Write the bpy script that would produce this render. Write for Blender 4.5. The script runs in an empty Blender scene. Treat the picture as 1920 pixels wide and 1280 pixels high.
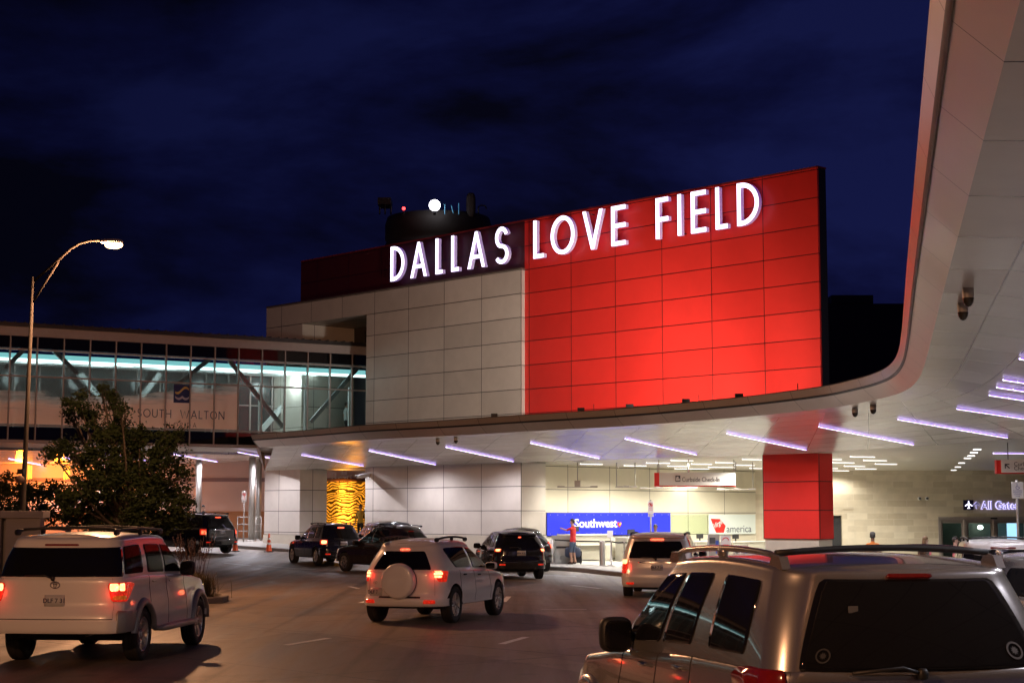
import bpy, bmesh, math, random
from mathutils import Vector, Matrix
from mathutils.bvhtree import BVHTree
random.seed(7)
SC = bpy.context.scene
COL = SC.collection
R = math.radians
PI = math.pi

# ------------------------------------------------------------------ camera
F = 3150.0
H = 2.15
TH = math.atan((962 - 640) / F)
CT, ST = math.cos(TH), math.sin(TH)
def ray(px, py):
    a, b, c = px - 960.0, 640.0 - py, F
    return Vector((a, c * CT - b * ST, c * ST + b * CT))
def at(px, py, D):
    r = ray(px, py)
    return Vector((0, 0, H)) + r * (D / r.y)
def smooth(t):
    t = max(0.0, min(1.0, t))
    return t * t * (3 - 2 * t)
def gz(x, y):
    "height of the gently sloping road"
    l = smooth((4 - x) / 8.0)
    return (0.033 * max(0, min(18, y - 66)) * l
            - 0.4 * smooth((y - 38) / 15.0) * smooth((x - 2) / 8.0))
def ghit(px, py, dz=0.0):
    r = ray(px, py)
    o = Vector((0, 0, H))
    D = 30.0
    for _ in range(60):
        p = o + r * (D / r.y)
        z = gz(p.x, p.y) + dz
        k = (z - H) / r.z
        D = 0.5 * D + 0.5 * (k * r.y)
    return o + r * (D / r.y)

# ------------------------------------------------------------------ tagging
def tag(o, label=None, cat=None, group=None, kind=None):
    if label: o['label'] = label
    if cat: o['category'] = cat
    if group: o['group'] = group
    if kind: o['kind'] = kind
    return o
XF = {}
def thing(name, label, cat, loc=(0, 0, 0), rz=0.0, group=None, parent=None):
    o = bpy.data.objects.new(name, None)
    o.empty_display_size = 0.3
    COL.objects.link(o)
    o.location = loc
    o.rotation_euler = (0, 0, rz)
    XF[o.name] = Matrix.LocRotScale(Vector(loc), Matrix.Rotation(rz, 3, 'Z'), None)
    return tag(o, label, cat, group)

# ------------------------------------------------------------------ mesh builder
class MB:
    def __init__(s):
        s.v = []; s.f = []; s.m = []; s.uv = {}; s.sm = []
    def face(s, idx, mi=0, uv=None, smooth=False):
        s.f.append(tuple(idx)); s.m.append(mi); s.sm.append(smooth)
        if uv: s.uv[len(s.f) - 1] = uv
    def poly(s, pts, mi=0, uv=None, smooth=False):
        b = len(s.v)
        s.v += [tuple(p) for p in pts]
        s.face(range(b, b + len(pts)), mi, uv, smooth)
        return s
    def box(s, lo, hi, mi=0, M=None):
        x0, y0, z0 = lo; x1, y1, z1 = hi
        c = [(x0,y0,z0),(x1,y0,z0),(x1,y1,z0),(x0,y1,z0),(x0,y0,z1),(x1,y0,z1),(x1,y1,z1),(x0,y1,z1)]
        if M: c = [tuple(M @ Vector(p)) for p in c]
        b = len(s.v); s.v += c
        for q in ((0,3,2,1),(4,5,6,7),(0,1,5,4),(1,2,6,5),(2,3,7,6),(3,0,4,7)):
            s.face([b + i for i in q], mi)
        return s
    def grid(s, P, mi=0, close_u=False, smooth=True, uv=None, flip=False):
        n, m = len(P), len(P[0])
        b = len(s.v)
        for r in P: s.v += [tuple(p) for p in r]
        for i in range(n if close_u else n - 1):
            i2 = (i + 1) % n
            for j in range(m - 1):
                q = [b + i*m + j, b + i2*m + j, b + i2*m + j + 1, b + i*m + j + 1]
                w = None
                if uv: w = [uv[i][j], uv[i2][j], uv[i2][j+1], uv[i][j+1]]
                if flip:
                    q.reverse()
                    if w: w.reverse()
                s.face(q, mi, w, smooth)
        return s
    def tube(s, pts, r, n=8, mi=0, caps=True, smooth=True):
        pts = [Vector(p) for p in pts]
        k = len(pts)
        rr = r if isinstance(r, (list, tuple)) else [r] * k
        rings = []
        up = None
        for i in range(k):
            d = (pts[min(i+1, k-1)] - pts[max(i-1, 0)])
            if d.length < 1e-9: d = Vector((0, 0, 1))
            d.normalize()
            if up is None:
                up = Vector((0, 0, 1)) if abs(d.z) < 0.9 else Vector((1, 0, 0))
            a = d.cross(up)
            if a.length < 1e-6: a = d.orthogonal()
            a.normalize()
            b2 = a.cross(d).normalized()
            up = b2
            rings.append([pts[i] + (a * math.cos(2*PI*j/n) + b2 * math.sin(2*PI*j/n)) * rr[i] for j in range(n)])
        b = len(s.v)
        for g in rings: s.v += [tuple(p) for p in g]
        for i in range(k - 1):
            for j in range(n):
                j2 = (j + 1) % n
                s.face([b+i*n+j, b+i*n+j2, b+(i+1)*n+j2, b+(i+1)*n+j], mi, None, smooth)
        if caps:
            s.face([b + j for j in reversed(range(n))], mi)
            s.face([b + (k-1)*n + j for j in range(n)], mi)
        return s
    def lathe(s, prof, n=24, mi=0, M=None, smooth=True):
        "profile [(r, h)] about local z"
        b = len(s.v)
        for r, h in prof:
            for j in range(n):
                p = Vector((r*math.cos(2*PI*j/n), r*math.sin(2*PI*j/n), h))
                s.v.append(tuple(M @ p) if M else tuple(p))
        for i in range(len(prof) - 1):
            for j in range(n):
                j2 = (j+1) % n
                s.face([b+i*n+j, b+i*n+j2, b+(i+1)*n+j2, b+(i+1)*n+j], mi, None, smooth)
        return s
    def blob(s, c, sz, e=0.35, n=10, mi=0, M=None, smooth=True):
        "superellipsoid: rounded box"
        def sp(a, k): return math.copysign(abs(a) ** k, a)
        P = []
        for i in range(2*n):
            u = PI * i / n
            row = []
            for j in range(n + 1):
                w = -PI/2 + PI * j / n
                p = Vector((sz[0]*sp(math.cos(w), e)*sp(math.cos(u), e), sz[1]*sp(math.cos(w), e)*sp(math.sin(u), e), sz[2]*sp(math.sin(w), e)))
                p = (M @ p) if M else p
                row.append(p + Vector(c))
            P.append(row)
        return s.grid(P, mi, close_u=True, smooth=smooth)
    def prism(s, pts, z0, z1, mi=0, M=None, side_smooth=False):
        "2D outline (ccw) in local xy from z0 to z1"
        n = len(pts); b = len(s.v)
        for z in (z0, z1):
            for x, y in pts:
                p = Vector((x, y, z)); s.v.append(tuple(M @ p) if M else tuple(p))
        s.face([b + i for i in reversed(range(n))], mi)
        s.face([b + n + i for i in range(n)], mi)
        for i in range(n):
            j = (i+1) % n
            s.face([b+i, b+j, b+n+j, b+n+i], mi, None, side_smooth)
        return s
    def add(s, verts, faces, mi=0, M=None, mis=None):
        b = len(s.v)
        s.v += [tuple(M @ Vector(p)) if M else tuple(p) for p in verts]
        for k, f in enumerate(faces): s.face([b + i for i in f], mis[k] if mis else mi)
        return s
    def build(s, name, mats, parent=None, world=True, bevel=0, fix=True):
        me = bpy.data.meshes.new(name)
        if not isinstance(mats, (list, tuple)): mats = [mats]
        V = s.v
        if parent is not None and world:
            I = XF[parent.name].inverted()
            V = [tuple(I @ Vector(p)) for p in V]
        me.from_pydata(V, [], s.f)
        for mt in mats: me.materials.append(mt)
        me.polygons.foreach_set('material_index', s.m)
        me.polygons.foreach_set('use_smooth', s.sm)
        if s.uv:
            ul = me.uv_layers.new(name='UVMap')
            li = 0
            for k, f in enumerate(s.f):
                u = s.uv.get(k)
                for q in range(len(f)):
                    if u: ul.data[li].uv = u[q]
                    li += 1
        me.update()
        if fix:
            bm = bmesh.new(); bm.from_mesh(me)
            bmesh.ops.remove_doubles(bm, verts=bm.verts, dist=0.0002)
            bmesh.ops.recalc_face_normals(bm, faces=bm.faces)
            bm.to_mesh(me); bm.free()
        o = bpy.data.objects.new(name, me)
        COL.objects.link(o)
        if parent is not None:
            o.parent = parent
            XF[o.name] = XF[parent.name].copy()
        else:
            XF[o.name] = Matrix()
        if bevel:
            md = o.modifiers.new('b', 'BEVEL'); md.width = bevel; md.segments = 2; md.limit_method = 'ANGLE'
        return o
def copy_tree(o, parent=None):
    c = o.copy(); COL.objects.link(c); c.parent = parent
    if o.name in XF: XF[c.name] = XF[o.name]
    for ch in [k for k in bpy.data.objects if k.parent == o]: copy_tree(ch, c)
    return c

def frame_M(o, ax, ay):
    "matrix mapping local x->ax, y->ay, z->ax x ay at origin o"
    ax = Vector(ax).normalized(); ay = Vector(ay).normalized(); az = ax.cross(ay)
    M = Matrix((ax, ay, az)).transposed().to_4x4(); M.translation = Vector(o)
    return M

# ------------------------------------------------------------------ text / letters
def curve_geo(cu):
    o = bpy.data.objects.new('tmp', cu); COL.objects.link(o)
    bpy.context.view_layer.update()
    dg = bpy.context.evaluated_depsgraph_get()
    me = bpy.data.meshes.new_from_object(o.evaluated_get(dg))
    vs = [v.co.copy() for v in me.vertices]; fs = [tuple(p.vertices) for p in me.polygons]
    bpy.data.objects.remove(o); bpy.data.meshes.remove(me); bpy.data.curves.remove(cu)
    return vs, fs
def text_geo(body, size, depth=0.0, align='LEFT', bold=0.0, width=None, space=1.0):
    cu = bpy.data.curves.new('t', 'FONT'); cu.body = body; cu.size = size; cu.extrude = depth / 2
    cu.align_x = align; cu.resolution_u = 3; cu.offset = bold; cu.space_character = space
    vs, fs = curve_geo(cu)
    if width and vs:
        x0 = min(v.x for v in vs); x1 = max(v.x for v in vs); k = width / (x1 - x0)
        for v in vs: v.x = (v.x - x0) * k
    return vs, fs
def loops_geo(loops, depth):
    cu = bpy.data.curves.new('l', 'CURVE'); cu.dimensions = '2D'; cu.fill_mode = 'BOTH'; cu.extrude = depth / 2
    for lp in loops:
        sp = cu.splines.new('POLY'); sp.points.add(len(lp) - 1)
        for i, (x, y) in enumerate(lp): sp.points[i].co = (x, y, 0, 1)
        sp.use_cyclic_u = True
    return curve_geo(cu)
def ell(cx, cy, rx, ry, n=40, a0=0, a1=360):
    return [(cx + rx*math.cos(R(a0 + (a1-a0)*i/n)), cy + ry*math.sin(R(a0 + (a1-a0)*i/n))) for i in range(n if a1-a0 == 360 else n+1)]
def thick(path, w):
    L_, R_ = [], []
    for i, p in enumerate(path):
        a = Vector(path[max(i-1, 0)]); b = Vector(path[min(i+1, len(path)-1)])
        d = (b - a).normalized(); n = Vector((-d.y, d.x)) * w / 2
        L_.append((p[0]+n.x, p[1]+n.y)); R_.append((p[0]-n.x, p[1]-n.y))
    return L_ + R_[::-1]
def letter(ch, W, t):
    "outline loops of a monoline capital, height 1, width W, stroke t"
    if ch == 'L': return [[(0,0),(W,0),(W,t),(t,t),(t,1),(0,1)]]
    if ch == 'I': return [[(0,0),(t,0),(t,1),(0,1)]]
    if ch == 'E': return [[(0,0),(W,0),(W,t),(t,t),(t,.5-t/2),(W,.5-t/2),(W,.5+t/2),(t,.5+t/2),(t,1-t),(W,1-t),(W,1),(0,1)]]
    if ch == 'F': return [[(0,0),(t,0),(t,.47-t/2),(W,.47-t/2),(W,.47+t/2),(t,.47+t/2),(t,1-t),(W,1-t),(W,1),(0,1)]]
    if ch == 'V': return [[(0,1),(W/2-t*.45,0),(W/2+t*.45,0),(W,1),(W-t*1.02,1),(W/2,.2),(t*1.02,1)]]
    if ch == 'A':
        k = t*1.02
        def xl(y): return k + (W/2 - k) * (y / .78)
        return [[(0,0),(W/2-t*.4,1),(W/2+t*.4,1),(W,0),(W-k,0),(W-xl(.26),.26),(xl(.26),.26),(k,0)],
                [(xl(.26+t*.95),.26+t*.95),(W-xl(.26+t*.95),.26+t*.95),(W/2,.80)]]
    if ch == 'O': return [ell(W/2,.5,W/2,.5), ell(W/2,.5,W/2-t,.5-t)]
    if ch == 'D':
        r = W - t - .015
        o = [(0,0),(W-r,0)] + ell(W-r,.5,r,.5,24,-90,90)[1:-1] + [(W-r,1),(0,1)]
        i = [(t,t),(W-r+.001,t)] + ell(W-r,.5,r-t,.5-t,24,-90,90)[1:-1] + [(W-r+.001,1-t),(t,1-t)]
        return [o, i]
    if ch == 'S':
        c = []
        r1 = .235; rx = W/2 - t/2
        for a in range(20, 271, 12): c.append((W/2 + rx*.92*math.cos(R(a)), 1 - t/2 - r1 + r1*math.sin(R(a))))
        r2 = .5 - t/2 - r1 + (.0)
        r2 = (1 - t - 2*r1) / 2
        for a in range(90, -161, -12): c.append((W/2 + rx*math.cos(R(a)), t/2 + r2 + r2*math.sin(R(a))))
        return [thick(c, t)]
    if ch == 'U': 
        c = [(t/2,1),(t/2,.35)] + ell(W/2,W/2,W/2-t/2,W/2-t/2,16,180,360) + [(W-t/2,.35),(W-t/2,1)]
        return [thick(c, t)]
    if ch == 'T': return [[(W/2-t/2,0),(W/2+t/2,0),(W/2+t/2,1-t),(W,1-t),(W,1),(0,1),(0,1-t),(W/2-t/2,1-t)]]
    if ch == 'H': return [[(0,0),(t,0),(t,.5-t/2),(W-t,.5-t/2),(W-t,0),(W,0),(W,1),(W-t,1),(W-t,.5+t/2),(t,.5+t/2),(t,1),(0,1)]]
    if ch == 'N': return [[(0,0),(t,0),(t,.78),(W-t,0),(W,0),(W,1),(W-t,1),(W-t,.22),(t,1),(0,1)]]
    if ch == 'W': return [thick([(t/2,1),(W*.28,.03),(W*.5,.85),(W*.72,.03),(W-t/2,1)], t)]
    if ch == 'R': return [[(0,0),(t,0),(t,.45),(W*.45,.45),(W-t,0),(W,0),(W*.65,.48),(W*.9,.6),(W,.75),(W*.9,.92),(W*.6,1),(0,1)],
                          [(t,.45+t),(W*.55,.45+t),(W-t,.75),(W*.55,1-t),(t,1-t)]]
    return []

# ------------------------------------------------------------------ materials
def new_mat(name):
    m = bpy.data.materials.new(name); m.use_nodes = True
    nt = m.node_tree; nt.nodes.clear()
    out = nt.nodes.new('ShaderNodeOutputMaterial')
    return m, nt, out
class N:
    "small node helper"
    def __init__(s, nt): s.nt = nt
    def __call__(s, typ, ins=None, **kw):
        n = s.nt.nodes.new(typ)
        for k, v in kw.items(): setattr(n, k, v)
        if ins:
            for k, v in ins.items():
                if isinstance(v, bpy.types.NodeSocket): s.nt.links.new(v, n.inputs[k])
                else: n.inputs[k].default_value = v
        return n
    def math(s, op, a, b=0.0, clamp=False):
        n = s('ShaderNodeMath', {0: a, 1: b}, operation=op); n.use_clamp = clamp
        return n.outputs[0]
    def mix(s, f, a, b):
        n = s('ShaderNodeMix', data_type='RGBA')
        for i, v in ((0, f), (6, a), (7, b)):
            if isinstance(v, bpy.types.NodeSocket): s.nt.links.new(v, n.inputs[i])
            else: n.inputs[i].default_value = v
        return n.outputs[2]
def c4(c): return (c[0], c[1], c[2], 1.0)
def mat(name, col, rough=0.5, metal=0.0, var=0.08, scale=6.0, bump=0.0, coat=0.0, spec=0.5, rvar=0.08, emit=None, estr=0.0):
    m, nt, out = new_mat(name); n = N(nt)
    tc = n('ShaderNodeTexCoord')
    ns = n('ShaderNodeTexNoise', {'Vector': tc.outputs['Object'], 'Scale': scale, 'Detail': 5.0, 'Roughness': 0.6})
    f = ns.outputs['Fac']
    lo = c4([c * (1 - var * 1.6) for c in col]); hi = c4([min(1, c * (1 + var * 1.6)) for c in col])
    p = n('ShaderNodeBsdfPrincipled', {'Base Color': n.mix(f, lo, hi), 'Metallic': metal, 'Coat Weight': coat, 'Coat Roughness': 0.04, 'Specular IOR Level': spec})
    rr = n.math('ADD', n.math('MULTIPLY', f, rvar * 2), rough - rvar, True)
    nt.links.new(rr, p.inputs['Roughness'])
    if emit: p.inputs['Emission Color'].default_value = c4(emit); p.inputs['Emission Strength'].default_value = estr
    if bump:
        b = n('ShaderNodeBump', {'Height': f, 'Strength': 0.5, 'Distance': bump})
        nt.links.new(b.outputs[0], p.inputs['Normal'])
    nt.links.new(p.outputs[0], out.inputs[0])
    return m
def emis(name, col, s):
    m, nt, out = new_mat(name); n = N(nt)
    e = n('ShaderNodeEmission', {'Color': c4(col), 'Strength': s})
    nt.links.new(e.outputs[0], out.inputs[0])
    return m
def panel_mat(name, col, mu, ou, mv, ov, lw=0.018, line=None, rough=0.5, metal=0.0, var=0.05, cellvar=0.06, uvlines=None, grime=0.0, lwu=None):
    "cladding in UV metres with dark joints every mu / mv"
    m, nt, out = new_mat(name); n = N(nt)
    uv = n('ShaderNodeUVMap'); sp = n('ShaderNodeSeparateXYZ', {0: uv.outputs[0]})
    def lin(c, mod, off, w):
        a = n.math('DIVIDE', n.math('SUBTRACT', c, off), mod)
        fr = n.math('FRACT', a)
        d = n.math('MINIMUM', fr, n.math('SUBTRACT', 1.0, fr))
        return n.math('LESS_THAN', d, w / mod / 2), n.math('FLOOR', a)
    l1, c1 = lin(sp.outputs[0], mu, ou, lwu or lw); l2, c2 = lin(sp.outputs[1], mv, ov, lw)
    mask = n.math('MAXIMUM', l1, l2)
    cv = n('ShaderNodeCombineXYZ', {0: c1, 1: c2})
    wn = n('ShaderNodeTexWhiteNoise', {'Vector': cv.outputs[0]}, noise_dimensions='2D')
    tc = n('ShaderNodeTexCoord')
    ns = n('ShaderNodeTexNoise', {'Vector': tc.outputs['Object'], 'Scale': 1.3, 'Detail': 6.0, 'Roughness': 0.65})
    k = n.math('ADD', n.math('MULTIPLY', wn.outputs[0], cellvar * 2), 1 - cellvar)
    k = n.math('MULTIPLY', k, n.math('ADD', n.math('MULTIPLY', ns.outputs[0], var * 4), 1 - var * 2))
    hs = n('ShaderNodeHueSaturation', {'Color': c4(col), 'Value': k})
    base = n.mix(mask, hs.outputs[0], c4(line or [c * 0.12 for c in col]))
    p = n('ShaderNodeBsdfPrincipled', {'Base Color': base, 'Roughness': rough, 'Metallic': metal})
    rr = n.math('ADD', n.math('MULTIPLY', wn.outputs[0], 0.06), rough - 0.03, True)
    nt.links.new(rr, p.inputs['Roughness'])
    b = n('ShaderNodeBump', {'Height': n.math('SUBTRACT', 1.0, mask), 'Strength': 0.4, 'Distance': 0.01})
    nt.links.new(b.outputs[0], p.inputs['Normal'])
    nt.links.new(p.outputs[0], out.inputs[0])
    return m
def glass_mat(name, tint=(0.8, 0.9, 0.9), refl=1.0, rough=0.02):
    m, nt, out = new_mat(name); n = N(nt)
    fr = n('ShaderNodeFresnel', {'IOR': 1.5})
    t = n('ShaderNodeBsdfTransparent', {'Color': c4(tint)}); g = n('ShaderNodeBsdfGlossy', {'Color': c4((1, 1, 1)), 'Roughness': rough})
    gi = n('ShaderNodeNewGeometry'); ff = n.math('MULTIPLY', n.math('SUBTRACT', 1.0, gi.outputs['Backfacing']), n.math('MULTIPLY', fr.outputs[0], refl, True))
    mx = n('ShaderNodeMixShader', {0: ff, 1: t.outputs[0], 2: g.outputs[0]})
    nt.links.new(mx.outputs[0], out.inputs[0])
    return m
M = {}
# ------------------------------------------------------------------ camera, world
cam = bpy.data.cameras.new('camera'); co = bpy.data.objects.new('camera', cam); COL.objects.link(co)
co.location = (0, 0, H); co.rotation_euler = (PI/2 + TH, 0, 0)
cam.sensor_width = 36; cam.lens = F / 1920 * 36; cam.clip_end = 5000; cam.clip_start = 0.1
SC.camera = co
SC.view_settings.view_transform = 'Standard'; SC.view_settings.look = 'None'
SC.view_settings.exposure = 0.0; SC.view_settings.gamma = 1.0
SC.cycles.max_bounces = 8; SC.cycles.sample_clamp_indirect = 4.0; SC.cycles.sample_clamp_direct = 0
SC.cycles.transparent_max_bounces = 12
try: SC.cycles.use_denoising = True
except Exception: pass
W_ = bpy.data.worlds.new('World'); SC.world = W_; W_.use_nodes = True
nt = W_.node_tree; nt.nodes.clear(); n = N(nt)
tc = n('ShaderNodeTexCoord')
mp = n('ShaderNodeMapping', {'Vector': tc.outputs['Generated'], 'Scale': (1.0, 1.0, 2.0), 'Rotation': (0.0, 0.18, 0.3)})
n1 = n('ShaderNodeTexNoise', {'Vector': mp.outputs[0], 'Scale': 4.2, 'Detail': 7.0, 'Roughness': 0.55, 'Distortion': 0.5})
mp2 = n('ShaderNodeMapping', {'Vector': tc.outputs['Generated'], 'Scale': (1.0, 1.0, 3.2), 'Rotation': (0.0, -0.1, 1.3)})
n2 = n('ShaderNodeTexNoise', {'Vector': mp2.outputs[0], 'Scale': 5.5, 'Detail': 6.0, 'Roughness': 0.6})
fac = n.math('ADD', n.math('MULTIPLY', n1.outputs['Fac'], 0.7), n.math('MULTIPLY', n2.outputs['Fac'], 0.3))
cr = n('ShaderNodeValToRGB', {0: fac})
cr.color_ramp.elements[0].position = 0.40; cr.color_ramp.elements[0].color = (0.0019, 0.0020, 0.0075, 1)
cr.color_ramp.elements[1].position = 0.58; cr.color_ramp.elements[1].color = (0.0068, 0.0090, 0.0540, 1)
e = cr.color_ramp.elements.new(0.49); e.color = (0.0038, 0.0046, 0.0300, 1)
sx = n('ShaderNodeSeparateXYZ', {0: tc.outputs['Generated']})
up = n('ShaderNodeMapRange', {0: sx.outputs[2], 1: 0.0, 2: 0.35, 3: 1.12, 4: 0.8})
hz = n('ShaderNodeMapRange', {0: sx.outputs[0], 1: -0.32, 2: 0.05, 3: 0.55, 4: 1.0})
k = n.math('MULTIPLY', up.outputs[0], hz.outputs[0])
bg = n('ShaderNodeBackground', {'Color': cr.outputs[0], 'Strength': k})
wo = n('ShaderNodeOutputWorld'); nt.links.new(bg.outputs[0], wo.inputs[0])

# ------------------------------------------------------------------ planes
class Plane:
    def __init__(s, p, d, nn): s.p = Vector((*p, 0)); s.d = Vector((*d, 0)).normalized(); s.n = Vector((*nn, 0)).normalized()
    def pt(s, t, z, off=0.0):
        q = s.p + s.d * t + s.n * off
        return Vector((q.x, q.y, z))
    def tz(s, px, py, off=0.0):
        r = ray(px, py); o = s.p + s.n * off
        k = (o.x*s.n.x + o.y*s.n.y) / (r.x*s.n.x + r.y*s.n.y)
        q = r * k
        return (q.x-o.x)*s.d.x + (q.y-o.y)*s.d.y, H + q.z
a_ = R(43.07)
ud = (-math.sin(a_), math.cos(a_)); vd = (math.cos(a_), math.sin(a_))
PU = Plane((0.3758, 70.0), ud, (-vd[0], -vd[1]))
PV = Plane((1.44, 73.0), vd, (vd[1], -vd[0]))
b_ = R(58.0)
PB = Plane((-6.897, 80.0), (-math.sin(b_), -math.cos(b_)), (math.cos(b_), -math.sin(b_)))
PS = Plane((7.0, 83.0), (1.0, 0.0), (0.0, -1.0))
ZC = 4.25
def slab(mb, P, t0, t1, z0, z1, o0, o1, mi=0):
    "box on plane P between offsets o0 (back) and o1 (front); uv in metres"
    def q(t, z, o): return P.pt(t, z, o)
    A = [q(t0,z0,o1), q(t1,z0,o1), q(t1,z1,o1), q(t0,z1,o1)]
    mb.poly(A, mi, [(t0,z0),(t1,z0),(t1,z1),(t0,z1)])
    mb.poly([q(t0,z0,o0), q(t0,z1,o0), q(t1,z1,o0), q(t1,z0,o0)], mi, [(t0,z0),(t0,z1),(t1,z1),(t1,z0)])
    for t in (t0, t1):
        mb.poly([q(t,z0,o0), q(t,z0,o1), q(t,z1,o1), q(t,z1,o0)], mi, [(o0+t+.02,z0),(o1+t+.02,z0),(o1+t+.02,z1),(o0+t+.02,z1)])
    for z in (z0, z1):
        mb.poly([q(t0,z,o0), q(t1,z,o0), q(t1,z,o1), q(t0,z,o1)], mi, [(t0,o0+.3),(t1,o0+.3),(t1,o1+.3),(t0,o1+.3)])
    return mb

# ------------------------------------------------------------------ materials of the place
M['road'] = None
m, nt, out = new_mat('road concrete'); n = N(nt)
tc = n('ShaderNodeTexCoord')
a1 = n('ShaderNodeTexNoise', {'Vector': tc.outputs['Object'], 'Scale': 0.22, 'Detail': 6.0, 'Roughness': 0.6})
mpp = n('ShaderNodeMapping', {'Vector': tc.outputs['Object'], 'Rotation': (0, 0, -0.35), 'Scale': (1.3, 0.10, 1.0)})
a2 = n('ShaderNodeTexNoise', {'Vector': mpp.outputs[0], 'Scale': 1.0, 'Detail': 5.0, 'Roughness': 0.6})
a3 = n('ShaderNodeTexNoise', {'Vector': tc.outputs['Object'], 'Scale': 14.0, 'Detail': 8.0, 'Roughness': 0.75})
vo = n('ShaderNodeTexVoronoi', {'Vector': tc.outputs['Object'], 'Scale': 0.9}, feature='F1')
mj0 = n('ShaderNodeMapping', {'Vector': tc.outputs['Object'], 'Rotation': (0, 0, -0.5)})
mk = n('ShaderNodeMapping', {'Vector': tc.outputs['Object'], 'Rotation': (0, 0, -0.30), 'Scale': (2.6, .035, 1)})
tk = n('ShaderNodeTexNoise', {'Vector': mk.outputs[0], 'Scale': .8, 'Detail': 3.0})
trk = n('ShaderNodeMapRange', {0: tk.outputs[0], 1: .52, 2: .66, 3: 1.0, 4: .58})
pn = n('ShaderNodeTexVoronoi', {'Vector': mj0.outputs[0], 'Scale': 0.17}, feature='F1', distance='CHEBYCHEV')
ptc = n('ShaderNodeMapRange', {0: pn.outputs['Color'], 1: 0.15, 2: 0.85, 3: .76, 4: 1.2})
spot = n('ShaderNodeMapRange', {0: vo.outputs['Distance'], 1: 0.05, 2: 0.20, 3: 0.55, 4: 1.0})
k = n.math('ADD', n.math('MULTIPLY', a1.outputs[0], 0.9), n.math('ADD', n.math('MULTIPLY', a2.outputs[0], 0.9), n.math('MULTIPLY', a3.outputs[0], 0.6)))
k = n.math('MULTIPLY', n.math('MULTIPLY', k, ptc.outputs[0]), n.math('MULTIPLY', spot.outputs[0], trk.outputs[0]))
mj = n('ShaderNodeMapping', {'Vector': tc.outputs['Object'], 'Rotation': (0, 0, -0.75)})
sj = n('ShaderNodeSeparateXYZ', {0: mj.outputs[0]})
def jl(c, mod):
    fr = n.math('FRACT', n.math('DIVIDE', c, mod))
    return n.math('LESS_THAN', n.math('MINIMUM', fr, n.math('SUBTRACT', 1.0, fr)), 0.026 / mod)
vc = n('ShaderNodeTexVoronoi', {'Vector': n('ShaderNodeMapping', {'Vector': a1.outputs[1], 'Scale': (0,0,0)}).outputs[0]}) if False else None
wv = n('ShaderNodeVectorMath', {0: tc.outputs['Object'], 1: n('ShaderNodeVectorMath', {0: a3.outputs[1], 1: (0.5, 0.5, 0.5)}, operation='SCALE').outputs[0]}, operation='ADD')
ve = n('ShaderNodeTexVoronoi', {'Vector': wv.outputs[0], 'Scale': 0.16}, feature='DISTANCE_TO_EDGE')
crk = n.math('LESS_THAN', ve.outputs['Distance'], 0.0035)
jm = n.math('MAXIMUM', n.math('MAXIMUM', jl(sj.outputs[0], 4.6), jl(sj.outputs[1], 4.6)), n.math('MULTIPLY', crk, .8))
k = n.math('MULTIPLY', k, n.math('SUBTRACT', 1.0, n.math('MULTIPLY', jm, 0.65)))
cr = n('ShaderNodeValToRGB', {0: n.math('MULTIPLY', k, 0.75)})
cr.color_ramp.elements[0].position = 0.38; cr.color_ramp.elements[0].color = (0.055, 0.045, 0.037, 1)
cr.color_ramp.elements[1].position = 1.0; cr.color_ramp.elements[1].color = (0.215, 0.168, 0.124, 1)
p = n('ShaderNodeBsdfPrincipled', {'Base Color': cr.outputs[0]})
rr = n('ShaderNodeMapRange', {0: a2.outputs[0], 1: 0.3, 2: 0.7, 3: 0.36, 4: 0.66}); nt.links.new(rr.outputs[0], p.inputs['Roughness'])
b = n('ShaderNodeBump', {'Height': a3.outputs[0], 'Strength': 0.35, 'Distance': 0.02}); nt.links.new(b.outputs[0], p.inputs['Normal'])
nt.links.new(p.outputs[0], out.inputs[0]); M['road'] = m

M['walk'] = mat('pavement concrete', (0.36, 0.34, 0.30), 0.75, var=0.12, scale=3.0, bump=0.004)
M['kerb'] = mat('kerb concrete', (0.22, 0.20, 0.18), 0.8, var=0.2, scale=5.0, bump=0.01)
M['paint'] = mat('road paint', (0.85, 0.83, 0.78), 0.6, var=0.3, scale=9.0)
M['beige'] = panel_mat('pale cladding', (0.56, 0.51, 0.45), 2.465, 0.0, 1.0085, 0.243, lw=0.030, rough=0.45, cellvar=.09, var=.08)
M['plinth'] = mat('limestone plinth', (0.50, 0.45, 0.36), 0.7, var=0.1, scale=2.0)
M['red'] = panel_mat('red cladding', (0.66, 0.028, 0.020), 2.485, -0.27, 1.0085, 0.243, lw=0.032, rough=0.38, line=(0.05, 0.004, 0.003), cellvar=0.06, var=0.06)
M['swwall'] = panel_mat('cream cladding', (0.60, 0.55, 0.42), 2.66, 1.38, 1.0085, 0.16, lw=0.030, rough=0.5)
M['black'] = mat('black metal', (0.012, 0.012, 0.014), 0.5)
M['darkwall'] = mat('dark wall', (0.05, 0.042, 0.035), 0.7)
M['steel'] = mat('brushed steel', (0.36, 0.34, 0.31), 0.48, .85, var=0.03, rvar=.02, scale=2)
M['galv'] = mat('galvanised steel', (0.35, 0.33, 0.30), 0.5, 0.7, var=0.1)
M['white'] = mat('white enamel', (0.75, 0.75, 0.72), 0.4)
M['soffit'] = panel_mat('soffit metal panels', (0.72, 0.69, 0.64), 2.4, 0.0, 1.0, 0.0, lw=0.030, rough=0.22, metal=0.25, var=0.04, cellvar=0.07)
M['fascia'] = panel_mat('fascia metal panels', (0.48, 0.42, 0.38), 2.4, 0.0, 1.0, 0.02, lw=0.020, rough=0.32, metal=0.5, var=0.03, cellvar=0.06)
M['ceil'] = panel_mat('ceiling panels', (0.58, 0.55, 0.48), 1.6, 0.0, 3.2, 0.0, lw=0.02, rough=0.35, metal=0.2)
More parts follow.
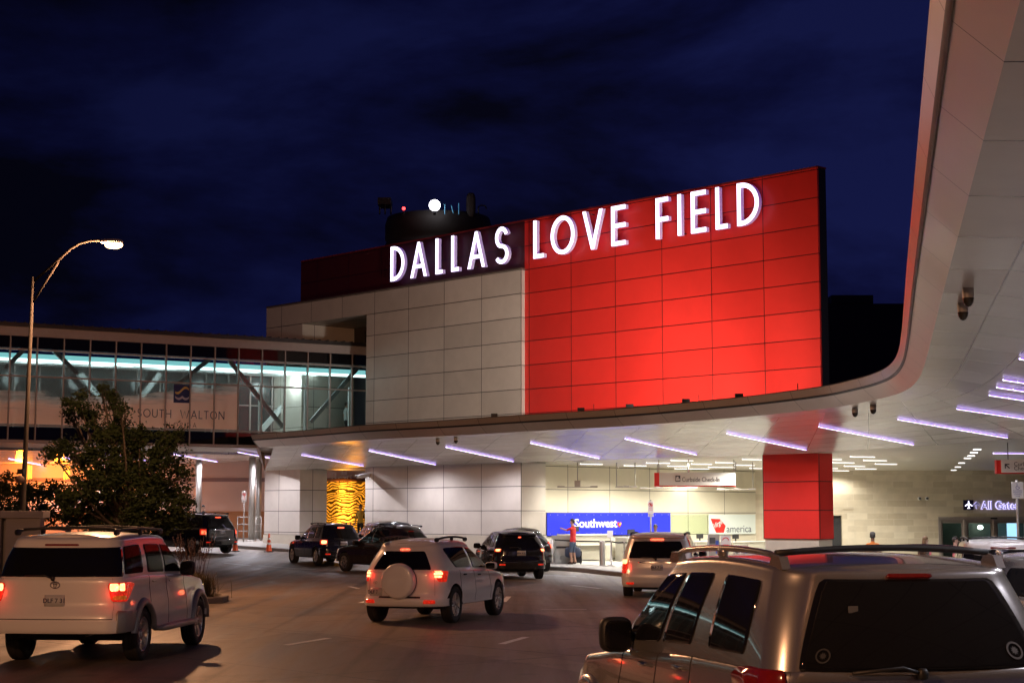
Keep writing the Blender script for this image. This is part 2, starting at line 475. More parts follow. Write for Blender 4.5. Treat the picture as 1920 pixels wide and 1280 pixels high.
M['led'] = emis('led tube', (0.80, 0.68, 1.0), 4.5)
M['ledfringe'] = emis('painted violet fringe', (0.30, 0.12, 1.0), 1.5)  # glowing strips paint violet lens fringing beside the tubes
M['ledw'] = emis('white led tube', (1.0, 0.95, 0.90), 6.0)
M['bwhite'] = mat('bridge white steel', (0.36, 0.32, 0.30), 0.5)
M['glass'] = glass_mat('clear glass', (0.72, 0.80, 0.80), 1.0)
M['dglass'] = mat('dark spandrel glass', (0.006, 0.006, 0.008), 0.04, spec=0.4, var=0, rvar=0)

# ------------------------------------------------------------------ road
xs = [-900, -400, -200, -120, -80, -60] + [-50 + 2*i for i in range(41)] + [35, 40, 50, 60, 80, 120, 200, 400, 900]
ys = [-300, -100, -50, -30] + [-20 + 2*i for i in range(66)] + [115, 120, 130, 150, 200, 300, 500, 900, 1800]
mb = MB()
mb.grid([[(x, y, gz(x, y)) for y in ys] for x in xs], 0)
tag(mb.build('road', M['road'], fix=False), kind='structure')

def catmull(P, per=8):
    out_ = []
    Q = [P[0]] + list(P) + [P[-1]]
    for i in range(1, len(Q) - 2):
        p0, p1, p2, p3 = [Vector(q) for q in Q[i-1:i+3]]
        for j in range(per):
            t = j / per
            out_.append(0.5*((2*p1) + (p2-p0)*t + (2*p0-5*p1+4*p2-p3)*t*t + (3*p1-p0-3*p2+p3)*t**3))
    out_.append(Vector(P[-1]))
    return out_
def resample(P, n_):
    L = [0.0]
    for i in range(1, len(P)): L.append(L[-1] + (P[i]-P[i-1]).length)
    out_ = []; j = 0
    for i in range(n_):
        s_ = L[-1] * i / (n_-1)
        while j < len(L)-2 and L[j+1] < s_: j += 1
        k_ = (s_ - L[j]) / max(1e-9, L[j+1]-L[j])
        out_.append(P[j].lerp(P[j+1], min(1, k_)))
    return out_, L[-1]

# ------------------------------------------------------------------ pavement + kerb
kp = [PU.pt(60, 0, 2.5), PU.pt(36, 0, 2.5), PU.pt(20, 0, 2.5), PU.pt(10, 0, 2.5), PU.pt(0, 0, 2.5), PU.pt(-6, 0, 3.2), PU.pt(-11, 0, 4.6)]
kp = [Vector((p.x, p.y)) for p in kp] + [Vector(q) for q in ((10.9, 54.0), (12.3, 47.0), (12.9, 38.0), (12.3, 26.0), (10.5, 12.0), (8.5, -4.0), (6.5, -20.0))]
kc = catmull(kp, 10)
rows = []
krow = []
for i, p in enumerate(kc):
    d = (kc[min(i+1, len(kc)-1)] - kc[max(i-1, 0)]).normalized()
    nn = Vector((-d.y, d.x))
    g = gz(p.x, p.y)
    krow.append([(p.x, p.y, g - 0.2), (p.x, p.y, g + 0.13), (p.x + nn.x*.02, p.y + nn.y*.02, g + 0.15), (p.x + nn.x*.16, p.y + nn.y*.16, g + 0.15), (p.x + nn.x*.16, p.y + nn.y*.16, g - 0.2)])
    r = []
    for w in (0.16, 0.8, 2, 4, 8, 14, 22, 34):
        q = p + nn * w
        r.append((q.x, q.y, gz(q.x, q.y) + 0.154 if w > .2 else g + 0.146))
    rows.append(r)
mb = MB(); mb.grid(krow, 0, smooth=False); tag(mb.build('kerb', M['kerb']), kind='structure')
mb = MB(); mb.grid(rows, 0); tag(mb.build('pavement', M['walk'], fix=False), kind='structure')

# median island at the left
isl = [Vector(q) for q in ((-7.0, 41.0), (-8.2, 39.6), (-10.5, 38.6), (-14, 38.0), (-20, 37.6), (-32, 37.5), (-60, 38), (-60, 60), (-32, 57), (-20, 53), (-13, 48.5), (-9.0, 44.5), (-7.2, 42.6))]
ic = catmull(isl + [isl[0]], 5)[:-1]
mb = MB()
cx_, cy_ = -15.0, 44.0
def inw(p, w):
    v = Vector((cx_, cy_)) - p; return p + v.normalized() * w
R0 = [[(p.x, p.y, gz(p.x,p.y)-.1), (p.x, p.y, gz(p.x,p.y)+.13), (*inw(p,.03), gz(p.x,p.y)+.15), (*inw(p,.18), gz(p.x,p.y)+.15), (*inw(p,.18), gz(p.x,p.y)-.1)] for p in ic]
mb.grid(R0, 0, close_u=True, smooth=False)
tag(mb.build('island_kerb', M['kerb']), kind='structure')
mb = MB()
mb.poly([(*inw(p, .18), 0.11) for p in ic], 0)
M['soil'] = mat('planting soil', (0.06, 0.045, 0.03), 0.95, var=0.4, scale=8, bump=0.03)
tag(mb.build('planting_bed', M['soil'], fix=False), kind='structure')

# painted dashes
def dash(a, b, w=0.12):
    w *= 1.35
    p = ghit(*a, dz=0.0); q = ghit(*b, dz=0.0)
    d = (q - p); d.z = 0; d.normalize(); s_ = Vector((-d.y, d.x, 0)) * w / 2
    mb = MB()
    k_ = 6; P_ = []
    for i in range(k_ + 1):
        c = p.lerp(q, i / k_); c.z = gz(c.x, c.y) + 0.006
        P_.append([c - s_, c + s_])
    mb.grid(P_, 0)
    tag(mb.build('lane_marking', M['paint'], fix=False), kind='structure')
for a, b, w in (((536,1209),(616,1196),.11), ((940,1207),(986,1194),.10), ((1072,1097),(1126,1103),.12), ((944,1128),(954,1118),.1),
             ((808,1157),(830,1153),.1), ((655,1099),(672,1103),.1), ((675,1130),(690,1126),.1), ((484,1060),(590,1067),.1), ((420,1055),(470,1060),.1),
             ((1010,1078),(1080,1080),.1), ((1015,1142),(1100,1142),.06)):
    dash(a, b, w)

# ------------------------------------------------------------------ terminal building
ZB = 12.37; ZR = 14.43; TL = 10.45; TE = 18.55
bld = thing('terminal_block', 'pale panel-clad terminal block left of and below the bright red wall', 'building', tuple(PU.pt(5, 0, -3)))
mb = MB()
slab(mb, PU, 0.0, TL, -1.2, ZB, -1.42, 0.0)
slab(mb, PU, TL, TE, 11.35, ZB, -6.0, 0.0)                # lintel over the recess
slab(mb, PU, 15.5, TE, 5.4, 11.35, -6.0, 0.0)             # left pier
slab(mb, PU, 15.52, 18.47, 1.14, ZC + .1, -1.6, 0.01)     # pillar under the bridge
mb.build('wall', M['beige'], bld)
mb = MB(); slab(mb, PU, 15.49, 18.50, -1.2, 1.12, -1.63, 0.04); slab(mb, PU, -0.03, TL + .02, -1.2, 1.22, -1.45, 0.05)
mb.build('plinth', M['plinth'], bld)
mb = MB(); slab(mb, PU, TL, 15.5, 5.4, 11.35, -6.2, -3.2)
mb.build('recess_wall', M['darkwall'], bld)
mb = MB(); slab(mb, PU, 10.6, 14.6, 10.45, 11.1, -3.2, -3.15); mb.build('recess_window', M['dglass'], bld)
mb = MB(); slab(mb, PU, 0.0, TE, ZB, ZB + .07, -.20, 0.03); mb.build('coping', mat('bronze coping', (0.16, 0.12, 0.10), 0.4, 0.5), bld)
# dark upper storey behind
mb = MB(); slab(mb, PU, 0.0, 15.98, ZB + .07, ZR, -12, -0.67); mb.build('upper_storey', M['black'], bld)

rw = thing('red_wall', 'tall bright red panel wall carrying the white letters', 'wall', tuple(PU.pt(-7, 4, -.5)))
mb = MB()
slab(mb, PU, -15.17, 0.0, 4.9, ZR, -0.30, -0.22)
mb.build('cladding', M['red'], rw)
M['shaded_red'] = panel_mat('maroon cladding', (0.055, 0.006, 0.005), 2.485, -0.27, 1.0085, 0.243, lw=0.030, rough=0.45, cellvar=.03)  # red cladding darkened to paint the shade above the pale block
mb = MB(); slab(mb, PU, 0.0, 15.98, ZB + .07, ZR, -0.30, -0.22); mb.build('upper_band', M['shaded_red'], rw)
mb = MB(); slab(mb, PU, -15.17, 0.0, 4.9, ZR - .01, -0.72, -0.302); slab(mb, PU, 0.0, 15.98, ZB + .07, ZR - .01, -0.66, -0.302); mb.build('backing', M['black'], rw)
mb = MB(); slab(mb, PU, -15.2, 15.98, ZR, ZR + .06, -0.72, -0.20); mb.build('coping', mat('red coping', (0.16, 0.012, 0.01), 0.5), rw)

# red column under the canopy
rc = thing('red_column', 'square red panel column holding up the canopy', 'column', tuple(PU.pt(-13.9, -.4, -.5)))
mb = MB(); slab(mb, PU, -15.13, -12.68, 1.24, 4.32, -0.85, 0.0); mb.build('cladding', M['red'], rc)
mb = MB(); slab(mb, PU, -15.09, -12.72, -1.2, 1.235, -0.81, -0.04); mb.build('plinth', M['plinth'], rc)

# dark buildings behind
mb = MB()
db = at(1543, 566, 100); dz = H + (962-566)/3166.4*100
mb.box((db.x - 6, 100, -1), (db.x + 14, 112, dz))
mb.box((db.x + .5, 99.9, dz), (db.x + 3, 111, dz + .5))
tag(mb.build('rear_hall', M['black']), 'black windowless building block behind the right end of red wall', 'building')

# control building with rounded top
tb = thing('control_building', 'round dark rooftop building behind the letters, roof equipment on top', 'building', (-5.0, 110, 12))
mb = MB()
s11 = 110 / 3166.4
cxp = (815 - 960) * s11; hw = 105 * s11
def prof(y): return H + (962 - y) * s11 * 1.034
Mx = Matrix.Translation((cxp, 110 + hw, 0))
mb.lathe([(hw, 10), (hw, prof(456)), (hw*.96, prof(450)), (hw, prof(446)), (hw*1.0, prof(418)), (hw*.96, prof(404)), (hw*.7, prof(401)), (0.01, prof(399))], 40, 0, Mx)
mb.build('drum', mat('dark brown concrete', (0.03, 0.026, 0.022), 0.8), tb)
mb = MB()
for px in (712, 722, 733): mb.tube([at(px, 402, 110), at(px, 380, 110)], .06, 6)
mb.box(tuple(at(708, 383, 109.8)), tuple(at(736, 379, 111.5)))
mb.build('roof_frame', M['black'], tb)
mb = MB(); mb.tube([at(897, 402, 110), at(897, 388, 110), at(902, 385, 110), at(910, 386, 110), at(912, 392, 110)], .05, 6); mb.build('vent_pipe', M['black'], tb)
mb = MB(); mb.blob(at(883, 385, 111), (.32, .32, .85), .6); mb.tube([at(883, 403, 111), at(883, 390, 111)], .12, 8); mb.build('radar_housing', M['darkwall'], tb)
ANT = mat('glowing blue antenna', (.2, .5, .7), .4, emit=(.1, .45, .8), estr=.25)  # antennas are no lamps; a faint blue glow is put into them
for px, y1_, px2, y0 in ((834, 402, 834, 383), (860, 402, 860, 381), (850, 400, 846, 385)):
    mb = MB(); mb.tube([at(px, y1_, 109.5), at(px2, y0, 109.5)], .03, 6); mb.build('antenna', ANT, tb)
gl = thing('rooftop_globe_lamp', 'glowing white globe lamp on the dark round roof', 'lamp', tuple(at(815, 402, 109)))
mb = MB(); mb.blob(at(815, 385, 109), (.37, .37, .37), 1.0, 14); mb.build('globe', emis('globe glow', (.93, .9, 1), 9), gl)
mb = MB(); mb.tube([at(815, 403, 109), at(815, 394, 109)], .08, 8); mb.build('stem', M['black'], gl)
rl = thing('obstruction_lamp', 'small red aircraft warning lamp left of the white globe', 'lamp', tuple(at(757, 403, 109)))
mb = MB(); mb.blob(at(757, 391, 109), (.11, .11, .11), 1.0, 8); mb.build('lens', emis('red warning', (1, .03, .03), 9), rl)
mb = MB(); mb.tube([at(757, 404, 109), at(757, 394, 109)], .03, 6); mb.build('stem', M['black'], rl)

# ------------------------------------------------------------------ DALLAS LOVE FIELD letters
M['letf'] = emis('letter face', (0.84, 0.72, 1.0), 3.2)
M['lete'] = mat('letter returns', (0.75, 0.70, 0.72), 0.4, emit=(0.35, 0.16, 1.0), estr=0.22)  # dim violet glow on the returns imitates fringing round the letters
LT = [('D',731.8,762,0),('A',769,804,0),('L',816,833.5,0),('L',845.5,864,0),('A',876,913,0),('S',927,957,0),
      ('L',999.5,1023,1),('O',1032,1081,1),('V',1091.7,1134,1),('E',1145.7,1177,1),('F',1229.4,1257.5,1),('I',1270.5,1283,1),('E',1295.6,1328.5,1),('L',1342,1369,1),('D',1382.5,1428,1)]
cnt = {}
place_w = ['first', 'second', 'third', 'fourth']
seen = {}
LETLAB = ['letter D of the word DALLAS','first letter A of the word DALLAS','first letter L of the word DALLAS','second letter L of the word DALLAS','second letter A of the word DALLAS','letter S of the word DALLAS',
 'letter L of the word LOVE','round letter O of the word LOVE','letter V of the word LOVE','letter E of the word LOVE','letter F of the word FIELD','single stroke letter I of the word FIELD','letter E of the word FIELD','letter L of the word FIELD','letter D of the word FIELD']
z0L, z1L = 12.68, 14.27
hL = z1L - z0L
for (ch, p0, p1, _), lab in zip(LT, LETLAB):
    off = 0.16
    ta = PU.tz(p0 + 1, 480, off)[0]; tb_ = PU.tz(p1 - 4, 480, off)[0]
    W = (ta - tb_) / hL
    st = 0.105
    if ch == 'I': W = st
    loops = letter(ch, W, st)
    base = PU.pt((ta + tb_) / 2, z0L, off)
    lt = thing('sign_letter', 'glowing white ' + lab + ' on red wall', 'letter', tuple(base), 0, 'glowing letters on the red wall')
    Mf = Matrix.LocRotScale(PU.pt(ta, z0L, off), None, None)
    ax = -PU.d; ay = Vector((0, 0, 1))
    Mf = frame_M(PU.pt(ta, z0L, off), ax, ay) @ Matrix.Scale(hL, 4)
    vs, fs = loops_geo(loops, 0.012 / hL)
    mb = MB(); mb.add(vs, fs, 0, Mf @ Matrix.Translation((0, 0, (0.008) / hL))); mb.build('face', M['letf'], lt)
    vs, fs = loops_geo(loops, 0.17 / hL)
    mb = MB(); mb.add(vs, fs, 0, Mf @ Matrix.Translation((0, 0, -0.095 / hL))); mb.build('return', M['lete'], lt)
    mb = MB()
    mb.tube([PU.pt(ta - (ta-tb_)*.25 if ch != 'I' else ta - .1, z0L + .1 if ch not in 'VF' else z1L - .1, -.22), PU.pt(ta - (ta-tb_)*.25 if ch != 'I' else ta - .1, z0L + .1 if ch not in 'VF' else z1L - .1, -.02)], .02, 6)
    mb.build('standoff', M['black'], lt)
# ------------------------------------------------------------------ canopy
def atz(px, py, z):
    r = ray(px, py); k = (z - H) / r.z
    return Vector((r.x * k, r.y * k))
ZE, ZJ, ZBt = 5.65, 5.42, 5.10
Epx = [(470,815),(580,806),(687,797),(840,788),(985,778),(1130,769),(1270,757),(1400,744),(1530,727),(1600,712),(1640,700),(1666,686),(1682,664),(1690,625),(1700,500),(1715,330),(1735,100)]
E = [atz(x, y, ZE) for x, y in Epx]
dE = (E[-1] - E[-3]).normalized()
E += [E[-1] + dE * 5, E[-1] + dE * 12, E[-1] + dE * 24]
I0 = [PU.pt(t, 0, 0) for t in (18.5, 14.5, 10.4, 5.5, 0.3, -3.8, -8.0, -12.0)]
I = [Vector((p.x, p.y)) for p in I0] + [Vector(q) for q in ((11.2, 56.6), (12.9, 52.5), (14.0, 48.5), (15.0, 44.0), (15.6, 39.5), (15.8, 34.5), (14.9, 25.5), (13.2, 18.0), (11.6, 11.5), (10.6, 7), (9, 0.5), (6.5, -11))]
Ec = catmull(E, 8); Ic = catmull(I, 8)
n_ = len(Ec)
Ls = [0.0]
for i in range(1, n_): Ls.append(Ls[-1] + (Ec[i] - Ec[i-1]).length)
Nn = []
for i in range(n_):
    d = (Ec[min(i+1, n_-1)] - Ec[max(i-1, 0)]).normalized()
    a = Vector((-d.y, d.x))
    if a.dot(Ic[i] - Ec[i]) < 0: a = -a
    Nn.append(a)
can = thing('canopy', 'long sweeping metal panel canopy curving over the kerb to upper right', 'canopy', (6, 55, 4.3))
fas, uvf, fac2, uv2, sof, uvs = [], [], [], [], [], []
for i in range(n_):
    p = Ec[i]; a = Nn[i]; q = Ic[i]; u = Ls[i]
    w45 = p + a * 0.45; w12 = p + a * 1.15
    fas.append([(p.x, p.y, ZE), (*(p + a*.10), ZJ)]); uvf.append([(u, 0.3), (u, 0.7)])
    fac2.append([(*(p + a*.10), ZJ), (*w45, ZBt)]); uv2.append([(u, 0.02), (u, 0.98)])
    D = (q - w12).length
    row = [(*w45, ZBt), (*w12, ZBt - .04)]; ur = [(u, 0.1), (u, 1.0)]
    K = 8
    for k in range(1, K + 1):
        f = k / K; c = w12.lerp(q, f)
        row.append((c.x, c.y, (ZBt - .04) * (1 - f) + ZC * f)); ur.append((u, 1.0 + k))
    sof.append(row); uvs.append(ur)
mb = MB(); mb.grid(fas, 0, uv=uvf); mb.grid(fac2, 0, uv=uv2); mb.build('fascia', M['fascia'], can, fix=False)
mb = MB(); mb.grid(sof, 0, uv=uvs); mb.build('soffit', M['soffit'], can, fix=False)
bv_v = []; bv_f = []
for r in sof: bv_v += [Vector(p) for p in r]
mm = len(sof[0])
for i in range(n_ - 1):
    for j in range(mm - 1): bv_f.append((i*mm+j, (i+1)*mm+j, (i+1)*mm+j+1, i*mm+j+1))
SOF = BVHTree.FromPolygons(bv_v, bv_f)
def shit(px, py):
    h = SOF.ray_cast(Vector((0, 0, H)), ray(px, py).normalized(), 300)
    return h[0]
# joint gap line between the two fascia facets
mb = MB(); G = []
for i in range(n_):
    p = Ec[i]; a = Nn[i]
    G.append([(*(p + a*.085), ZJ + .028), (*(p + a*.104), ZJ - .012), (*(p+a*.13), ZJ - .03)])
G = [[Vector(q) - Vector((Nn[i].x, Nn[i].y, .6)) * .006 for q in r] for i, r in enumerate(G)]
mb.grid(G, 0); mb.build('fascia_joint', M['black'], can, fix=False)
# roof skin
mb = MB(); rf = []
for i in range(n_):
    p = Ec[i]; a = Nn[i]; q = Ic[i]
    rf.append([(p.x, p.y, ZE), (*(p + a*.02), ZE + .03), (*(p + a*.25), ZE + .03), (*(p+a*.26), ZE - .02), (*(p+a*1.0), ZE - .02), (*q, ZE - .02)])
mb.grid(rf, 0, smooth=False); mb.build('roof', mat('dark roof membrane', (0.06, 0.055, 0.05), 0.8), can, fix=False)
# left end plate of the canopy
mb = MB(); mb.poly([(Ec[0].x, Ec[0].y, ZE), (*(Ec[0]+Nn[0]*.45), ZBt), (Ic[0].x, Ic[0].y, ZC), (Ic[0].x, Ic[0].y, ZE)], 0)
mb.build('end_plate', M['black'], can, fix=False)
# inner flat ceiling
mb = MB()
ring = [Vector((p.x, p.y)) for p in Ic[40:]]
far_ = [Vector((40, -15)), Vector((45, 84)), Vector((9, 84)), Vector((-2, 78))]
def uvp(p): return (p.x, p.y)
pts = [(p.x, p.y, ZC) for p in ring + far_ ]
P0_ = PU.pt(3.0, 0, -1.3)
# strip quads from the inner curve outward
cols = []
for i, p in enumerate(Ic[40:]):
    tgt = Vector((45, 84 - 99 * max(0, (i - 45)) / max(1, len(Ic) - 40 - 46))) if i > 45 else Vector((9 + 36 * i / 45.0, 84 + 0.0))
    if i == 0: tgt = Vector((2.0, 84))
    cols.append([p.lerp(tgt, f) for f in (0, .25, .5, .75, 1)])
mb.grid([[(q.x, q.y, ZC + .0) for q in r] for r in cols], 0, uv=[[((q.x*.73+q.y*.683), (q.y*.73-q.x*.683)) for q in r] for r in cols])
mb.build('inner_ceiling', M['ceil'], can, fix=False)
mb = MB(); slab(mb, PU, -.2, 16, ZC + .03, ZC + .12, -30, -1.45); slab(mb, PU, -9, -.2, ZC + .03, ZC + .12, -24, -.9); mb.build('rear_ceiling', M['ceil'], can)

def lightbar(pa, pb, name='ceiling_light_bar', label='', group='', w=0.055, rim=0.018, mt='led', seg=3, parent=None):
    pa = Vector(pa); pb = Vector(pb)
    d = (pb - pa); L = d.length; d.normalize()
    s_ = Vector((-d.y, d.x, 0)).normalized(); up = d.cross(s_); 
    if up.z < 0: up = -up
    c = (pa + pb) / 2
    t = thing(name, label, 'light', tuple(c), 0, group)
    Mx = Matrix((d, s_, up)).transposed().to_4x4(); Mx.translation = pa
    mb = MB()
    for k in range(seg):
        a = L * k / seg + .012; b = L * (k + 1) / seg - .012
        mb.box((a, -w/2, -.035), (b, w/2, -.006), 0, Mx)
    mb.build('tube', M[mt], t)
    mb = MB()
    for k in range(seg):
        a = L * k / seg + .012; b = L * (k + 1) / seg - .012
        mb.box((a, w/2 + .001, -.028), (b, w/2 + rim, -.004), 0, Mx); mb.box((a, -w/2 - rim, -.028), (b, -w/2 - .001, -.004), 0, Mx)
    mb.build('trim', M['ledfringe'] if mt == 'led' else M['white'], t)  # on the violet bars this trim is painted lens fringe
    ns_ = 2 if L > 3.5 else 1
    for k in range(ns_):
        S = bpy.data.lights.new('bar_light', 'SPOT'); S.spot_size = R(160); S.spot_blend = .6; S.shadow_soft_size = .03
        cc_ = (pa + pb) / 2; dw = abs((Vector((cc_.x, cc_.y, 0)) - PV.p).dot(PV.n))
        S.energy = (150.0 * min(L, 8) / ns_) if mt == 'led' else (690.0 if dw > 1.6 and cc_.y < 80.5 else 220.0)
        S.color = (.93, .90, 1.0) if mt == 'led' else (1.0, .95, .85)
        so = bpy.data.objects.new('bar_light', S); COL.objects.link(so); so.parent = t
        so.location = pa + d * L * (k + .5) / ns_ + Vector((0, 0, -.10)) - Vector(t.location)
    return t
BARS = [((565,851),(682,872),'above the glowing orange screen'),((692,843),(817,869),'over the left half of the white wall'),((836,836),(963,863),'over the right half of the white wall'),
        ((995,828),(1124,857),'above the blue sign'),((1172,820),(1306,850),'left of the hanging check-in sign'),((1363,810),(1512,841),'meeting the top of red column'),
        ((1535,797),(1713,831),'just right of the red column'),((1683,783),(1890,818),'long one right of the twin dome cameras'),((1793,763),(1935,784),'cut by the right edge of the picture'),
        ((1854,737),(1960,753),'short one near right edge above the others'),((1868,722),(1960,736),'thin one above the right edge group'),((1880,708),(1960,720),'second highest at the right edge'),((1911,668),(1980,680),'highest at the right edge')]
for a, b, lab in BARS:
    ha, hb = shit(*a), shit(*b)
    if hb is None: hb = shit(b[0], b[1] - 3)
    if ha is None or hb is None:
        print('BAR MISS', a, b); continue
    o = Vector((0, 0, -.02))
    lightbar(ha + o, hb + o, w=.058*min(1, ha.y/55), rim=.018*min(1, ha.y/55), label='violet-white ceiling light bar ' + lab, group='light bars on the canopy soffit')
# far right bar on inner ceiling
def chit(px, py, z=ZC):
    p = atz(px, py, z); return Vector((p.x, p.y, z - .01))
lightbar(chit(1862, 848), chit(1960, 848.4), label='level light bar above the right hanging sign', group='light bars on the canopy soffit', w=.07, seg=1)
for k, (xa, ya, xb, yb, lab) in enumerate(((8.1,24,11.2,26,'farthest'),(6.7,19,10.2,20.6,'second'),(5.6,14.5,9.2,16,'third'),(4.9,10,8.2,11,'nearest'))):  # unseen bars added to brighten the near soffit and silver SUV
    pts_ = []
    for (x_, y_) in ((xa, ya), (xb, yb)):
        h_ = SOF.ray_cast(Vector((x_, y_, 0)), Vector((0, 0, 1)), 20)[0]
        pts_.append(h_ + Vector((0, 0, -.02)) if h_ else None)
    if None not in pts_: lightbar(pts_[0], pts_[1], w=.05, rim=.015, label='added unseen violet-white ceiling light bar near the camera beyond the right edge, %s' % lab, group='light bars on the canopy soffit')
# small inner bars
inner = [(1088,868,1130),(1110,874,1160),(1100,880,1225),(1170,871,1212),(1212,866,1256),(1252,872,1288),(1258,861,1300),(1265,877,1330),(1296,868,1335),(1328,874,1380),(1342,865,1378),(1376,870,1415),(1392,859,1428),(1406,876,1428),
         (1057,874,1088),(1150,879,1180),(1214,878,1240),
         (1594,854,1640),(1561,865,1602),(1619,861,1663),(1583,872,1622),(1641,868,1682),(1604,877,1643),(1554,880.4,1592),(1551,876,1570),(1551,859,1578)]
for k, (x0, y, x1) in enumerate(inner):
    side = 'right of' if x0 > 1500 else 'left of'
    a, b = chit(x0, y), chit(x1, y + .5)
    if a.y > 84: continue
    lightbar(a, b, 'small_light_bar', 'small level light bar in the inner ceiling %s the red column' % side, 'small light bars %s the red column' % side, w=.05, rim=.02, mt='ledw', seg=1)
# square recessed slots right
for k, (x, y) in enumerate(((1832,841.6),(1826,847.5),(1821,853.5),(1814,858),(1803,867),(1796,874.5),(1788,880.5))):
    p = chit(x, y); mb = MB(); mb.box((p.x-.11, p.y-.10, ZC-.03), (p.x+.11, p.y+.10, ZC-.005))
    o = mb.build('downlight', emis('downlight%d' % k, (1, .95, .9), 3))
    tag(o, 'small square downlight in a row above the sliding doors', 'light', 'row of square downlights above the doors')

# twin dome cameras under the soffit
for k, (x, y, lab) in enumerate(((1603,765,'left dome of the pair right of the red column'),(1637,759,'right dome of the pair right of the red column'),(1815,540,'upper dome of the pair high at the right'),(1805,568,'lower dome of the pair high at the right'),
                   (855,819,'right dome of the pair above the white wall'),(821,822,'left dome of the pair above the white wall'))):
    h = shit(x, y)
    if h is None: continue
    d = thing('dome_camera', 'small grey ' + lab, 'fixture', tuple(h), 0, 'grey dome fixtures under the canopy')
    r_ = .085 if h.y > 30 else .075
    mb = MB(); mb.lathe([(r_*.9, 0.02), (r_, -.02), (r_, -.13)], 20, 0, Matrix.Translation(h)); mb.build('housing', mat('grey housing%d' % k, (.3, .27, .24), .4), d)
    mb = MB(); mb.lathe([(r_, -.13), (r_*.85, -.19), (r_*.5, -.235), (.001, -.25)], 20, 0, Matrix.Translation(h)); mb.build('lens', mat('dark lens%d' % k, (.03, .025, .02), .1), d)

# wall washing floods on the canopy roof
def flood(px, tpx, power, lab, cyl=True):
    # stands on the canopy roof near its edge
    best = min(range(n_), key=lambda i: abs((Ec[i].x / Ec[i].y) * 3166.4 + 960 - px) if Ec[i].y > 40 else 1e9)
    p = Ec[best] + Nn[best] * .35
    z = ZE + .03
    t = thing('flood_lamp', lab, 'lamp', (p.x, p.y, z - .04), 0, 'wall-washing floods on the canopy roof')
    mb = MB(); mb.box((p.x-.12, p.y-.09, z+.03), (p.x+.12, p.y+.10, z+.14)); mb.box((p.x-.03, p.y-.03, z-.05), (p.x+.03, p.y+.03, z+.05))
    mb.build('housing', M['black'], t)
    L = bpy.data.lights.new('flood_beam', 'SPOT'); L.energy = power; L.spot_size = R(100); L.spot_blend = 0.75; L.color = (1.0, .88, .78); L.shadow_soft_size = .12
    lo = bpy.data.objects.new('flood_beam', L); COL.objects.link(lo); lo.parent = t
    tt = PU.pt(PU.tz(tpx, 600)[0], 6.7, -.22)
    src = Vector((p.x, p.y, z + .13)) + Vector((PU.n.x, PU.n.y, 0)) * -.30; d = tt - src
    lo.location = src - Vector(t.location); lo.rotation_euler = d.to_track_quat('-Z', 'Y').to_euler()
flood(1085, 1120, 1050, 'small black flood lamp on the canopy edge, leftmost before the red wall')
flood(1175, 1190, 2000, 'small black flood lamp on the canopy edge, second before the red wall')
flood(1270, 1280, 1900, 'small black flood lamp on the canopy edge, third before the red wall')
flood(1365, 1410, 1500, 'added small black flood lamp on the canopy edge, rightmost before the red wall')  # extra flood, added to light the right end of the wall
flood(915, 960, 120, 'small black flood lamp on the canopy edge before the pale wall')
# thin roof stubs seen against the red wall
for px, lab in ((1095, 'left'), (1296, 'middle'), (1467, 'right')):
    best = min(range(n_), key=lambda i: abs((Ec[i].x / Ec[i].y) * 3166.4 + 960 - px) if Ec[i].y > 40 else 1e9)
    p = Ec[best] + Nn[best] * .5
    mb = MB(); mb.tube([(p.x, p.y, ZE-.03), (p.x, p.y, ZE+.28)], .012, 6)
    tag(mb.build('roof_rod', M['black']), 'thin upright rod on the canopy roof, %s of three before the red wall' % lab, 'rod', 'thin rods on the canopy roof')

# ------------------------------------------------------------------ south check-in wall, stone wall
sw = thing('check_in_wall', 'cream panelled wall behind the curbside counters', 'wall', tuple(PV.pt(5, 0)))
mb = MB(); slab(mb, PV, -1.25, 14.4, -1.2, ZC + .05, -.6, 0.0); mb.build('cladding', M['swwall'], sw)
m, nt, out = new_mat('stone blocks'); n = N(nt)
uv = n('ShaderNodeUVMap')
br = n('ShaderNodeTexBrick', {'Vector': uv.outputs[0], 'Color1': (0.66, 0.58, 0.44, 1), 'Color2': (0.50, 0.42, 0.30, 1), 'Mortar': (0.62, 0.55, 0.42, 1), 'Scale': 1.0, 'Mortar Size': 0.012, 'Mortar Smooth': 0.1, 'Bias': -0.1, 'Brick Width': 0.98, 'Row Height': 0.31})
br.offset = 0.33; br.squash = 1.0
ns = n('ShaderNodeTexNoise', {'Vector': uv.outputs[0], 'Scale': 2.2, 'Detail': 6.0})
hs = n('ShaderNodeHueSaturation', {'Color': br.outputs[0], 'Value': n.math('ADD', n.math('MULTIPLY', ns.outputs[0], .35), .82)})
p = n('ShaderNodeBsdfPrincipled', {'Base Color': hs.outputs[0], 'Roughness': .65}); nt.links.new(p.outputs[0], out.inputs[0]); M['stone'] = m
st = thing('stone_wall', 'tan stone block wall to the right of the red column', 'wall', (15, 83, 0))
def PX(px): return PS.tz(px, 900)[0]
def PZ(py, px=1700): return PS.tz(px, py)[1]
mb = MB()
d0, d1 = PX(1757), PX(2060); bd0, bd1 = PX(1552), PX(1577)
zt = PZ(968); zb_ = PZ(966, 1560)
slab(mb, PS, PX(1395), bd0, -1.2, ZC + .05, -.5, 0.0)
slab(mb, PS, bd0, bd1, zb_, ZC + .05, -.5, 0.0)
slab(mb, PS, bd1, d0, -1.2, ZC + .05, -.5, 0.0)
slab(mb, PS, d0, d1, zt, ZC + .05, -.5, 0.0)
slab(mb, PS, d1, 40, -1.2, ZC + .05, -.5, 0.0)
mb.build('masonry', M['stone'], st)
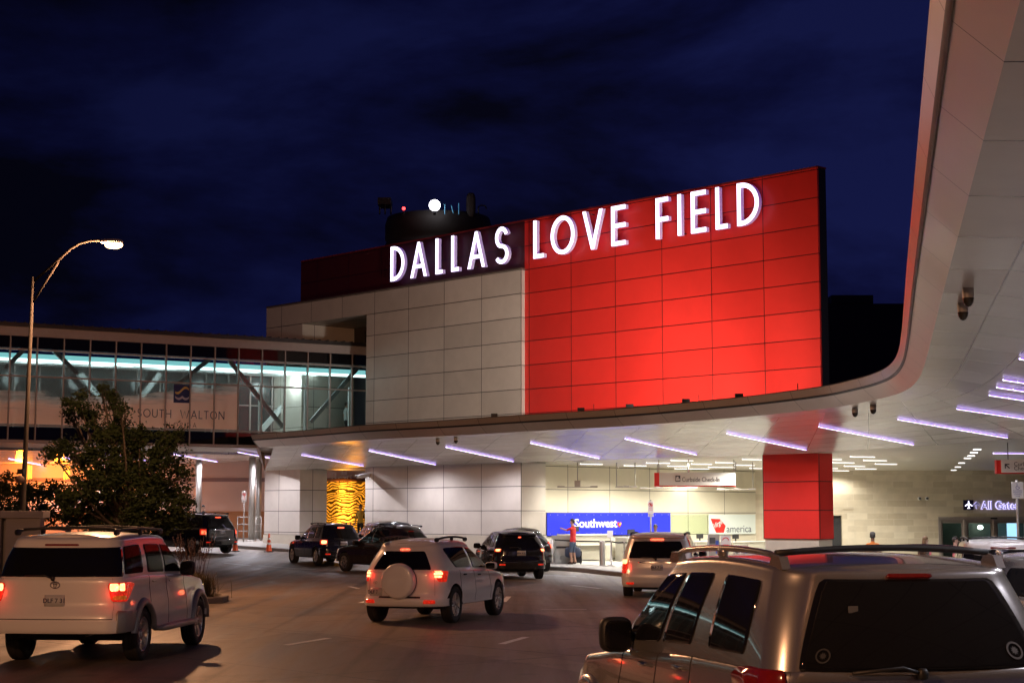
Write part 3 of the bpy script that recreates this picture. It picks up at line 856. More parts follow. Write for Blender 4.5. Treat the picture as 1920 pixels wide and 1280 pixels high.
# projecting stones
mb = MB()
for px, py, w in ((1610,900,40),(1578,942,22),(1647,955,28),(1703,898,45),(1755,905,50),(1706,1018,30)):
    a = PX(px); slab(mb, PS, a, PX(px + w), PZ(py + 12), PZ(py), 0.001, 0.035)
mb.build('proud_stone', M['stone'], st)
mb = MB(); slab(mb, PS, bd0 - .02, bd1 + .02, -1.2, zb_ + .02, -.3, -.24); mb.build('service_door', M['black'], st)
for k, px in enumerate((1723, 1737)):
    c = PS.pt(PX(px), PZ(934), .0); Mr = frame_M(c, (1,0,0), (0,0,1))
    t = thing('wall_camera', 'round white wall camera on the stone wall, %s of two' % ('left', 'right')[k], 'camera', tuple(c), 0, 'round wall cameras on the stone wall')
    mb = MB(); mb.lathe([(.09, 0), (.09, .05), (.06, .07), (.05, .07)], 18, 0, Mr); mb.build('housing', M['white'], t)
    mb = MB(); mb.lathe([(.055, .06), (.045, .10), (.001, .115)], 16, 0, Mr); mb.build('lens', M['black'], t)
# sliding doors
dr = thing('sliding_doors', 'grey framed glass sliding doors under the lit gates sign', 'door', tuple(PS.pt((d0+d1)/2, -.25, 0)))
mb = MB()
fr_ = mat('pale aluminium frame', (.50, .45, .42), .35, .6)
slab(mb, PS, d0, d1, zt - .16, zt, -.3, .02)
jx = [1757, 1805, 1860, 1922, 1975]
for px in jx: slab(mb, PS, PX(px), PX(px) + .14, -1.0, zt - .16, -.28, .03)
mb.build('frame', fr_, dr)
for k in range(len(jx) - 1):
    mb = MB(); a, b = PX(jx[k]) + .14, PX(jx[k+1])
    slab(mb, PS, a + .1, b - .1, -.15, zt - .32, -.16, -.13)
    lf = mb.build('glass_leaf', M['glass'], dr)
    mb = MB(); slab(mb, PS, a, a + .1, -1.0, zt - .16, -.18, -.1); slab(mb, PS, b - .1, b, -1.0, zt - .16, -.18, -.1); slab(mb, PS, a + .1, b - .1, zt - .32, zt - .16, -.18, -.1); slab(mb, PS, a+.1, b-.1, -1.0, -.15, -.18, -.1)
    mb.build('leaf_frame', fr_, dr)
mb = MB(); slab(mb, PS, PX(1855), PX(1867), zt - .12, zt - .05, .02, .08); mb.build('door_sensor', M['black'], dr)
# lobby behind the doors
lb = thing('lobby', 'dim lobby seen through the sliding doors', 'room', (24, 88, 0))
mb = MB(); mb.box((PS.p.x + d0 - 2, 90, -1.2), (PS.p.x + d1 + 2, 90.2, 4)); mb.build('rear_wall', mat('lobby wall', (.12, .13, .10), .6, var=.4, scale=.6), lb)
mb = MB(); mb.box((PS.p.x + d0 - 2, 83.6, -.3), (PS.p.x + d1 + 2, 90, -.25)); mb.build('floor', mat('lobby floor', (.2, .2, .18), .3), lb)
mb = MB(); mb.box((PS.p.x + d0 - 2, 83.6, 3.0), (PS.p.x + d1 + 2, 90, 3.1)); mb.build('ceiling', M['white'], lb)
mb = MB()
q = at(1898, 1000, 89); mb.box((q.x - .25, 89, 0.2), (q.x + .25, 89.1, 1.9)); mb.build('lit_screen', emis('screen', (.45, .7, 1), 2.2), lb)
mb = MB(); q = at(1838, 988, 89.5); mb.blob(q, (.15, .1, .12), 1, 8); mb.build('hall_lamp', emis('hall lamp', (1, 1, .9), 12), lb)
mb = MB(); q = at(1785, 1000, 89.5); mb.box((q.x-1.5, 89.4, 2.6), (q.x + 3.5, 89.6, 2.7)); mb.build('ceiling_strip', emis('hall strip', (.8, 1, .85), 3), lb)
# ------------------------------------------------------------------ skybridge
sb = thing('skybridge', 'long glazed pedestrian bridge with banner crossing at left', 'bridge', tuple(PB.pt(10, 5.2, -2.5)))
TB1 = 42.0
ML = [0.02] + [0.83 + 1.1545*k for k in range(36)]
mb = MB()
for t in ML: slab(mb, PB, t - .026, t + .026, 5.25, 9.66, -.10, .05)
for z, w in ((5.86, .035), (7.96, .028), (9.10, .035)): slab(mb, PB, -.5, TB1, z - w, z + w, -.09, .045)
slab(mb, PB, -.5, TB1, 9.66, 10.05, -.3, .10); slab(mb, PB, -.5, TB1, 5.12, 5.25, -.3, .10)
mb.build('window_frame', M['bwhite'], sb)
mb = MB(); slab(mb, PB, -.5, TB1, 5.915, 9.045, -.03, -.018); mb.build('glazing', M['glass'], sb)
mb = MB(); slab(mb, PB, -.5, TB1, 9.155, 9.66, -.04, -.02); slab(mb, PB, -.5, TB1, 5.25, 5.805, -.04, -.02); mb.build('spandrel', M['dglass'], sb)
mb = MB(); slab(mb, PB, -.5, TB1, 10.05, 10.14, -5.6, .22); slab(mb, PB, -.5, TB1, 10.14, 10.24, -5.5, .05)
rfm = mat('ribbed dark roof', (.05, .045, .04), .45, .5); rfo = mb.build('roof', rfm, sb)
mb = MB()
for k in range(100): slab(mb, PB, k*.42, k*.42 + .05, 10.24, 10.28, -5.4, .1)
mb.build('rib', rfm, rfo)
mb = MB(); slab(mb, PB, -.5, TB1, 5.12, 5.80, -5.3, -.3); mb.build('floor', mat('bridge underside', (.42, .38, .33), .45, .2), sb)
mb = MB(); slab(mb, PB, -.5, TB1, 8.86, 9.02, -5.0, -1.25); mb.build('ceiling', mat('bridge ceiling', (.62, .66, .66), .6), sb)
mb = MB(); slab(mb, PB, -.5, TB1, 8.70, 8.83, -1.24, -1.20); mb.build('cove_light', emis('cove glow', (.80, 1.0, .98), 4.0), sb)
mb = MB(); slab(mb, PB, -.5, TB1, 8.833, 9.04, -1.24, -1.20); mb.build('cove_soft_glow', emis('painted soft cove glow', (.40, .88, .90), 1.0), sb)  # glows faintly to paint light fading upward from the strip
for k in range(7):  # point lights without fixtures, added to brighten the bridge interior
    L = bpy.data.lights.new('bridge_fill_light', 'POINT'); L.energy = 95; L.color = (.95, 1, 1); L.shadow_soft_size = .35
    lo = bpy.data.objects.new('bridge_fill_light', L); COL.objects.link(lo); lo.parent = sb; lo.location = PB.pt(2.6 + 3.1*k, 8.35, -3.3) - Vector(sb.location)
mb = MB(); slab(mb, PB, -.5, TB1, 5.81, 9.3, -5.3, -5.2)
mb.build('rear_glazing', mat('dark rear glazing', (.035, .055, .055), .12), sb)
mb = MB()
for k in range(36):
    t = 1.5 + 1.1545*k; slab(mb, PB, t - .03, t + .03, 5.81, 8.86, -5.19, -5.1)
slab(mb, PB, -.5, TB1, 7.38, 7.44, -5.19, -5.12)
mb.build('rear_frame', M['bwhite'], sb)
whs = mat('painted white steel', (.62, .66, .66), .45)
for k in range(18):
    t = .6 + 2.309*k
    mb = MB(); slab(mb, PB, t - .07, t + .07, 5.81, 8.15, -.75, -.6); mb.build('post', whs, sb)
whd = mat('front brace grey', (.16, .18, .19), .5)
def brace(t0, z0, t1, z1, off, w=.13):
    a, b = PB.pt(t0, z0, off), PB.pt(t1, z1, off)
    d = (b - a); L = d.length; d.normalize(); nrm = PB.n; s_ = d.cross(nrm).normalized()
    Mx = Matrix((d, s_, nrm)).transposed().to_4x4(); Mx.translation = a
    mb = MB(); mb.box((0, -w, -w*.8), (L, w, w*.8), 0, Mx); mb.build('brace', whs if off < -1 else whd, sb)
for k, (p0, y0, p1, y1, off) in enumerate(((672,688,583,790,-.30),(430,676,530,800,-.30),(392,674,330,722,-.30),(100,656,145,700,-.30),(48,652,10,690,-.30),
                              (490,806,574,712,-4.6),(640,715,690,775,-4.6),(300,700,220,800,-4.6),(150,700,220,790,-4.6))):
    t0, z0 = PB.tz(p0, y0, off); t1, z1 = PB.tz(p1, y1, off); brace(t0, z0, t1, z1, off, .09 if off > -1 else .12)
for k in range(12):
    t = 1.3 + 3.1*k
    mb = MB(); slab(mb, PB, t, t + .5, 8.83, 8.858, -3.0, -2.7); mb.build('downlight', emis('bridge downlight%d' % k, (.9, 1, 1), 4), sb)
# printed banner behind the glass
m, nt, out = new_mat('printed dune banner'); n = N(nt)
uv = n('ShaderNodeUVMap'); sp = n('ShaderNodeSeparateXYZ', {0: uv.outputs[0]})
mp = n('ShaderNodeMapping', {'Vector': uv.outputs[0], 'Scale': (.12, .9, 1)})
ns = n('ShaderNodeTexNoise', {'Vector': mp.outputs[0], 'Scale': 2.5, 'Detail': 6.0, 'Roughness': .6})
hgt = n.math('ADD', sp.outputs[1], n.math('MULTIPLY', n.math('SUBTRACT', ns.outputs[0], .5), 1.5))
edge = n('ShaderNodeMapRange', {0: sp.outputs[0], 1: 6.6, 2: 12.5, 3: 7.85, 4: 7.05})
al = n('ShaderNodeMapRange', {0: n.math('SUBTRACT', edge.outputs[0], hgt), 1: -.25, 2: .35, 3: 0.08, 4: 1.0})
crp = n('ShaderNodeValToRGB', {0: n.math('SUBTRACT', n.math('MULTIPLY', hgt, .5), 2.93)})
crp.color_ramp.elements[0].color = (.98, .72, .60, 1); crp.color_ramp.elements[0].position = 0.0
crp.color_ramp.elements[1].color = (.80, .58, .52, 1); crp.color_ramp.elements[1].position = 1.0
d0 = n('ShaderNodeBsdfPrincipled', {'Base Color': crp.outputs[0], 'Roughness': .6}); d1 = n('ShaderNodeBsdfTranslucent', {'Color': crp.outputs[0]}); d = n('ShaderNodeMixShader', {0: .5, 1: d0.outputs[0], 2: d1.outputs[0]}); t_ = n('ShaderNodeBsdfTransparent', {'Color': (.6, .62, .62, 1)})
mx = n('ShaderNodeMixShader', {0: al.outputs[0], 1: t_.outputs[0], 2: d.outputs[0]}); nt.links.new(mx.outputs[0], out.inputs[0])
bn = thing('banner', 'faded pink printed banner with wave emblem reading SOUTH WALTON FLORIDA', 'banner', tuple(PB.pt(12, 5.9, -.06)))
mb = MB(); slab(mb, PB, 6.63, 22.0, 5.925, 8.5, -.016, -.011); mb.build('print', m, bn)
INK = mat('navy ink', (.06, .045, .10), .6, var=0)
def letters_on(P, off, words, p0, p1, zb, h, t_, mt, parent, widths, gap=.22, name='lettering'):
    "set capitals of height h between plane coordinates p0 and p1 (visual left to right)"
    W = []
    for ch in words: W.append(widths.get(ch, .7) if ch != ' ' else .75)
    tot = sum(W) + gap * (len(W) - 1)
    L = abs(p1 - p0); k = L / (tot * h)
    sgn = 1 if p1 > p0 else -1
    x = 0; mb = MB()
    for ch, w in zip(words, W):
        if ch != ' ':
            vs, fs = loops_geo(letter(ch, w * k, t_), .004 / h)
            Mf = frame_M(P.pt(p0 + sgn * x * h, zb, off), P.d * sgn, (0, 0, 1)) @ Matrix.Scale(h, 4)
            mb.add(vs, fs, 0, Mf)
        x += (w + gap) * k
    return mb.build(name, mt, parent)
wd = dict(S=.55, O=.95, U=.72, T=.62, H=.75, W=1.25, A=.85, L=.5, N=.8, F=.52, R=.6, I=.1, D=.8)
def PBt(px): return PB.tz(px, 780, -.05)[0]
z1_ = PB.tz(340, 784, -.05)[1]
letters_on(PB, -.007, 'SOUTH WALTON', PBt(257), PBt(420), z1_, .37, .10, INK, bn, wd)
letters_on(PB, -.007, 'FLORIDA', PBt(309), PBt(368), PB.tz(340, 801, -.05)[1], .22, .09, mat('brown ink', (.20, .09, .07), .6), bn, wd, gap=.45)
mb = MB(); zt_, zb2 = PB.tz(340, 721, -.05)[1], PB.tz(340, 755, -.05)[1]
slab(mb, PB, PBt(356), PBt(324), zb2, zt_, -.010, -.006); mb.build('emblem', mat('navy square', (.012, .025, .12), .5), bn)
def wave(zc, col, nm):
    a, b = PBt(327), PBt(353); mb = MB(); P_ = []
    for i in range(25):
        f = i / 24; t = a + (b - a) * f
        if nm == 0: z = zc + .13*math.sin((f - .45) * 5.2) * (1) + .02
        else: z = zc - .085*abs(math.sin(f * 2*PI * .98)) + .03
        w = .042 + .016*math.sin(f*PI)
        P_.append([PB.pt(t, z - w, -.004), PB.pt(t, z + w, -.004)])
    mb.grid(P_, 0); mb.build('wave_mark', mat('wave%d' % nm, col, .5), bn)
wave((zt_*.66 + zb2*.34) , (.6, .45, .12), 0); wave((zt_*.28 + zb2*.72), (.42, .42, .5), 1)

# ------------------------------------------------------------------ under the bridge
up_ = thing('underpass_ceiling', 'low pale metal ceiling behind and under the skybridge', 'ceiling', tuple(PB.pt(12, 5, -15)))
mb = MB(); slab(mb, PB, 0.3, 46, 5.0, 5.11, -44, -5.35); mb.build('panels', M['soffit'], up_)
def uhit(px, py, z=5.0):
    p = atz(px, py, z); return Vector((p.x, p.y, z - .01))
for a, b, lab in (((-60,869),(30,882),'cut by the left edge'),((17,859),(122,879),'leftmost complete one behind the lamp post'),((104,854),(204,872),'crossed by the tree crown'),((196,849),(272,862),'mostly hidden by the tree'),
             ((322,849.5),(407,864.5),'ending right of the tree'),((447,846),(515,859),'beside the pair of steel columns')):
    lightbar(uhit(*a), uhit(*b), label='violet-white light bar under the skybridge, ' + lab, group='light bars under the skybridge')
tw = thing('terminal_wall', 'pale stone terminal wall under the skybridge behind the steel columns', 'wall', (-22, 99.5, 0))
mb = MB(); q0, q1 = at(-200, 900, 99), at(800, 900, 99); mb.box((q0.x, 99, -1), (q1.x, 99.6, 6.5)); mb.build('upper_face', mat('pale stone', (.74, .66, .62), .55, var=.06, scale=.8), tw)
mb = MB(); mb.box((q0.x, 98.9, -1), (q1.x, 98.99, H + (962-958)/3166.4*99)); mb.build('base_course', mat('orange stone', (.48, .26, .12), .6), tw)
mb = MB(); mb.box((q0.x, 98.93, 4.0), (q1.x, 98.99, 4.22)); mb.build('band', mat('mauve band', (.30, .24, .26), .5), tw)
# fingerprint screens
m, nt, out = new_mat('backlit contour screen'); n = N(nt)
uv = n('ShaderNodeUVMap')
ns = n('ShaderNodeTexWave', {'Vector': n('ShaderNodeMapping', {'Vector': uv.outputs[0], 'Location': (.5, -2.6, 0)}).outputs[0], 'Scale': 2.1, 'Distortion': 17.0, 'Detail': 1.0, 'Detail Scale': .5}, wave_type='RINGS', wave_profile='SAW')
hf = n('ShaderNodeTexNoise', {'Vector': n('ShaderNodeMapping', {'Vector': uv.outputs[0], 'Scale': (1, 1.6, 1)}).outputs[0], 'Scale': 7.0, 'Detail': 2.0})
st_ = ns.outputs['Fac']
on = n.math('GREATER_THAN', st_, .48)
cut = n.math('GREATER_THAN', hf.outputs[0], .38)
on = n.math('MULTIPLY', on, cut)
sp = n('ShaderNodeSeparateXYZ', {0: uv.outputs[0]})
g1 = n.math('POWER', 2.718, n.math('MULTIPLY', n.math('POWER', n.math('SUBTRACT', sp.outputs[0], 0.0), 2.0), -14.0))
g2 = n.math('POWER', 2.718, n.math('MULTIPLY', n.math('POWER', n.math('SUBTRACT', sp.outputs[0], .42), 2.0), -30.0))
vfade = n('ShaderNodeMapRange', {0: sp.outputs[1], 1: .6, 2: 3.6, 3: 1.0, 4: .35})
glow = n.math('ADD', 1.0, n.math('MULTIPLY', n.math('ADD', n.math('MULTIPLY', g1, 6.0), n.math('MULTIPLY', g2, 3.0)), vfade.outputs[0]))
stg = n.math('MULTIPLY', n.math('ADD', n.math('MULTIPLY', on, 1.1), .07), glow)
e = n('ShaderNodeEmission', {'Color': (1.0, .34, .02, 1), 'Strength': stg}); nt.links.new(e.outputs[0], out.inputs[0])
M['screen'] = m
def drum(px, D, rpx, ytop, ybot, label):
    c = at(px, 950, D); r = rpx / 3166.4 * D
    zt2 = H + (962 - ytop) / 3166.4 * D; zb2 = H + (962 - ybot) / 3166.4 * D
    t = thing('art_screen', label, 'artwork', (c.x, D, zb2), 0, 'glowing orange curved screens')
    P_, U_ = [], []
    for i in range(33):
        a = PI + PI * i / 32
        P_.append([(c.x + r*math.cos(a), D + r*.8*math.sin(a), z) for z in (zb2, zt2)]); U_.append([((i/32 - .5)*PI*r, 0), ((i/32 - .5)*PI*r, zt2 - zb2)])
    mb = MB(); mb.grid(P_, 0, uv=U_); mb.build('screen', M['screen'], t, fix=False)
    mb = MB(); mb.lathe([(r*1.03, zt2), (r*1.03, zt2+.14), (.01, zt2+.14)], 32, 0, Matrix.Translation((c.x, D, 0))); mb.build('cap', mat('amber cap', (.35, .15, .04), .5), t)
    L = bpy.data.lights.new('screen_glow', 'POINT'); L.energy = 120; L.color = (1, .38, .05); L.shadow_soft_size = .5
    lo = bpy.data.objects.new('screen_glow', L); COL.objects.link(lo); lo.parent = t; lo.location = (0, -r*.8 - .8, 2.6)
drum(646, 91.5, 40, 903, 1012, 'curved glowing orange screen with fingerprint-like contour lines beside the white wall')
AMB = emis('amber strip', (1, .36, .03), 4.0)
for px, lab in ((54, 'left cluster'), (125, 'right cluster')):
    c = at(px, 885, 97.5)
    t = thing('amber_light_strips', 'three upright amber light strips on the wall behind the lamp post, ' + lab, 'light', tuple(c), 0, 'amber light strips under the skybridge')
    s_ = 97.5 / 3166.4
    for k in range(3):
        mb = MB(); x0 = c.x + (k - 1) * 4.4 * s_
        mb.box((x0 - .035, 97.5, H + (962 - 899 + k)*s_), (x0 + .035, 97.56, H + (962 - 871 - k)*s_)); mb.build('strip', AMB, t)
    L = bpy.data.lights.new('strip_glow', 'POINT'); L.energy = 600; L.color = (1, .22, .012); L.shadow_soft_size = .3
    lo = bpy.data.objects.new('strip_glow', L); COL.objects.link(lo); lo.parent = t; lo.location = (0, -1.6, 0)
# white cube sculpture shelf above the screen
cs = thing('cube_relief', 'stacked white square frames above the orange screen', 'artwork', tuple(at(640, 903, 97)))
mb = MB()
for px, y, w, hh in ((622,885,8,14),(634,893,14,12),(640,879,10,10),(650,890,9,20)):
    a = at(px, y, 98.6); s_ = 98.6 / 3166.4
    for k in (0, 1):
        mb.box((a.x + k*(w*s_ - .06), 98.5, a.z - hh*s_), (a.x + k*(w*s_-.06) + .06, 98.8, a.z)); 
        mb.box((a.x + .06, 98.52, a.z - .06 - k*(hh*s_ - .06)), (a.x + w*s_ - .06, 98.8, a.z - k*(hh*s_ - .06)))
mb.build('frames', M['white'], cs)

def gp(px, D, dz=.15):
    p = at(px, 962, D); return Vector((p.x, D, gz(p.x, D) + dz))
# steel columns
for px, D, r_, lab in ((472, 86, .17, 'left column of the polished pair beside the pillar'), (484, 89, .16, 'right column of the polished pair beside the pillar'), (371, 90, .17, 'polished column at the right edge of the tree')):
    b = gp(px, D); t = thing('steel_column', 'round steel ' + lab, 'column', tuple(b), 0, 'round steel columns under the bridge')
    mb = MB(); mb.tube([b, (b.x, b.y, 5.05)], r_, 24); mb.build('shaft', M['steel'], t)
    mb = MB(); mb.lathe([(r_*1.5, 0), (r_*1.5, .05), (r_*1.05, .08)], 24, 0, Matrix.Translation(b)); mb.build('collar', M['galv'], t)
rl_ = thing('railing', 'galvanised pipe railing between the steel columns and pillar', 'railing', tuple(gp(460, 87)))
mb = MB()
for px in (446, 457, 468, 480, 490):
    b = gp(px, 87); mb.tube([b, b + Vector((0, 0, 1.25))], .028, 8)
for h_ in (.5, .85, 1.22):
    mb.tube([gp(446, 87) + Vector((0,0,h_)), gp(492, 87) + Vector((0,0,h_))], .024, 8)
mb.build('pipe', M['galv'], rl_)

# ------------------------------------------------------------------ signs
SIGNW = mat('sign white', (.72, .71, .68), .5, var=.02)
SIGNR = mat('sign red', (.65, .02, .015), .45, var=.02)
TXT = mat('sign grey text', (.045, .04, .045), .6, var=0)
def flat_text(P_o, ax, ay, body, size, mt, parent, depth=.004, width=None, bold=0, align='LEFT', name='lettering', space=1.0):
    vs, fs = text_geo(body, size, depth, align, bold, width, space)
    mb = MB(); mb.add(vs, fs, 0, frame_M(P_o, ax, ay)); return mb.build(name, mt, parent)
X_ = Vector((1, 0, 0)); Z_ = Vector((0, 0, 1))
# southwest board on the wall
bs = thing('airline_board', 'long blue wall board reading Southwest with a small striped heart', 'sign', tuple(PV.pt(4, 1.2, .1)))
mb = MB(); slab(mb, PV, 0.01, 8.0, 1.19, 2.17, .06, .10); mb.build('board', mat('airline blue', (.012, .022, .50), .4, var=.03), bs)
mb = MB()
for k in range(18):
    for z in (1.27, 2.09): c = PV.pt(.2 + k*.45, z, .10); mb.lathe([(.018, 0), (.018, .015), (.001, .017)], 8, 0, frame_M(c, PV.d, Z_))
mb.build('stud', M['steel'], bs)
ta, tb_ = PV.tz(1077, 985, .1)[0], PV.tz(1157, 985, .1)[0]
flat_text(PV.pt(ta, PV.tz(1077, 988, .1)[1], .108), PV.d, Z_, 'Southwest', .52, SIGNW, bs, width=tb_ - ta, bold=.012)
hx = PV.tz(1157.5, 985, .1)[0]; hz_ = PV.tz(1160, 990, .1)[1]
def heart(s_): return [(0, -.55*s_), (.55*s_, .1*s_), (.5*s_, .38*s_), (.25*s_, .45*s_), (0, .25*s_), (-.25*s_, .45*s_), (-.5*s_, .38*s_), (-.55*s_, .1*s_)]
mb = MB(); vs, fs = loops_geo([heart(.24)], .006); mb.add(vs, fs, 0, frame_M(PV.pt(hx + .13, hz_ + .17, .112), PV.d, Z_)); mb.build('heart_mark', SIGNR, bs)
mb = MB(); mb.poly([frame_M(PV.pt(hx + .13, hz_ + .17, .118), PV.d, Z_) @ Vector(p) for p in ((.0,-.05,0),(.12,.04,0),(.10,.10,0),(-.03,.01,0))]); mb.build('heart_stripe', mat('heart yellow', (.8, .5, .05), .5), bs)
cp = thing('clear_panel', 'clear studded glass wall panel between the blue and white boards', 'panel', tuple(PV.pt(9.4, 1.2, .1)))
mb = MB(); slab(mb, PV, 8.05, 10.70, 1.19, 2.12, .07, .09); mb.build('glass', glass_mat('greenish glass', (.92, .96, .90)), cp)
mb = MB()
for k in range(6):
    for z in (1.27, 2.04): c = PV.pt(8.2 + k*.47, z, .09); mb.lathe([(.018, 0), (.018, .015), (.001, .017)], 8, 0, frame_M(c, PV.d, Z_))
mb.build('stud', M['steel'], cp)
bs = thing('airline_board', 'white wall board with a red gem-shaped emblem reading Virgin america', 'sign', tuple(PV.pt(12.5, 1.2, .1)))
mb = MB(); slab(mb, PV, 10.74, 14.23, 1.16, 2.10, .06, .10); mb.build('board', mat('white acrylic', (.66, .72, .66), .35, var=.02), bs)
def pv(x, y, off): t, z = PV.tz(x, y, off); return PV.pt(t, z, off)
mb = MB(); V2 = [(1332.5,971.8),(1350,972.5),(1360.7,985),(1357,998),(1343,998),(1339,989)]
mb.poly([pv(x, y, .112) for x, y in V2]); mb.build('emblem', SIGNR, bs, fix=False)
vs, fs = text_geo('Virgin', .38, .002, 'LEFT', 0.004); Sh = Matrix(((1, .25, 0, 0), (0, 1.05, 0, 0), (0, 0, 1, 0), (0, 0, 0, 1)))
Rt = Matrix.Rotation(R(22), 4, 'Z'); mb = MB(); mb.add(vs, fs, 0, frame_M(pv(1338.5, 991, .118), PV.d, Z_) @ Rt @ Sh @ Matrix.Scale(.85, 4)); mb.build('script', SIGNW, bs)
ta, tb_ = PV.tz(1362.5, 998, .11)[0], PV.tz(1409, 998, .11)[0]
flat_text(pv(1362.5, 997.3, .112), PV.d, Z_, 'america', .5, mat('slate text', (.12, .13, .16), .5, var=0), bs, width=tb_ - ta)

def hang_sign(px0, px1, y0, y1, D, label, rods, arrow=False, lines=None):
    a, b = at(px0, y0, D), at(px1, y1, D); s_ = D / 3166.4
    t = thing('hanging_sign', label, 'sign', ((a.x + b.x)/2, D, b.z))
    mb = MB(); mb.box((a.x, D + .02, b.z - 2.2*s_), (b.x, D + .22, a.z)); mb.build('red_casing', SIGNR, t)
    mb = MB(); mb.box((a.x + 8.5*s_, D - .06, b.z), (b.x - 1.5*s_ + .02, D + .018, a.z + .01)); mb.build('face_panel', SIGNW, t)
    for px in rods:
        mb = MB(); q = at(px, y0, D); mb.tube([(q.x, D + .1, a.z), (q.x, D + .1, ZC)], .018, 8); mb.build('rod', M['galv'], t)
    return t, s_
t, s_ = hang_sign(1227.5, 1379, 886, 909.5, 66, 'long hanging sign with luggage symbol reading Curbside Check-In', (1236, 1292, 1377))
ic_ = at(1266.5, 902.5, 66 - .07)
mb = MB(); mb.box((ic_.x, 65.915, ic_.z), (ic_.x + 9*s_, 65.93, ic_.z + 11.5*s_)); mb.build('symbol_tile', TXT, t)
mb = MB()
for x0, z0, x1, z1 in ((1.2,1.5,3.2,7),(3.6,1.5,5.6,9.5),(6,1.5,7.8,6),(2,7.2,4,9.2)): mb.box((ic_.x + x0*s_, 65.900, ic_.z + z0*s_), (ic_.x + x1*s_, 65.912, ic_.z + z1*s_))
mb.build('symbol', SIGNW, t)
q = at(1279, 902.6, 65.92); flat_text(q, X_, Z_, 'Curbside Check-In', .26, TXT, t, width=70.5*s_)
t, s_ = hang_sign(1868.5, 2010, 862, 885.5, 50, 'hanging red and white sign with diagonal arrow at right edge', (1892, 1960))
q = at(1901, 873, 49.93); flat_text(q, X_, Z_, 'Curbside', .17, TXT, t); q = at(1901, 881, 49.93); flat_text(q, X_, Z_, 'Check-In', .17, TXT, t)
ar = [(0, 0), (0, 1), (1, 1), (.72, .72), (.42, .72), (1.05, .1), (.9, -.05), (.28, .58), (.28, .28)]
ar = [(0,0),(0,1),(1,1),(1,.78),(.40,.78),(1.08,.14),(.92,-.02),(.22,.64),(.22,0)]
q = at(1884, 878, 49.93); vs, fs = loops_geo([ar[::-1]], .01); mb = MB(); mb.add(vs, fs, 0, frame_M(q, X_, Z_) @ Matrix.Scale(9*s_, 4)); mb.build('arrow', TXT, t)

# gates sign over the doors
gs = thing('gates_sign', 'halo-lit All Gates lettering with airplane tile above sliding doors', 'sign', tuple(PS.pt(PX(1850), 2.3, .1)))
s_ = 83 / 3166.4
z0 = PZ(955.5); mb = MB(); slab(mb, PS, PX(1804.5), PX(1823), z0, z0 + 18.5*s_, .0, .12); mb.build('tile', mat('dark violet tile', (.02, .015, .06), .3), gs)
GW = emis('gate glow', (.80, .78, 1), 3.2)
plane_ = [(0,.5),(.06,.42),(.07,.18),(.45,-.08),(.45,-.17),(.07,-.04),(.05,-.3),(.16,-.4),(.16,-.47),(0,-.42)]
pl = plane_ + [(-x, y) for x, y in plane_[::-1][1:-1]]
vs, fs = loops_geo([pl], .01); mb = MB(); mb.add(vs, fs, 0, frame_M(PS.pt(PX(1813.7), z0 + 9.5*s_, .13), X_, Z_) @ Matrix.Scale(15.5*s_, 4)); mb.build('airplane_mark', GW, gs)
for nm, mt_, dz_, bo, dep in (('halo', emis('halo', (.55, .50, 1), 1.7), 0, .022, .02), ('lettering', mat('grey letters', (.22, .2, .26), .4, emit=(.5, .45, 1), estr=.10), .05, -.004, .02)):
    vs, fs = text_geo('All Gates', .54, dep, 'LEFT', bo)
    x0 = min(v.x for v in vs); x1 = max(v.x for v in vs); kx = 71 * s_ / (x1 - x0)
    mb = MB(); mb.add([(v.x * kx, v.y, v.z) for v in vs], fs, 0, frame_M(PS.pt(PX(1838), z0 + 2*s_, .04 + dz_), X_, Z_)); mb.build(nm, mt_, gs)
    aw = [(-.08,0),(.08,0),(.08,.62),(.34,.38),(.46,.5),(0,.95),(-.46,.5),(-.34,.38),(-.08,.62)]
    if nm == 'halo': aw = [(x*1.12, y*1.06 - .03) for x, y in aw]
    vs, fs = loops_geo([aw], .02 / (13*s_)); mb = MB(); mb.add(vs, fs, 0, frame_M(PS.pt(PX(1829.3), z0 + 3*s_, .04 + dz_), X_, Z_) @ Matrix.Scale(13*s_, 4)); mb.build('arrow', mt_, gs)

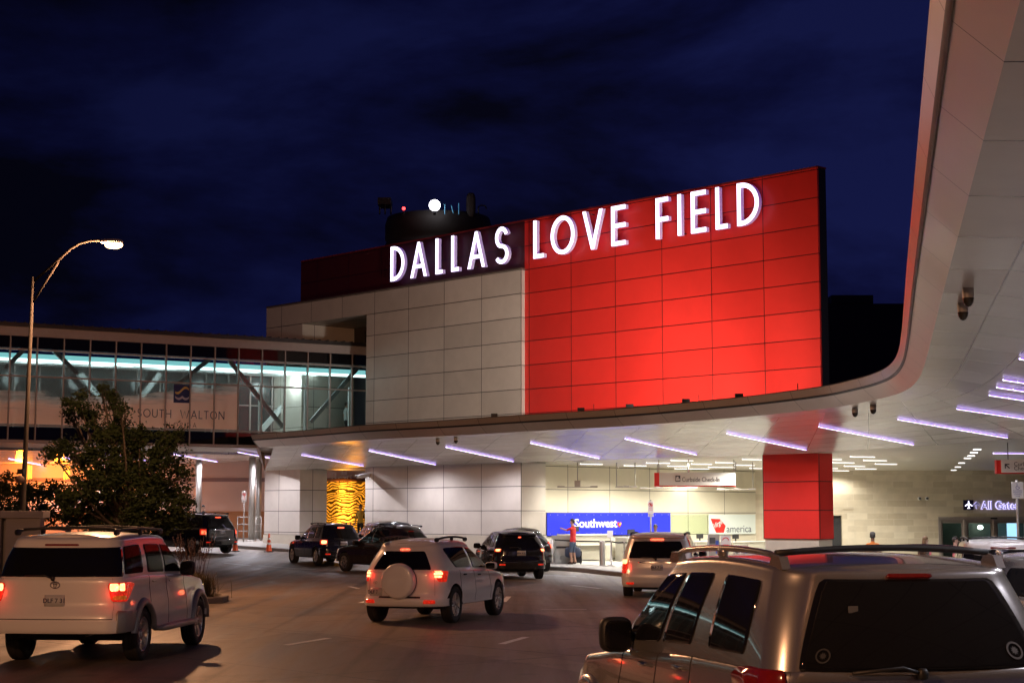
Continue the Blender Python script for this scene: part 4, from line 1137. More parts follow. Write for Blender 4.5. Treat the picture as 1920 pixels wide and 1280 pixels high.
# ------------------------------------------------------------------ street signs on poles
def np_sign(px, D, ytop, ybot, w, label, wheel=False, ground=True, dz=.15):
    b = gp(px, D, dz); s_ = D / 3166.4
    zt2 = H + (962 - ytop)*s_; zb2 = H + (962 - ybot)*s_
    t = thing('parking_sign', label, 'sign', tuple(b))
    mb = MB(); mb.tube([b, (b.x, b.y, zt2 + .05)], .032, 10); mb.build('pole', M['galv'], t)
    W2 = w * s_ / 2
    mb = MB(); mb.box((b.x - W2, b.y - .055, zb2), (b.x + W2, b.y - .04, zt2)); mb.build('plate', SIGNW, t, bevel=.004)
    hh = zt2 - zb2
    if not wheel:
        cz = zt2 - W2*1.25; rr = W2 * .78
        mb = MB(); vs, fs = loops_geo([ell(0, 0, rr, rr, 24), ell(0, 0, rr*.8, rr*.8, 24)], .004); mb.add(vs, fs, 0, frame_M((b.x, b.y - .06, cz), X_, Z_))
        mb.build('ring', SIGNR, t)
        mb = MB(); mb.box((-rr*.85, -.02, 0), (rr*.85, .02, .003), 0, frame_M((b.x, b.y - .068, cz), Vector((1, 0, -1)), Vector((1, 0, 1)))); mb.build('slash', SIGNR, t)
        flat_text((b.x, b.y - .063, cz - rr*.55), X_, Z_, 'P', rr*1.6, TXT, t, align='CENTER', bold=.005)
        fsz = W2 * .62
        flat_text((b.x, b.y - .06, cz - rr - fsz*1.0), X_, Z_, 'ANY', fsz, SIGNR, t, align='CENTER')
        flat_text((b.x, b.y - .06, cz - rr - fsz*2.1), X_, Z_, 'TIME', fsz, SIGNR, t, align='CENTER')
        mb = MB(); mb.box((b.x - W2, b.y - .055, zb2 - .09), (b.x + W2, b.y - .04, zb2 - .02)); mb.build('arrow_plate', SIGNW, t)
        flat_text((b.x, b.y - .06, zb2 - .085), X_, Z_, '<->', .09, TXT, t, align='CENTER', bold=.003)
    else:
        INKB = mat('blue grey ink', (.08, .08, .3), .6)
        cz = zt2 - hh*.27; k = W2 * .55
        mb = MB(); vs, fs = loops_geo([thick(ell(0, -.35, .5, .5, 20, 110, 380), .14)], .004); mb.add(vs, fs, 0, frame_M((b.x, b.y - .06, cz), X_, Z_) @ Matrix.Scale(k, 4))
        vs, fs = loops_geo([thick([(-.15,.7),(-.1,-.1),(.38,-.1),(.65,-.6)], .15), ], .004); mb.add(vs, fs, 0, frame_M((b.x, b.y - .066, cz), X_, Z_) @ Matrix.Scale(k, 4))
        vs, fs = loops_geo([ell(-.17, .88, .13, .13, 12)], .004); mb.add(vs, fs, 0, frame_M((b.x, b.y - .06, cz), X_, Z_) @ Matrix.Scale(k, 4))
        mb.build('wheelchair_symbol', INKB, t)
        for k2, tx in enumerate(('ACCESSIBLE', 'PASSENGER', 'LOADING', 'ZONE')):
            flat_text((b.x, b.y - .06, zt2 - hh*(.56 + .115*k2)), X_, Z_, tx, hh*.105, INKB, t, align='CENTER')
np_sign(1220, 64.5, 939, 963.5, 10.5, 'small white no parking any time sign on a pole left of the minivan lamp')
np_sign(457.5, 84, 921, 937, 9, 'small white no parking sign on a pole by the steel columns')
np_sign(1908, 42, 903.5, 934, 22, 'white wheelchair loading zone sign on a pole at right edge', wheel=True)

# ------------------------------------------------------------------ check-in furniture
cmat = mat('counter laminate', (.36, .34, .27), .5); ctop = mat('counter top', (.7, .68, .6), .3)
def pvg(t, off, dz=.15):
    p = PV.pt(t, 0, off); return Vector((p.x, p.y, gz(p.x, p.y) + dz))
def bx(P, t0, t1, o0, o1, z0, z1, mb):
    slab(mb, P, t0, t1, z0, z1, o0, o1); return mb
for k, (t0, t1, lab) in enumerate(((.35, 2.9, 'first one under the left of the blue board'), (3.9, 6.3, 'second one under the right of the blue board'), (8.6, 10.6, 'third one under the clear panel'), (11.2, 14.0, 'fourth one under the white airline board'))):
    g = pvg(t0, 1.0).z
    t = thing('check_in_counter', 'grey curbside counter with pale top, ' + lab, 'counter', tuple(pvg((t0+t1)/2, 1.0)), 0, 'curbside check-in counters')
    mb = MB(); bx(PV, t0, t1, .45, 1.15, g, g + 1.04, mb); mb.build('cabinet', cmat, t)
    mb = MB(); bx(PV, t0 - .04, t1 + .04, .40, 1.22, g + 1.043, g + 1.09, mb); mb.build('countertop', ctop, t)
    mb = MB(); bx(PV, t0 + .1, t1 - .4, 1.155, 1.5, g + .62, g + .66, mb); mb.build('baggage_shelf', ctop, t)
    mb = MB(); c = PV.pt(t0 + .7, g + 1.09, .8); slab(mb, PV, t0 + .5, t0 + .95, g + 1.2, g + 1.42, .72, .76); slab(mb, PV, t0 + .69, t0 + .76, g + 1.09, g + 1.22, .72, .75); 
    o = mb.build('monitor', M['black']); tag(o, 'flat monitor standing on the curbside counter, ' + lab, 'monitor', 'monitors on the counters')
def kiosk(px, D, w, h, lab, blue=False):
    b = gp(px, D); t = thing('kiosk', lab, 'kiosk', tuple(b))
    Mx = Matrix.Translation(b)
    mb = MB(); mb.prism([(-.25, 0), (.25, 0), (.25, h - .35), (-.02, h), (-.25, h)], -w/2, w/2, 0, Mx @ Matrix(((0,0,1,0),(1,0,0,0),(0,1,0,0),(0,0,0,1)))); mb.build('cabinet', mat('kiosk grey', (.33, .32, .28), .45), t, bevel=.01)
    if blue:
        mb = MB(); mb.box((-w*.42, -.262, h*.78), (w*.1, -.255, h*.92), 0, Mx); mb.build('screen', mat('kiosk screen', (.05, .05, .06), .1), t)
        mb = MB(); mb.box((w*.12, -.265, h*.55), (w*.40, -.255, h*.85), 0, Mx); mb.build('blue_panel', mat('kiosk blue', (.03, .09, .4), .3), t)
    else:
        mb = MB(); mb.box((-w*.3, -.262, h*.55), (w*.3, -.255, h*.62), 0, Mx); mb.build('slot', M['black'], t)
kiosk(1055, 67.6, .9, 1.12, 'low grey kiosk left of the man in red')
kiosk(1337, 62, .40, 1.55, 'tall grey self-service kiosk with small blue panel right of the minivan', True)
kiosk(1388, 63, .5, 1.2, 'grey kiosk under the white airline board near the red column', True)
# notice board with round red emblem
b = gp(1360, 60); t = thing('notice_board', 'small white standing notice with red arched lettering', 'sign', tuple(b))
s_ = 60 / 3166.4; zt2 = H + (962 - 1003)*s_; zb2 = H + (962 - 1023)*s_
mb = MB(); mb.box((b.x - 9.5*s_, 60, zb2), (b.x + 9.5*s_, 60.02, zt2)); mb.build('board', SIGNW, t)
mb = MB(); mb.tube([b, (b.x, 60.03, zb2)], .02, 8); mb.build('post', M['galv'], t)
mb = MB(); vs, fs = loops_geo([thick(ell(0, 0, .11, .11, 16, 10, 170), .03)], .003); mb.add(vs, fs, 0, frame_M((b.x, 59.99, (zt2 + zb2)/2), X_, Z_)); mb.box((b.x - .1, 59.985, zb2 + .03), (b.x + .1, 59.995, zb2 + .06)); mb.build('red_mark', SIGNR, t)
# bollards and belt posts
for px, D, lab in ((1129, 66.3, 'right of the man in red'), (1181, 65.3, 'behind the minivan left edge'), (1389, 61, 'seen through the roof rail gap')):
    b = gp(px, D); t = thing('bollard', 'round steel bollard ' + lab, 'bollard', tuple(b), 0, 'steel bollards along the kerb')
    mb = MB(); mb.lathe([(.115, 0), (.115, .92), (.10, .96), (.06, .985), (.001, .99)], 24, 0, Matrix.Translation(b)); mb.build('shaft', M['steel'], t)
    mb = MB(); mb.lathe([(.15, 0), (.15, .02), (.117, .03)], 24, 0, Matrix.Translation(b)); mb.build('base_ring', M['galv'], t)
posts = [(1035, 67.2), (1146, 67.0), (1170, 66.6), (1230, 65.6), (1300, 64.5), (1345, 63.8)]
for k, (px, D) in enumerate(posts):
    b = gp(px, D); t = thing('belt_post', 'slim steel belt post, %s from the left along the kerbside barrier' % ('first','second','third','fourth','fifth','sixth')[k], 'barrier post', tuple(b), 0, 'belt posts along the kerb')
    mb = MB(); mb.lathe([(.17, 0), (.17, .02), (.03, .05), (.03, .93), (.04, .935), (.04, 1.0), (.001, 1.01)] if k else [(.1, 0), (.1, .96), (.001, .99)], 18, 0, Matrix.Translation(b)); mb.build('shaft', M['steel'], t)
    if k:
        b0 = gp(*posts[k-1]); mb = MB(); P_ = [[b0.lerp(b, i/6) + Vector((0, 0, .93 - .03*math.sin(PI*i/6))), b0.lerp(b, i/6) + Vector((0, 0, .985 - .03*math.sin(PI*i/6)))] for i in range(7)]
        mb.grid(P_, 0); mb.build('belt', mat('black belt', (.01, .01, .012), .7), t, fix=False)
# paper stand and baggage tags on the counter
b = gp(1144.5, 67.3); mb = MB(); mb.box((b.x - .13, b.y, b.z + 1.1), (b.x + .1, b.y + .05, b.z + 1.38)); mb.box((b.x - .02, b.y + .052, b.z), (b.x + .02, b.y + .08, b.z + 1.15)); tag(mb.build('notice_stand', SIGNW), 'small white paper notice on a thin stand left of the bollard', 'sign')
# hanging heater frames
for k, (px0, px1, y, D, rods, nm) in enumerate(((1045,1120,912,70,(1083,),'left one with single rod'), (1154,1194,912,70,(1156,1191),'small U-shaped one with two rods'), (1200,1271,914,72,(1233,),'one left of the hanging check-in sign'), (1271,1307,913,72,(1290,),'dark one below the hanging check-in sign'), (1344,1416,916.5,70,(1380,1412),'right one with corner post'))):
    a, b = at(px0, y, D), at(px1, y, D)
    t = thing('hanging_heater', 'thin hanging heater frame over the counters, ' + nm, 'heater', ((a.x+b.x)/2, D, a.z), 0, 'hanging heater frames')
    mb = MB(); mb.box((a.x, D - .15, a.z - .03), (b.x, D + .15, a.z)); mb.box((a.x, D - .17, a.z - .035), (a.x + .3, D - .15, a.z + .03)); mb.box((b.x-.3, D - .17, a.z - .035), (b.x, D - .15, a.z + .03)); mb.build('reflector', M['galv'], t)
    for px in rods:
        mb = MB(); q = at(px, y, D); mb.tube([(q.x, D, a.z), (q.x, D, ZC)], .02, 8); mb.build('rod', M['galv'], t)
    mb = MB(); q = at((px0 + px1)/2, y, D); mb.box((q.x - .12, D - .16, a.z + .0), (q.x + .12, D - .02, a.z + (.25 if len(rods) == 1 else .05))); mb.build('control_box', M['galv'], t)

# wall camera at the opening corner
c = PU.pt(10.2, 3.92, 0.01); t = thing('cctv_camera', 'long white security camera on the left corner of white wall', 'camera', tuple(c))
d1_ = at(672, 894, 76) ; d0_ = at(692, 889, 77.4)
dd = (d1_ - d0_); L_ = dd.length; dd.normalize(); sd = dd.cross(Z_).normalized(); Mx = Matrix((dd, sd, sd.cross(dd))).transposed().to_4x4(); Mx.translation = d0_
mb = MB(); mb.box((-.1, -.09, -.07), (L_*1.0, .09, .07), 0, Mx); mb.box((-.12, -.12, .072), (L_*1.15, .12, .09), 0, Mx); mb.build('housing', M['white'], t)
mb = MB(); mb.tube([d0_ + Vector((0, 0, -.08)), d0_ + Vector((.15, .1, -.22)), c + Vector((.0, .0, -.1))], .05, 10); mb.build('bracket', M['white'], t)

# ------------------------------------------------------------------ street lamps (one in view, two assumed behind the camera, added to light road and cars)
SOD = (1.0, .47, .22)
def street_lamp(base, top, head, arm, label, energy, inview=True):
    t = thing('street_lamp', label, 'lamp', tuple(base), 0, 'tall street lamps')
    b = Vector(base); tp = Vector(top); hd = Vector(head)
    mb = MB(); mb.tube([b, b + (tp-b)*.02, b + (tp - b)*.5, tp], [.13, .085, .06, .042], 12); mb.build('pole', mat('lamp pole metal', (.045, .040, .037), .85, 0, spec=.2), t)
    mb = MB(); mb.tube(arm, .035, 8); lowp = b + (tp-b)*.915; mb.tube([lowp, Vector(arm[1]).lerp(Vector(arm[2]), .3) - Vector((0, 0, .06))], .03, 8); mb.build('arm', mat('lamp arm metal', (.022, .019, .017), .9, 0, spec=.1), t)
    d = (hd - Vector(arm[-1])); d.normalize()
    mb = MB(); mb.blob(hd + Vector((0, 0, .06)), (.30, .14, .07), .8, 10); mb.build('head', mat('lamp head metal', (.30, .27, .25), .5), t)
    mb = MB(); mb.blob(hd + Vector((.06, 0, -.03)), (.23, .13, .10), .9, 12); mb.build('lens', emis('sodium lens', (1.0, .60, .30), 9), t)
    L = bpy.data.lights.new('lamp_light', 'POINT')
    L.energy = energy; L.color = SOD; L.shadow_soft_size = .16
    lo = bpy.data.objects.new('lamp_light', L); COL.objects.link(lo); lo.parent = t; lo.location = hd + Vector((.1, 0, -.5)) - b
    return t
DL = 42.7
pb = at(40, 962, DL); pb.z = 0
pt_ = at(62, 519, DL); hd = at(209, 457, DL)
arm = [at(62, 528, DL), at(100, 496, DL), at(133, 466, DL), at(150, 456, DL), at(168, 451.5, DL), at(186, 450.5, DL), at(197, 454, DL)]
street_lamp(pb, pt_, hd, arm, 'tall street lamp with lit orange head at left', 4300)
t = thing('round_mirror', 'small round mirror mounted low on the lamp post', 'mirror', tuple(at(38, 897, DL - .25)))
mb = MB(); mb.lathe([(.11, 0), (.11, .02), (.08, .04), (.001, .045)], 20, 0, frame_M(at(38, 899, DL - .2), (1, 0, 0), (0, .15, 1))); mb.build('disc', mat('mirror back', (.12, .07, .055), .5), t)
mb = MB(); mb.box(tuple(at(32, 888, DL - .2) ), tuple(at(47, 879, DL - .05))); mb.build('bracket', M['black'], t)
def assumed_lamp(x, y, hx, hy, energy, lab):  # assumed lamp out of view, added to light the near road and cars
    b = Vector((x, y, 0)); tp = Vector((x, y, 8.4)); h_ = Vector((hx, hy, 9.1))
    arm = [Vector((x, y, 8.2)), b.lerp(h_, .35) * 1.0, h_ + Vector((0,0,.1))]
    arm = [Vector((x, y, 8.2)), Vector((x + (hx-x)*.35, y + (hy-y)*.35, 8.75)), Vector((x + (hx-x)*.7, y + (hy-y)*.7, 9.1)), h_]
    street_lamp(b, tp, h_, arm, lab, energy, False)
assumed_lamp(-12.5, 2, -9.5, 2, 5400, 'assumed street lamp behind the camera on the left, outside the picture')
assumed_lamp(-3, -14, 0, -14, 1700, 'assumed street lamp behind the camera on the road centre, outside the picture')

# ------------------------------------------------------------------ cones, concrete shelter
def cone(px, py, sc, label):
    b = ghit(px, py); t = thing('traffic_cone', label, 'cone', tuple(b), 0, 'orange traffic cones')
    og = mat('cone orange', (.80, .10, .015), .5, var=.05); 
    Mx = Matrix.Translation(b) @ Matrix.Scale(sc, 4)
    mb = MB(); mb.box((-.23, -.23, 0), (.23, .23, .035), 0, Mx); mb.build('base', M['black'], t, bevel=.01)
    mb = MB(); mb.lathe([(.17, .036), (.145, .08), (.11, .35)], 20, 0, Mx); mb.lathe([(.092, .47), (.075, .60)], 20, 0, Mx); mb.lathe([(.06, .70), (.035, .90), (.02, .91), (.001, .90)], 20, 0, Mx); mb.build('cone_body', og, t)
    mb = MB(); mb.lathe([(.11, .35), (.092, .47)], 20, 0, Mx); mb.lathe([(.075, .60), (.06, .70)], 20, 0, Mx); mb.build('reflective_band', mat('cone white', (.8, .75, .7), .4), t)
cone(504, 1034, .92, 'orange traffic cone with white bands standing left of the dark hatch')
cone(441, 1033, .92, 'orange traffic cone partly hidden behind the black SUV on the left')
t = thing('concrete_shelter', 'grey concrete shelter wall with flat cap at the left edge', 'shelter', (-13, 40, .1))
a = at(0, 957, 39.5); b = at(89, 957, 39.5); zt2 = H + 5/3166.4*39.5
cm = mat('grey shelter concrete', (.34, .32, .31), .8, var=.1, scale=2)
mb = MB(); mb.box((b.x - 6, 39.5, zt2 - .17), (b.x - .10, 40.1, zt2)); mb.build('cap', cm, t, bevel=.01)
mb = MB(); mb.box((b.x - 1.0, 39.62, .1), (b.x - .20, 40.0, zt2 - .17)); mb.box((b.x - 5.9, 39.9, .1), (b.x - 1.003, 40.0, zt2 - .17)); mb.box((b.x-6, 39.62, .1), (b.x - 1.12, 39.8, zt2-.17)); mb.build('wall', cm, t)
# ------------------------------------------------------------------ vehicles
def interp(T, x):
    if x <= T[0][0]: return T[0][1]
    for (a, b), (c, d) in zip(T, T[1:]):
        if x <= c: return b + (d - b) * (x - a) / (c - a)
    return T[-1][1]
def sinterp(T, x):
    if x <= T[0][0]: return T[0][1]
    for (a, b), (c, d) in zip(T, T[1:]):
        if x <= c:
            t = (x - a) / (c - a); t = t*t*(3-2*t) * .6 + t * .4
            return b + (d - b) * t
    return T[-1][1]
def outline(s, xr, xf, w, rr, rf, br, bf, tb):
    s = max(-5, min(5, s)); sg = 1 if s >= 0 else -1; s = abs(s)
    if s <= 1: x, y = xr, s * (w - rr)
    elif s <= 2: a = (s-1)*PI/2; x, y = xr + rr - rr*math.cos(a), w - rr + rr*math.sin(a)
    elif s <= 3: x, y = xr + rr + (xf - rf - xr - rr)*(s-2), w
    elif s <= 4: a = (s-3)*PI/2; x, y = xf - rf + rf*math.sin(a), w - rf + rf*math.cos(a)
    else: x, y = xf, (5 - s)*(w - rf)
    xm = (xr + xf)/2; f = (x - xm)/((xf - xr)/2)
    yn = y / w
    if f < 0: x += br * yn*yn * min(1, -f*1.2)
    else: x -= bf * yn*yn * f
    y *= 1 - tb*f*f
    return x, y*sg
SS = [i/4 for i in range(5)] + [1 + i/7 for i in range(1, 8)]
class Car:
    def __init__(c, **k):
        d = dict(L=4.6, W=1.83, Ht=1.7, wb=2.66, ro=.95, wr=.36, sill=.30, rr=.28, rf=.42, br=.10, bf=.22, tb=.045,
                 belt=[(0, 1.02), (3.2, .98), (3.5, .97), (4.4, .82), (4.6, .74)],
                 rear=[(.25, .10), (.38, .02), (.55, 0), (.68, .02), (.72, .07), (1.0, .09), (1.3, .12)],
                 front=[(.2, .10), (.4, .0), (.6, .0), (.8, .08), (1.0, .2)],
                 side=[(.2, .06), (.35, .015), (.6, 0), (.8, .01), (1.0, .03), (1.1, .045)],
                 g_xr=(.10, .42), g_xf=(3.55, 2.75), g_w=(.84, .64), g_rr=(.2, .22), g_rf=(.3, .3), arch=.06, rtop=.09, crown=.04, gz0=.02, gback=.5)
        d.update(k); c.__dict__.update(d)
        c.xw = [c.ro, c.ro + c.wb]; c.Rw = c.wr + .055; c.hw = c.W/2
    def zb(c, x): return interp(c.belt, x)
    def low(c, s, z):
        xr = interp(c.rear, z); xf = c.L - interp(c.front, z); w = c.hw - interp(c.side, z)
        return outline(s, xr, xf, w, c.rr, c.rf, c.br, c.bf, c.tb)
    def lowp(c, s, z):
        x, y = c.low(s, z)
        zb = c.zb(x); r = .07
        if z > zb - r:
            k = (z - (zb - r)) / r; ins = r * .8 * (1 - math.sqrt(max(0, 1 - min(1, k)**2)))
            cx = c.L / 2
            f = 1 - ins / c.hw
            y *= f; x = cx + (x - cx) * (1 - ins / (c.L/2))
        return Vector((x, y, z))
    def gp(c, s, v):
        b = outline(s, c.g_xr[0], c.g_xf[0], c.g_w[0], c.g_rr[0], c.g_rf[0], .10, .22, .03)
        t = outline(s, c.g_xr[1], c.g_xf[1], c.g_w[1], c.g_rr[1], c.g_rf[1], .08, .12, .03)
        bul = .10 * math.sin(PI * min(1, max(0, v))) * .22
        x = b[0] + (t[0] - b[0])*v; y = b[1] + (t[1] - b[1])*v
        y *= 1 + bul*.9; cx = (c.g_xr[0] + c.g_xf[0])/2; x = cx + (x - cx)*(1 + bul*.35)
        xm = (c.g_xr[1]*.55 + c.g_xf[1]*.45)
        zt = c.Ht - c.rtop - c.crown - c.arch * ((t[0] - xm) / ((c.g_xf[1] - c.g_xr[1])/2))**2
        z0 = c.zb(b[0]) - c.gz0
        return Vector((x, y, z0 + (zt - z0)*v))
    def s_low(c, x, z=.6):
        a = interp(c.rear, z) + c.rr; b = c.L - interp(c.front, z) - c.rf
        return 2 + (x - a)/(b - a)
    def s_g(c, x, v):
        a0, b0 = c.g_xr[0] + c.g_rr[0], c.g_xf[0] - c.g_rf[0]
        a1, b1 = c.g_xr[1] + c.g_rr[1], c.g_xf[1] - c.g_rf[1]
        a = a0 + (a1 - a0)*v; b = b0 + (b1 - b0)*v
        return 2 + (x - a)/(b - a)
def tf(M_, g): return [[M_ @ p for p in r] for r in g]
def body_mesh(c, Mx):
    # side samples, denser round the arches
    side = []
    for xw in c.xw:
        for i in range(27):
            side.append(c.s_low(xw + c.Rw * math.cos(PI * i / 26)))
    side += [2 + i/22 for i in range(1, 22)]
    side = sorted(s for s in side if 2.0001 < s < 2.9999)
    S = [i/4 for i in range(5)] + [1 + i/8 for i in range(1, 9)] + side + [3 + i/9 for i in range(0, 10)] + [4 + i/4 for i in range(1, 5)]
    def bottom(s):
        x, y = c.low(s, .6)
        zb = c.sill + (.05 if (x < c.ro - .3 or x > c.ro + c.wb + .3) else 0)
        for xw in c.xw:
            d = abs(x - xw)
            if d < c.Rw and abs(y) > c.hw*.5: zb = max(zb, c.wr + math.sqrt(max(0, c.Rw**2 - d*d)))
        return min(zb, c.zb(x) - .12)
    V = [0, .06, .14, .24, .34, .44, .54, .64, .74, .83, .89, .93, .96, .98, 1.0]
    mb = MB()
    tops = {}
    for sg in (1, -1):
        P_ = []
        for s in S:
            x0, _ = c.low(s, .7); z0 = bottom(s); z1 = c.zb(x0)
            P_.append([c.lowp(s*sg, z0 + (z1 - z0)*v) for v in V])
        tops[sg] = [r[-1] for r in P_]
        mb.grid(tf(Mx, P_), 0, flip=(sg > 0))
    cap = []
    for a, b in zip(tops[1], tops[-1]):
        r = []
        for j in range(9):
            f = j/8; p = a.lerp(b, f); w = max(.3, (a - b).length/2)
            p.z += c.crown*.9 * (1 - (2*f - 1)**2) * min(1, w/.6) * min(1, max(0, (c.L - p.x))/.5 + .15)
            r.append(p)
        cap.append(r)
    mb.grid(tf(Mx, cap), 0)
    # greenhouse
    Sg = [i/5 for i in range(6)] + [1 + i/8 for i in range(1, 9)] + [2 + i/14 for i in range(1, 15)] + [3 + i/8 for i in range(1, 9)] + [4 + i/4 for i in range(1, 5)]
    tt = {}
    for sg in (1, -1):
        P_ = []
        for s in Sg:
            r = [c.gp(s*sg, v/8) for v in range(9)]
            top = r[-1]; xm = (c.g_xr[1] + c.g_xf[1])/2
            cen = Vector((xm, 0, top.z))
            d = Vector((top.x - max(min(top.x, c.g_xf[1] - c.g_w[1]), c.g_xr[1] + c.g_w[1]), top.y, 0))
            if d.length < 1e-6: d = Vector((top.x - xm, top.y, 0))
            d.normalize()
            for k in range(1, 6):
                a = PI/2 * k/5
                r.append(top - d * c.rtop*1.5*(1 - math.cos(a)) + Vector((0, 0, c.rtop * math.sin(a))))
            P_.append(r)
        tt[sg] = [r[-1] for r in P_]
        mb.grid(tf(Mx, P_), 0, flip=(sg > 0))
    cap = []
    for a, b in zip(tt[1], tt[-1]):
        r = []
        for j in range(9):
            f = j/8; p = a.lerp(b, f); p.z += c.crown * (1 - (2*f - 1)**2) * min(1, (a-b).length / 1.0)
            r.append(p)
        cap.append(r)
    mb.grid(tf(Mx, cap), 0)
    return mb
def patch(c, Mx, fn, L0, R0, z0, z1, rnd=(.2, .2), off=.004, thick=.012, nu=14, nv=8, rim=True):
    """rounded patch riding on surface fn(s, v); L0/R0 = (s at bottom, s at top)"""
    def P(a, b):
        v = (b + 1)/2; sl = L0[0] + (L0[1] - L0[0])*v; sr = R0[0] + (R0[1] - R0[0])*v
        return fn(sl + (sr - sl)*(a + 1)/2, z0 + (z1 - z0)*v)
    def nrm(a, b):
        e = .02; du = P(min(1, a+e), b) - P(max(-1, a-e), b); dv = P(a, min(1, b+e)) - P(a, max(-1, b-e))
        n_ = du.cross(dv)
        if n_.length < 1e-9: return Vector((0, 0, 1))
        n_.normalize(); p = P(a, b); cc = Vector((max(1.0, min(c.L - 1.0, p.x)), 0, .8))
        return n_ if n_.dot(p - cc) > 0 else -n_
    rows = []
    ra, rb = rnd
    for j in range(nv + 1):
        # finer rows near the rounded ends
        b = -math.cos(PI * j / nv)
        ext = 1.0
        if abs(b) > 1 - rb and rb > 0: ext = 1 - ra * (1 - math.sqrt(max(0, 1 - ((abs(b) - (1 - rb))/rb)**2)))
        rows.append([(ext * (2*i/nu - 1), b) for i in range(nu + 1)])
    top = [[P(a, b) + nrm(a, b)*off for a, b in r] for r in rows]
    mb = MB(); mb.grid(tf(Mx, top), 0)
    if rim:
        ring = [rows[0][i] for i in range(nu+1)] + [rows[j][nu] for j in range(1, nv+1)] + [rows[nv][i] for i in range(nu-1, -1, -1)] + [rows[j][0] for j in range(nv-1, 0, -1)]
        g = [[P(a, b) + nrm(a, b)*off, P(a, b) + nrm(a, b)*(off - thick)] for a, b in ring]
        mb.grid(tf(Mx, g), 0, close_u=True, smooth=False)
    return mb
WHEEL = {}
TYRE = mat('tyre rubber', (.018, .017, .017), .75, var=.2, scale=20)
RIMM = {'alloy': mat('alloy rim', (.55, .53, .50), .28, .9, var=.08), 'dark': mat('dark alloy rim', (.20, .19, .18), .35, .8)}
DARK = mat('underbody dark', (.012, .012, .012), .8)
def wheel(parent, x, y, z, r, Mx, side, spokes=5, rim='alloy', tw=.22):
    key = (round(r, 3), spokes, rim, tw)
    if key not in WHEEL:
        Ml = Matrix.Rotation(-PI/2, 4, 'X')      # local z -> +y outward
        rr = r * .66
        mb = MB()
        pr = [(rr*.98, -tw/2), (r*.93, -tw/2), (r*.985, -tw*.42), (r, -tw*.3), (r, -tw*.12), (r*.985, -tw*.1), (r*.985, -tw*.05), (r, -tw*.03), (r, tw*.12), (r*.985, tw*.14), (r*.985, tw*.18), (r, tw*.2), (r, tw*.32), (r*.985, tw*.43), (r*.93, tw/2), (rr*1.03, tw*.47), (rr*.98, tw*.40), (rr*.98, tw*.2)]
        mb.lathe(pr, 40, 0, Ml)
        ty = mb.build('tyre', TYRE)
        mb = MB()
        mb.lathe([(rr*.98, tw*.40), (rr*1.0, tw*.44), (rr*.95, tw*.45), (rr*.90, tw*.36), (rr*.90, 0.0)], 40, 0, Ml)
        for k in range(spokes):
            a = 2*PI*k/spokes + .3
            Mr = Ml @ Matrix.Rotation(a, 4, 'Z')
            w0, w1 = rr*.15, rr*.20
            z0, z1 = tw*.30, tw*.40
            pts = [(rr*.12, -w0), (rr*.93, -w1), (rr*.93, w1), (rr*.12, w0)]
            b = len(mb.v)
            for (px, py), zz in zip(pts, (z0, z1, z1, z0)): mb.v.append(tuple(Mr @ Vector((px, py, zz))))
            for (px, py), zz in zip(pts, (z0, z1, z1, z0)): mb.v.append(tuple(Mr @ Vector((px, py*1.25, zz - .04))))
            for q in ((0,1,2,3), (0,4,5,1), (1,5,6,2), (2,6,7,3), (3,7,4,0)): mb.face([b+i for i in q])
        mb.lathe([(rr*.26, tw*.2), (rr*.26, tw*.34), (rr*.18, tw*.38), (.001, tw*.385)], 20, 0, Ml)
        ri = mb.build('rim', RIMM[rim])
        mb = MB(); mb.lathe([(rr*.93, .0), (rr*.93, tw*.08), (.001, tw*.08)], 24, 0, Ml); mb.lathe([(rr*.97, -tw*.45), (.001, -tw*.45)], 24, 0, Ml)
        hb = mb.build('brake_disc', DARK)
        WHEEL[key] = (ty.data, ri.data, hb.data)
        for o in (ty, ri, hb): bpy.data.objects.remove(o)
    dd = WHEEL[key]
    w = bpy.data.objects.new('wheel', dd[0]); COL.objects.link(w); w.parent = parent
    w.location = (x, y, z); w.rotation_euler = (0, random.uniform(0, 6), 0 if side > 0 else PI)
    for nm, d_ in (('rim', dd[1]), ('brake_disc', dd[2])):
        o = bpy.data.objects.new(nm, d_); COL.objects.link(o); o.parent = w
    return w
GLS = mat('tinted car glass', (.008, .008, .009), .03, spec=.35, var=0, rvar=0)
GLS2 = mat('dark privacy glass', (.008, .008, .009), .06, spec=.1, var=0, rvar=0)
GLS2.node_tree.nodes['Principled BSDF'].inputs['IOR'].default_value = 1.12
TRIM = mat('black car trim', (.012, .012, .012), .55)
CHR = mat('chrome trim', (.7, .7, .7), .12, 1.0, var=0)
SEAM = mat('panel gap', (.015, .013, .012), .8, var=0)
PLATE = mat('number plate', (.50, .50, .50), .4, var=.05)
PLTX = mat('plate characters', (.05, .05, .10), .5, var=0)
def lamp_mat(name, base, e, s, var=True):
    m, nt, out = new_mat(name); n = N(nt)
    tc = n('ShaderNodeTexCoord'); vo = n('ShaderNodeTexVoronoi', {'Vector': tc.outputs['Object'], 'Scale': 26.0})
    k = n('ShaderNodeMapRange', {0: vo.outputs[0], 1: 0.0, 2: .6, 3: 1.3, 4: .55})
    p = n('ShaderNodeBsdfPrincipled', {'Base Color': c4(base), 'Roughness': .12, 'Coat Weight': .5})
    p.inputs['Emission Color'].default_value = c4(e)
    nt.links.new(n.math('MULTIPLY', k.outputs[0], s), p.inputs['Emission Strength'])
    nt.links.new(p.outputs[0], out.inputs[0]); return m
TL_OFF = lamp_mat('tail lamp lens', (.13, .006, .005), (1, .03, .01), .03)
TL_DIM = lamp_mat('tail lamp glow', (.35, .01, .008), (1, .035, .012), .7)
TL_ON = lamp_mat('brake lamp lit', (.5, .02, .01), (1, .085, .035), 6.0)
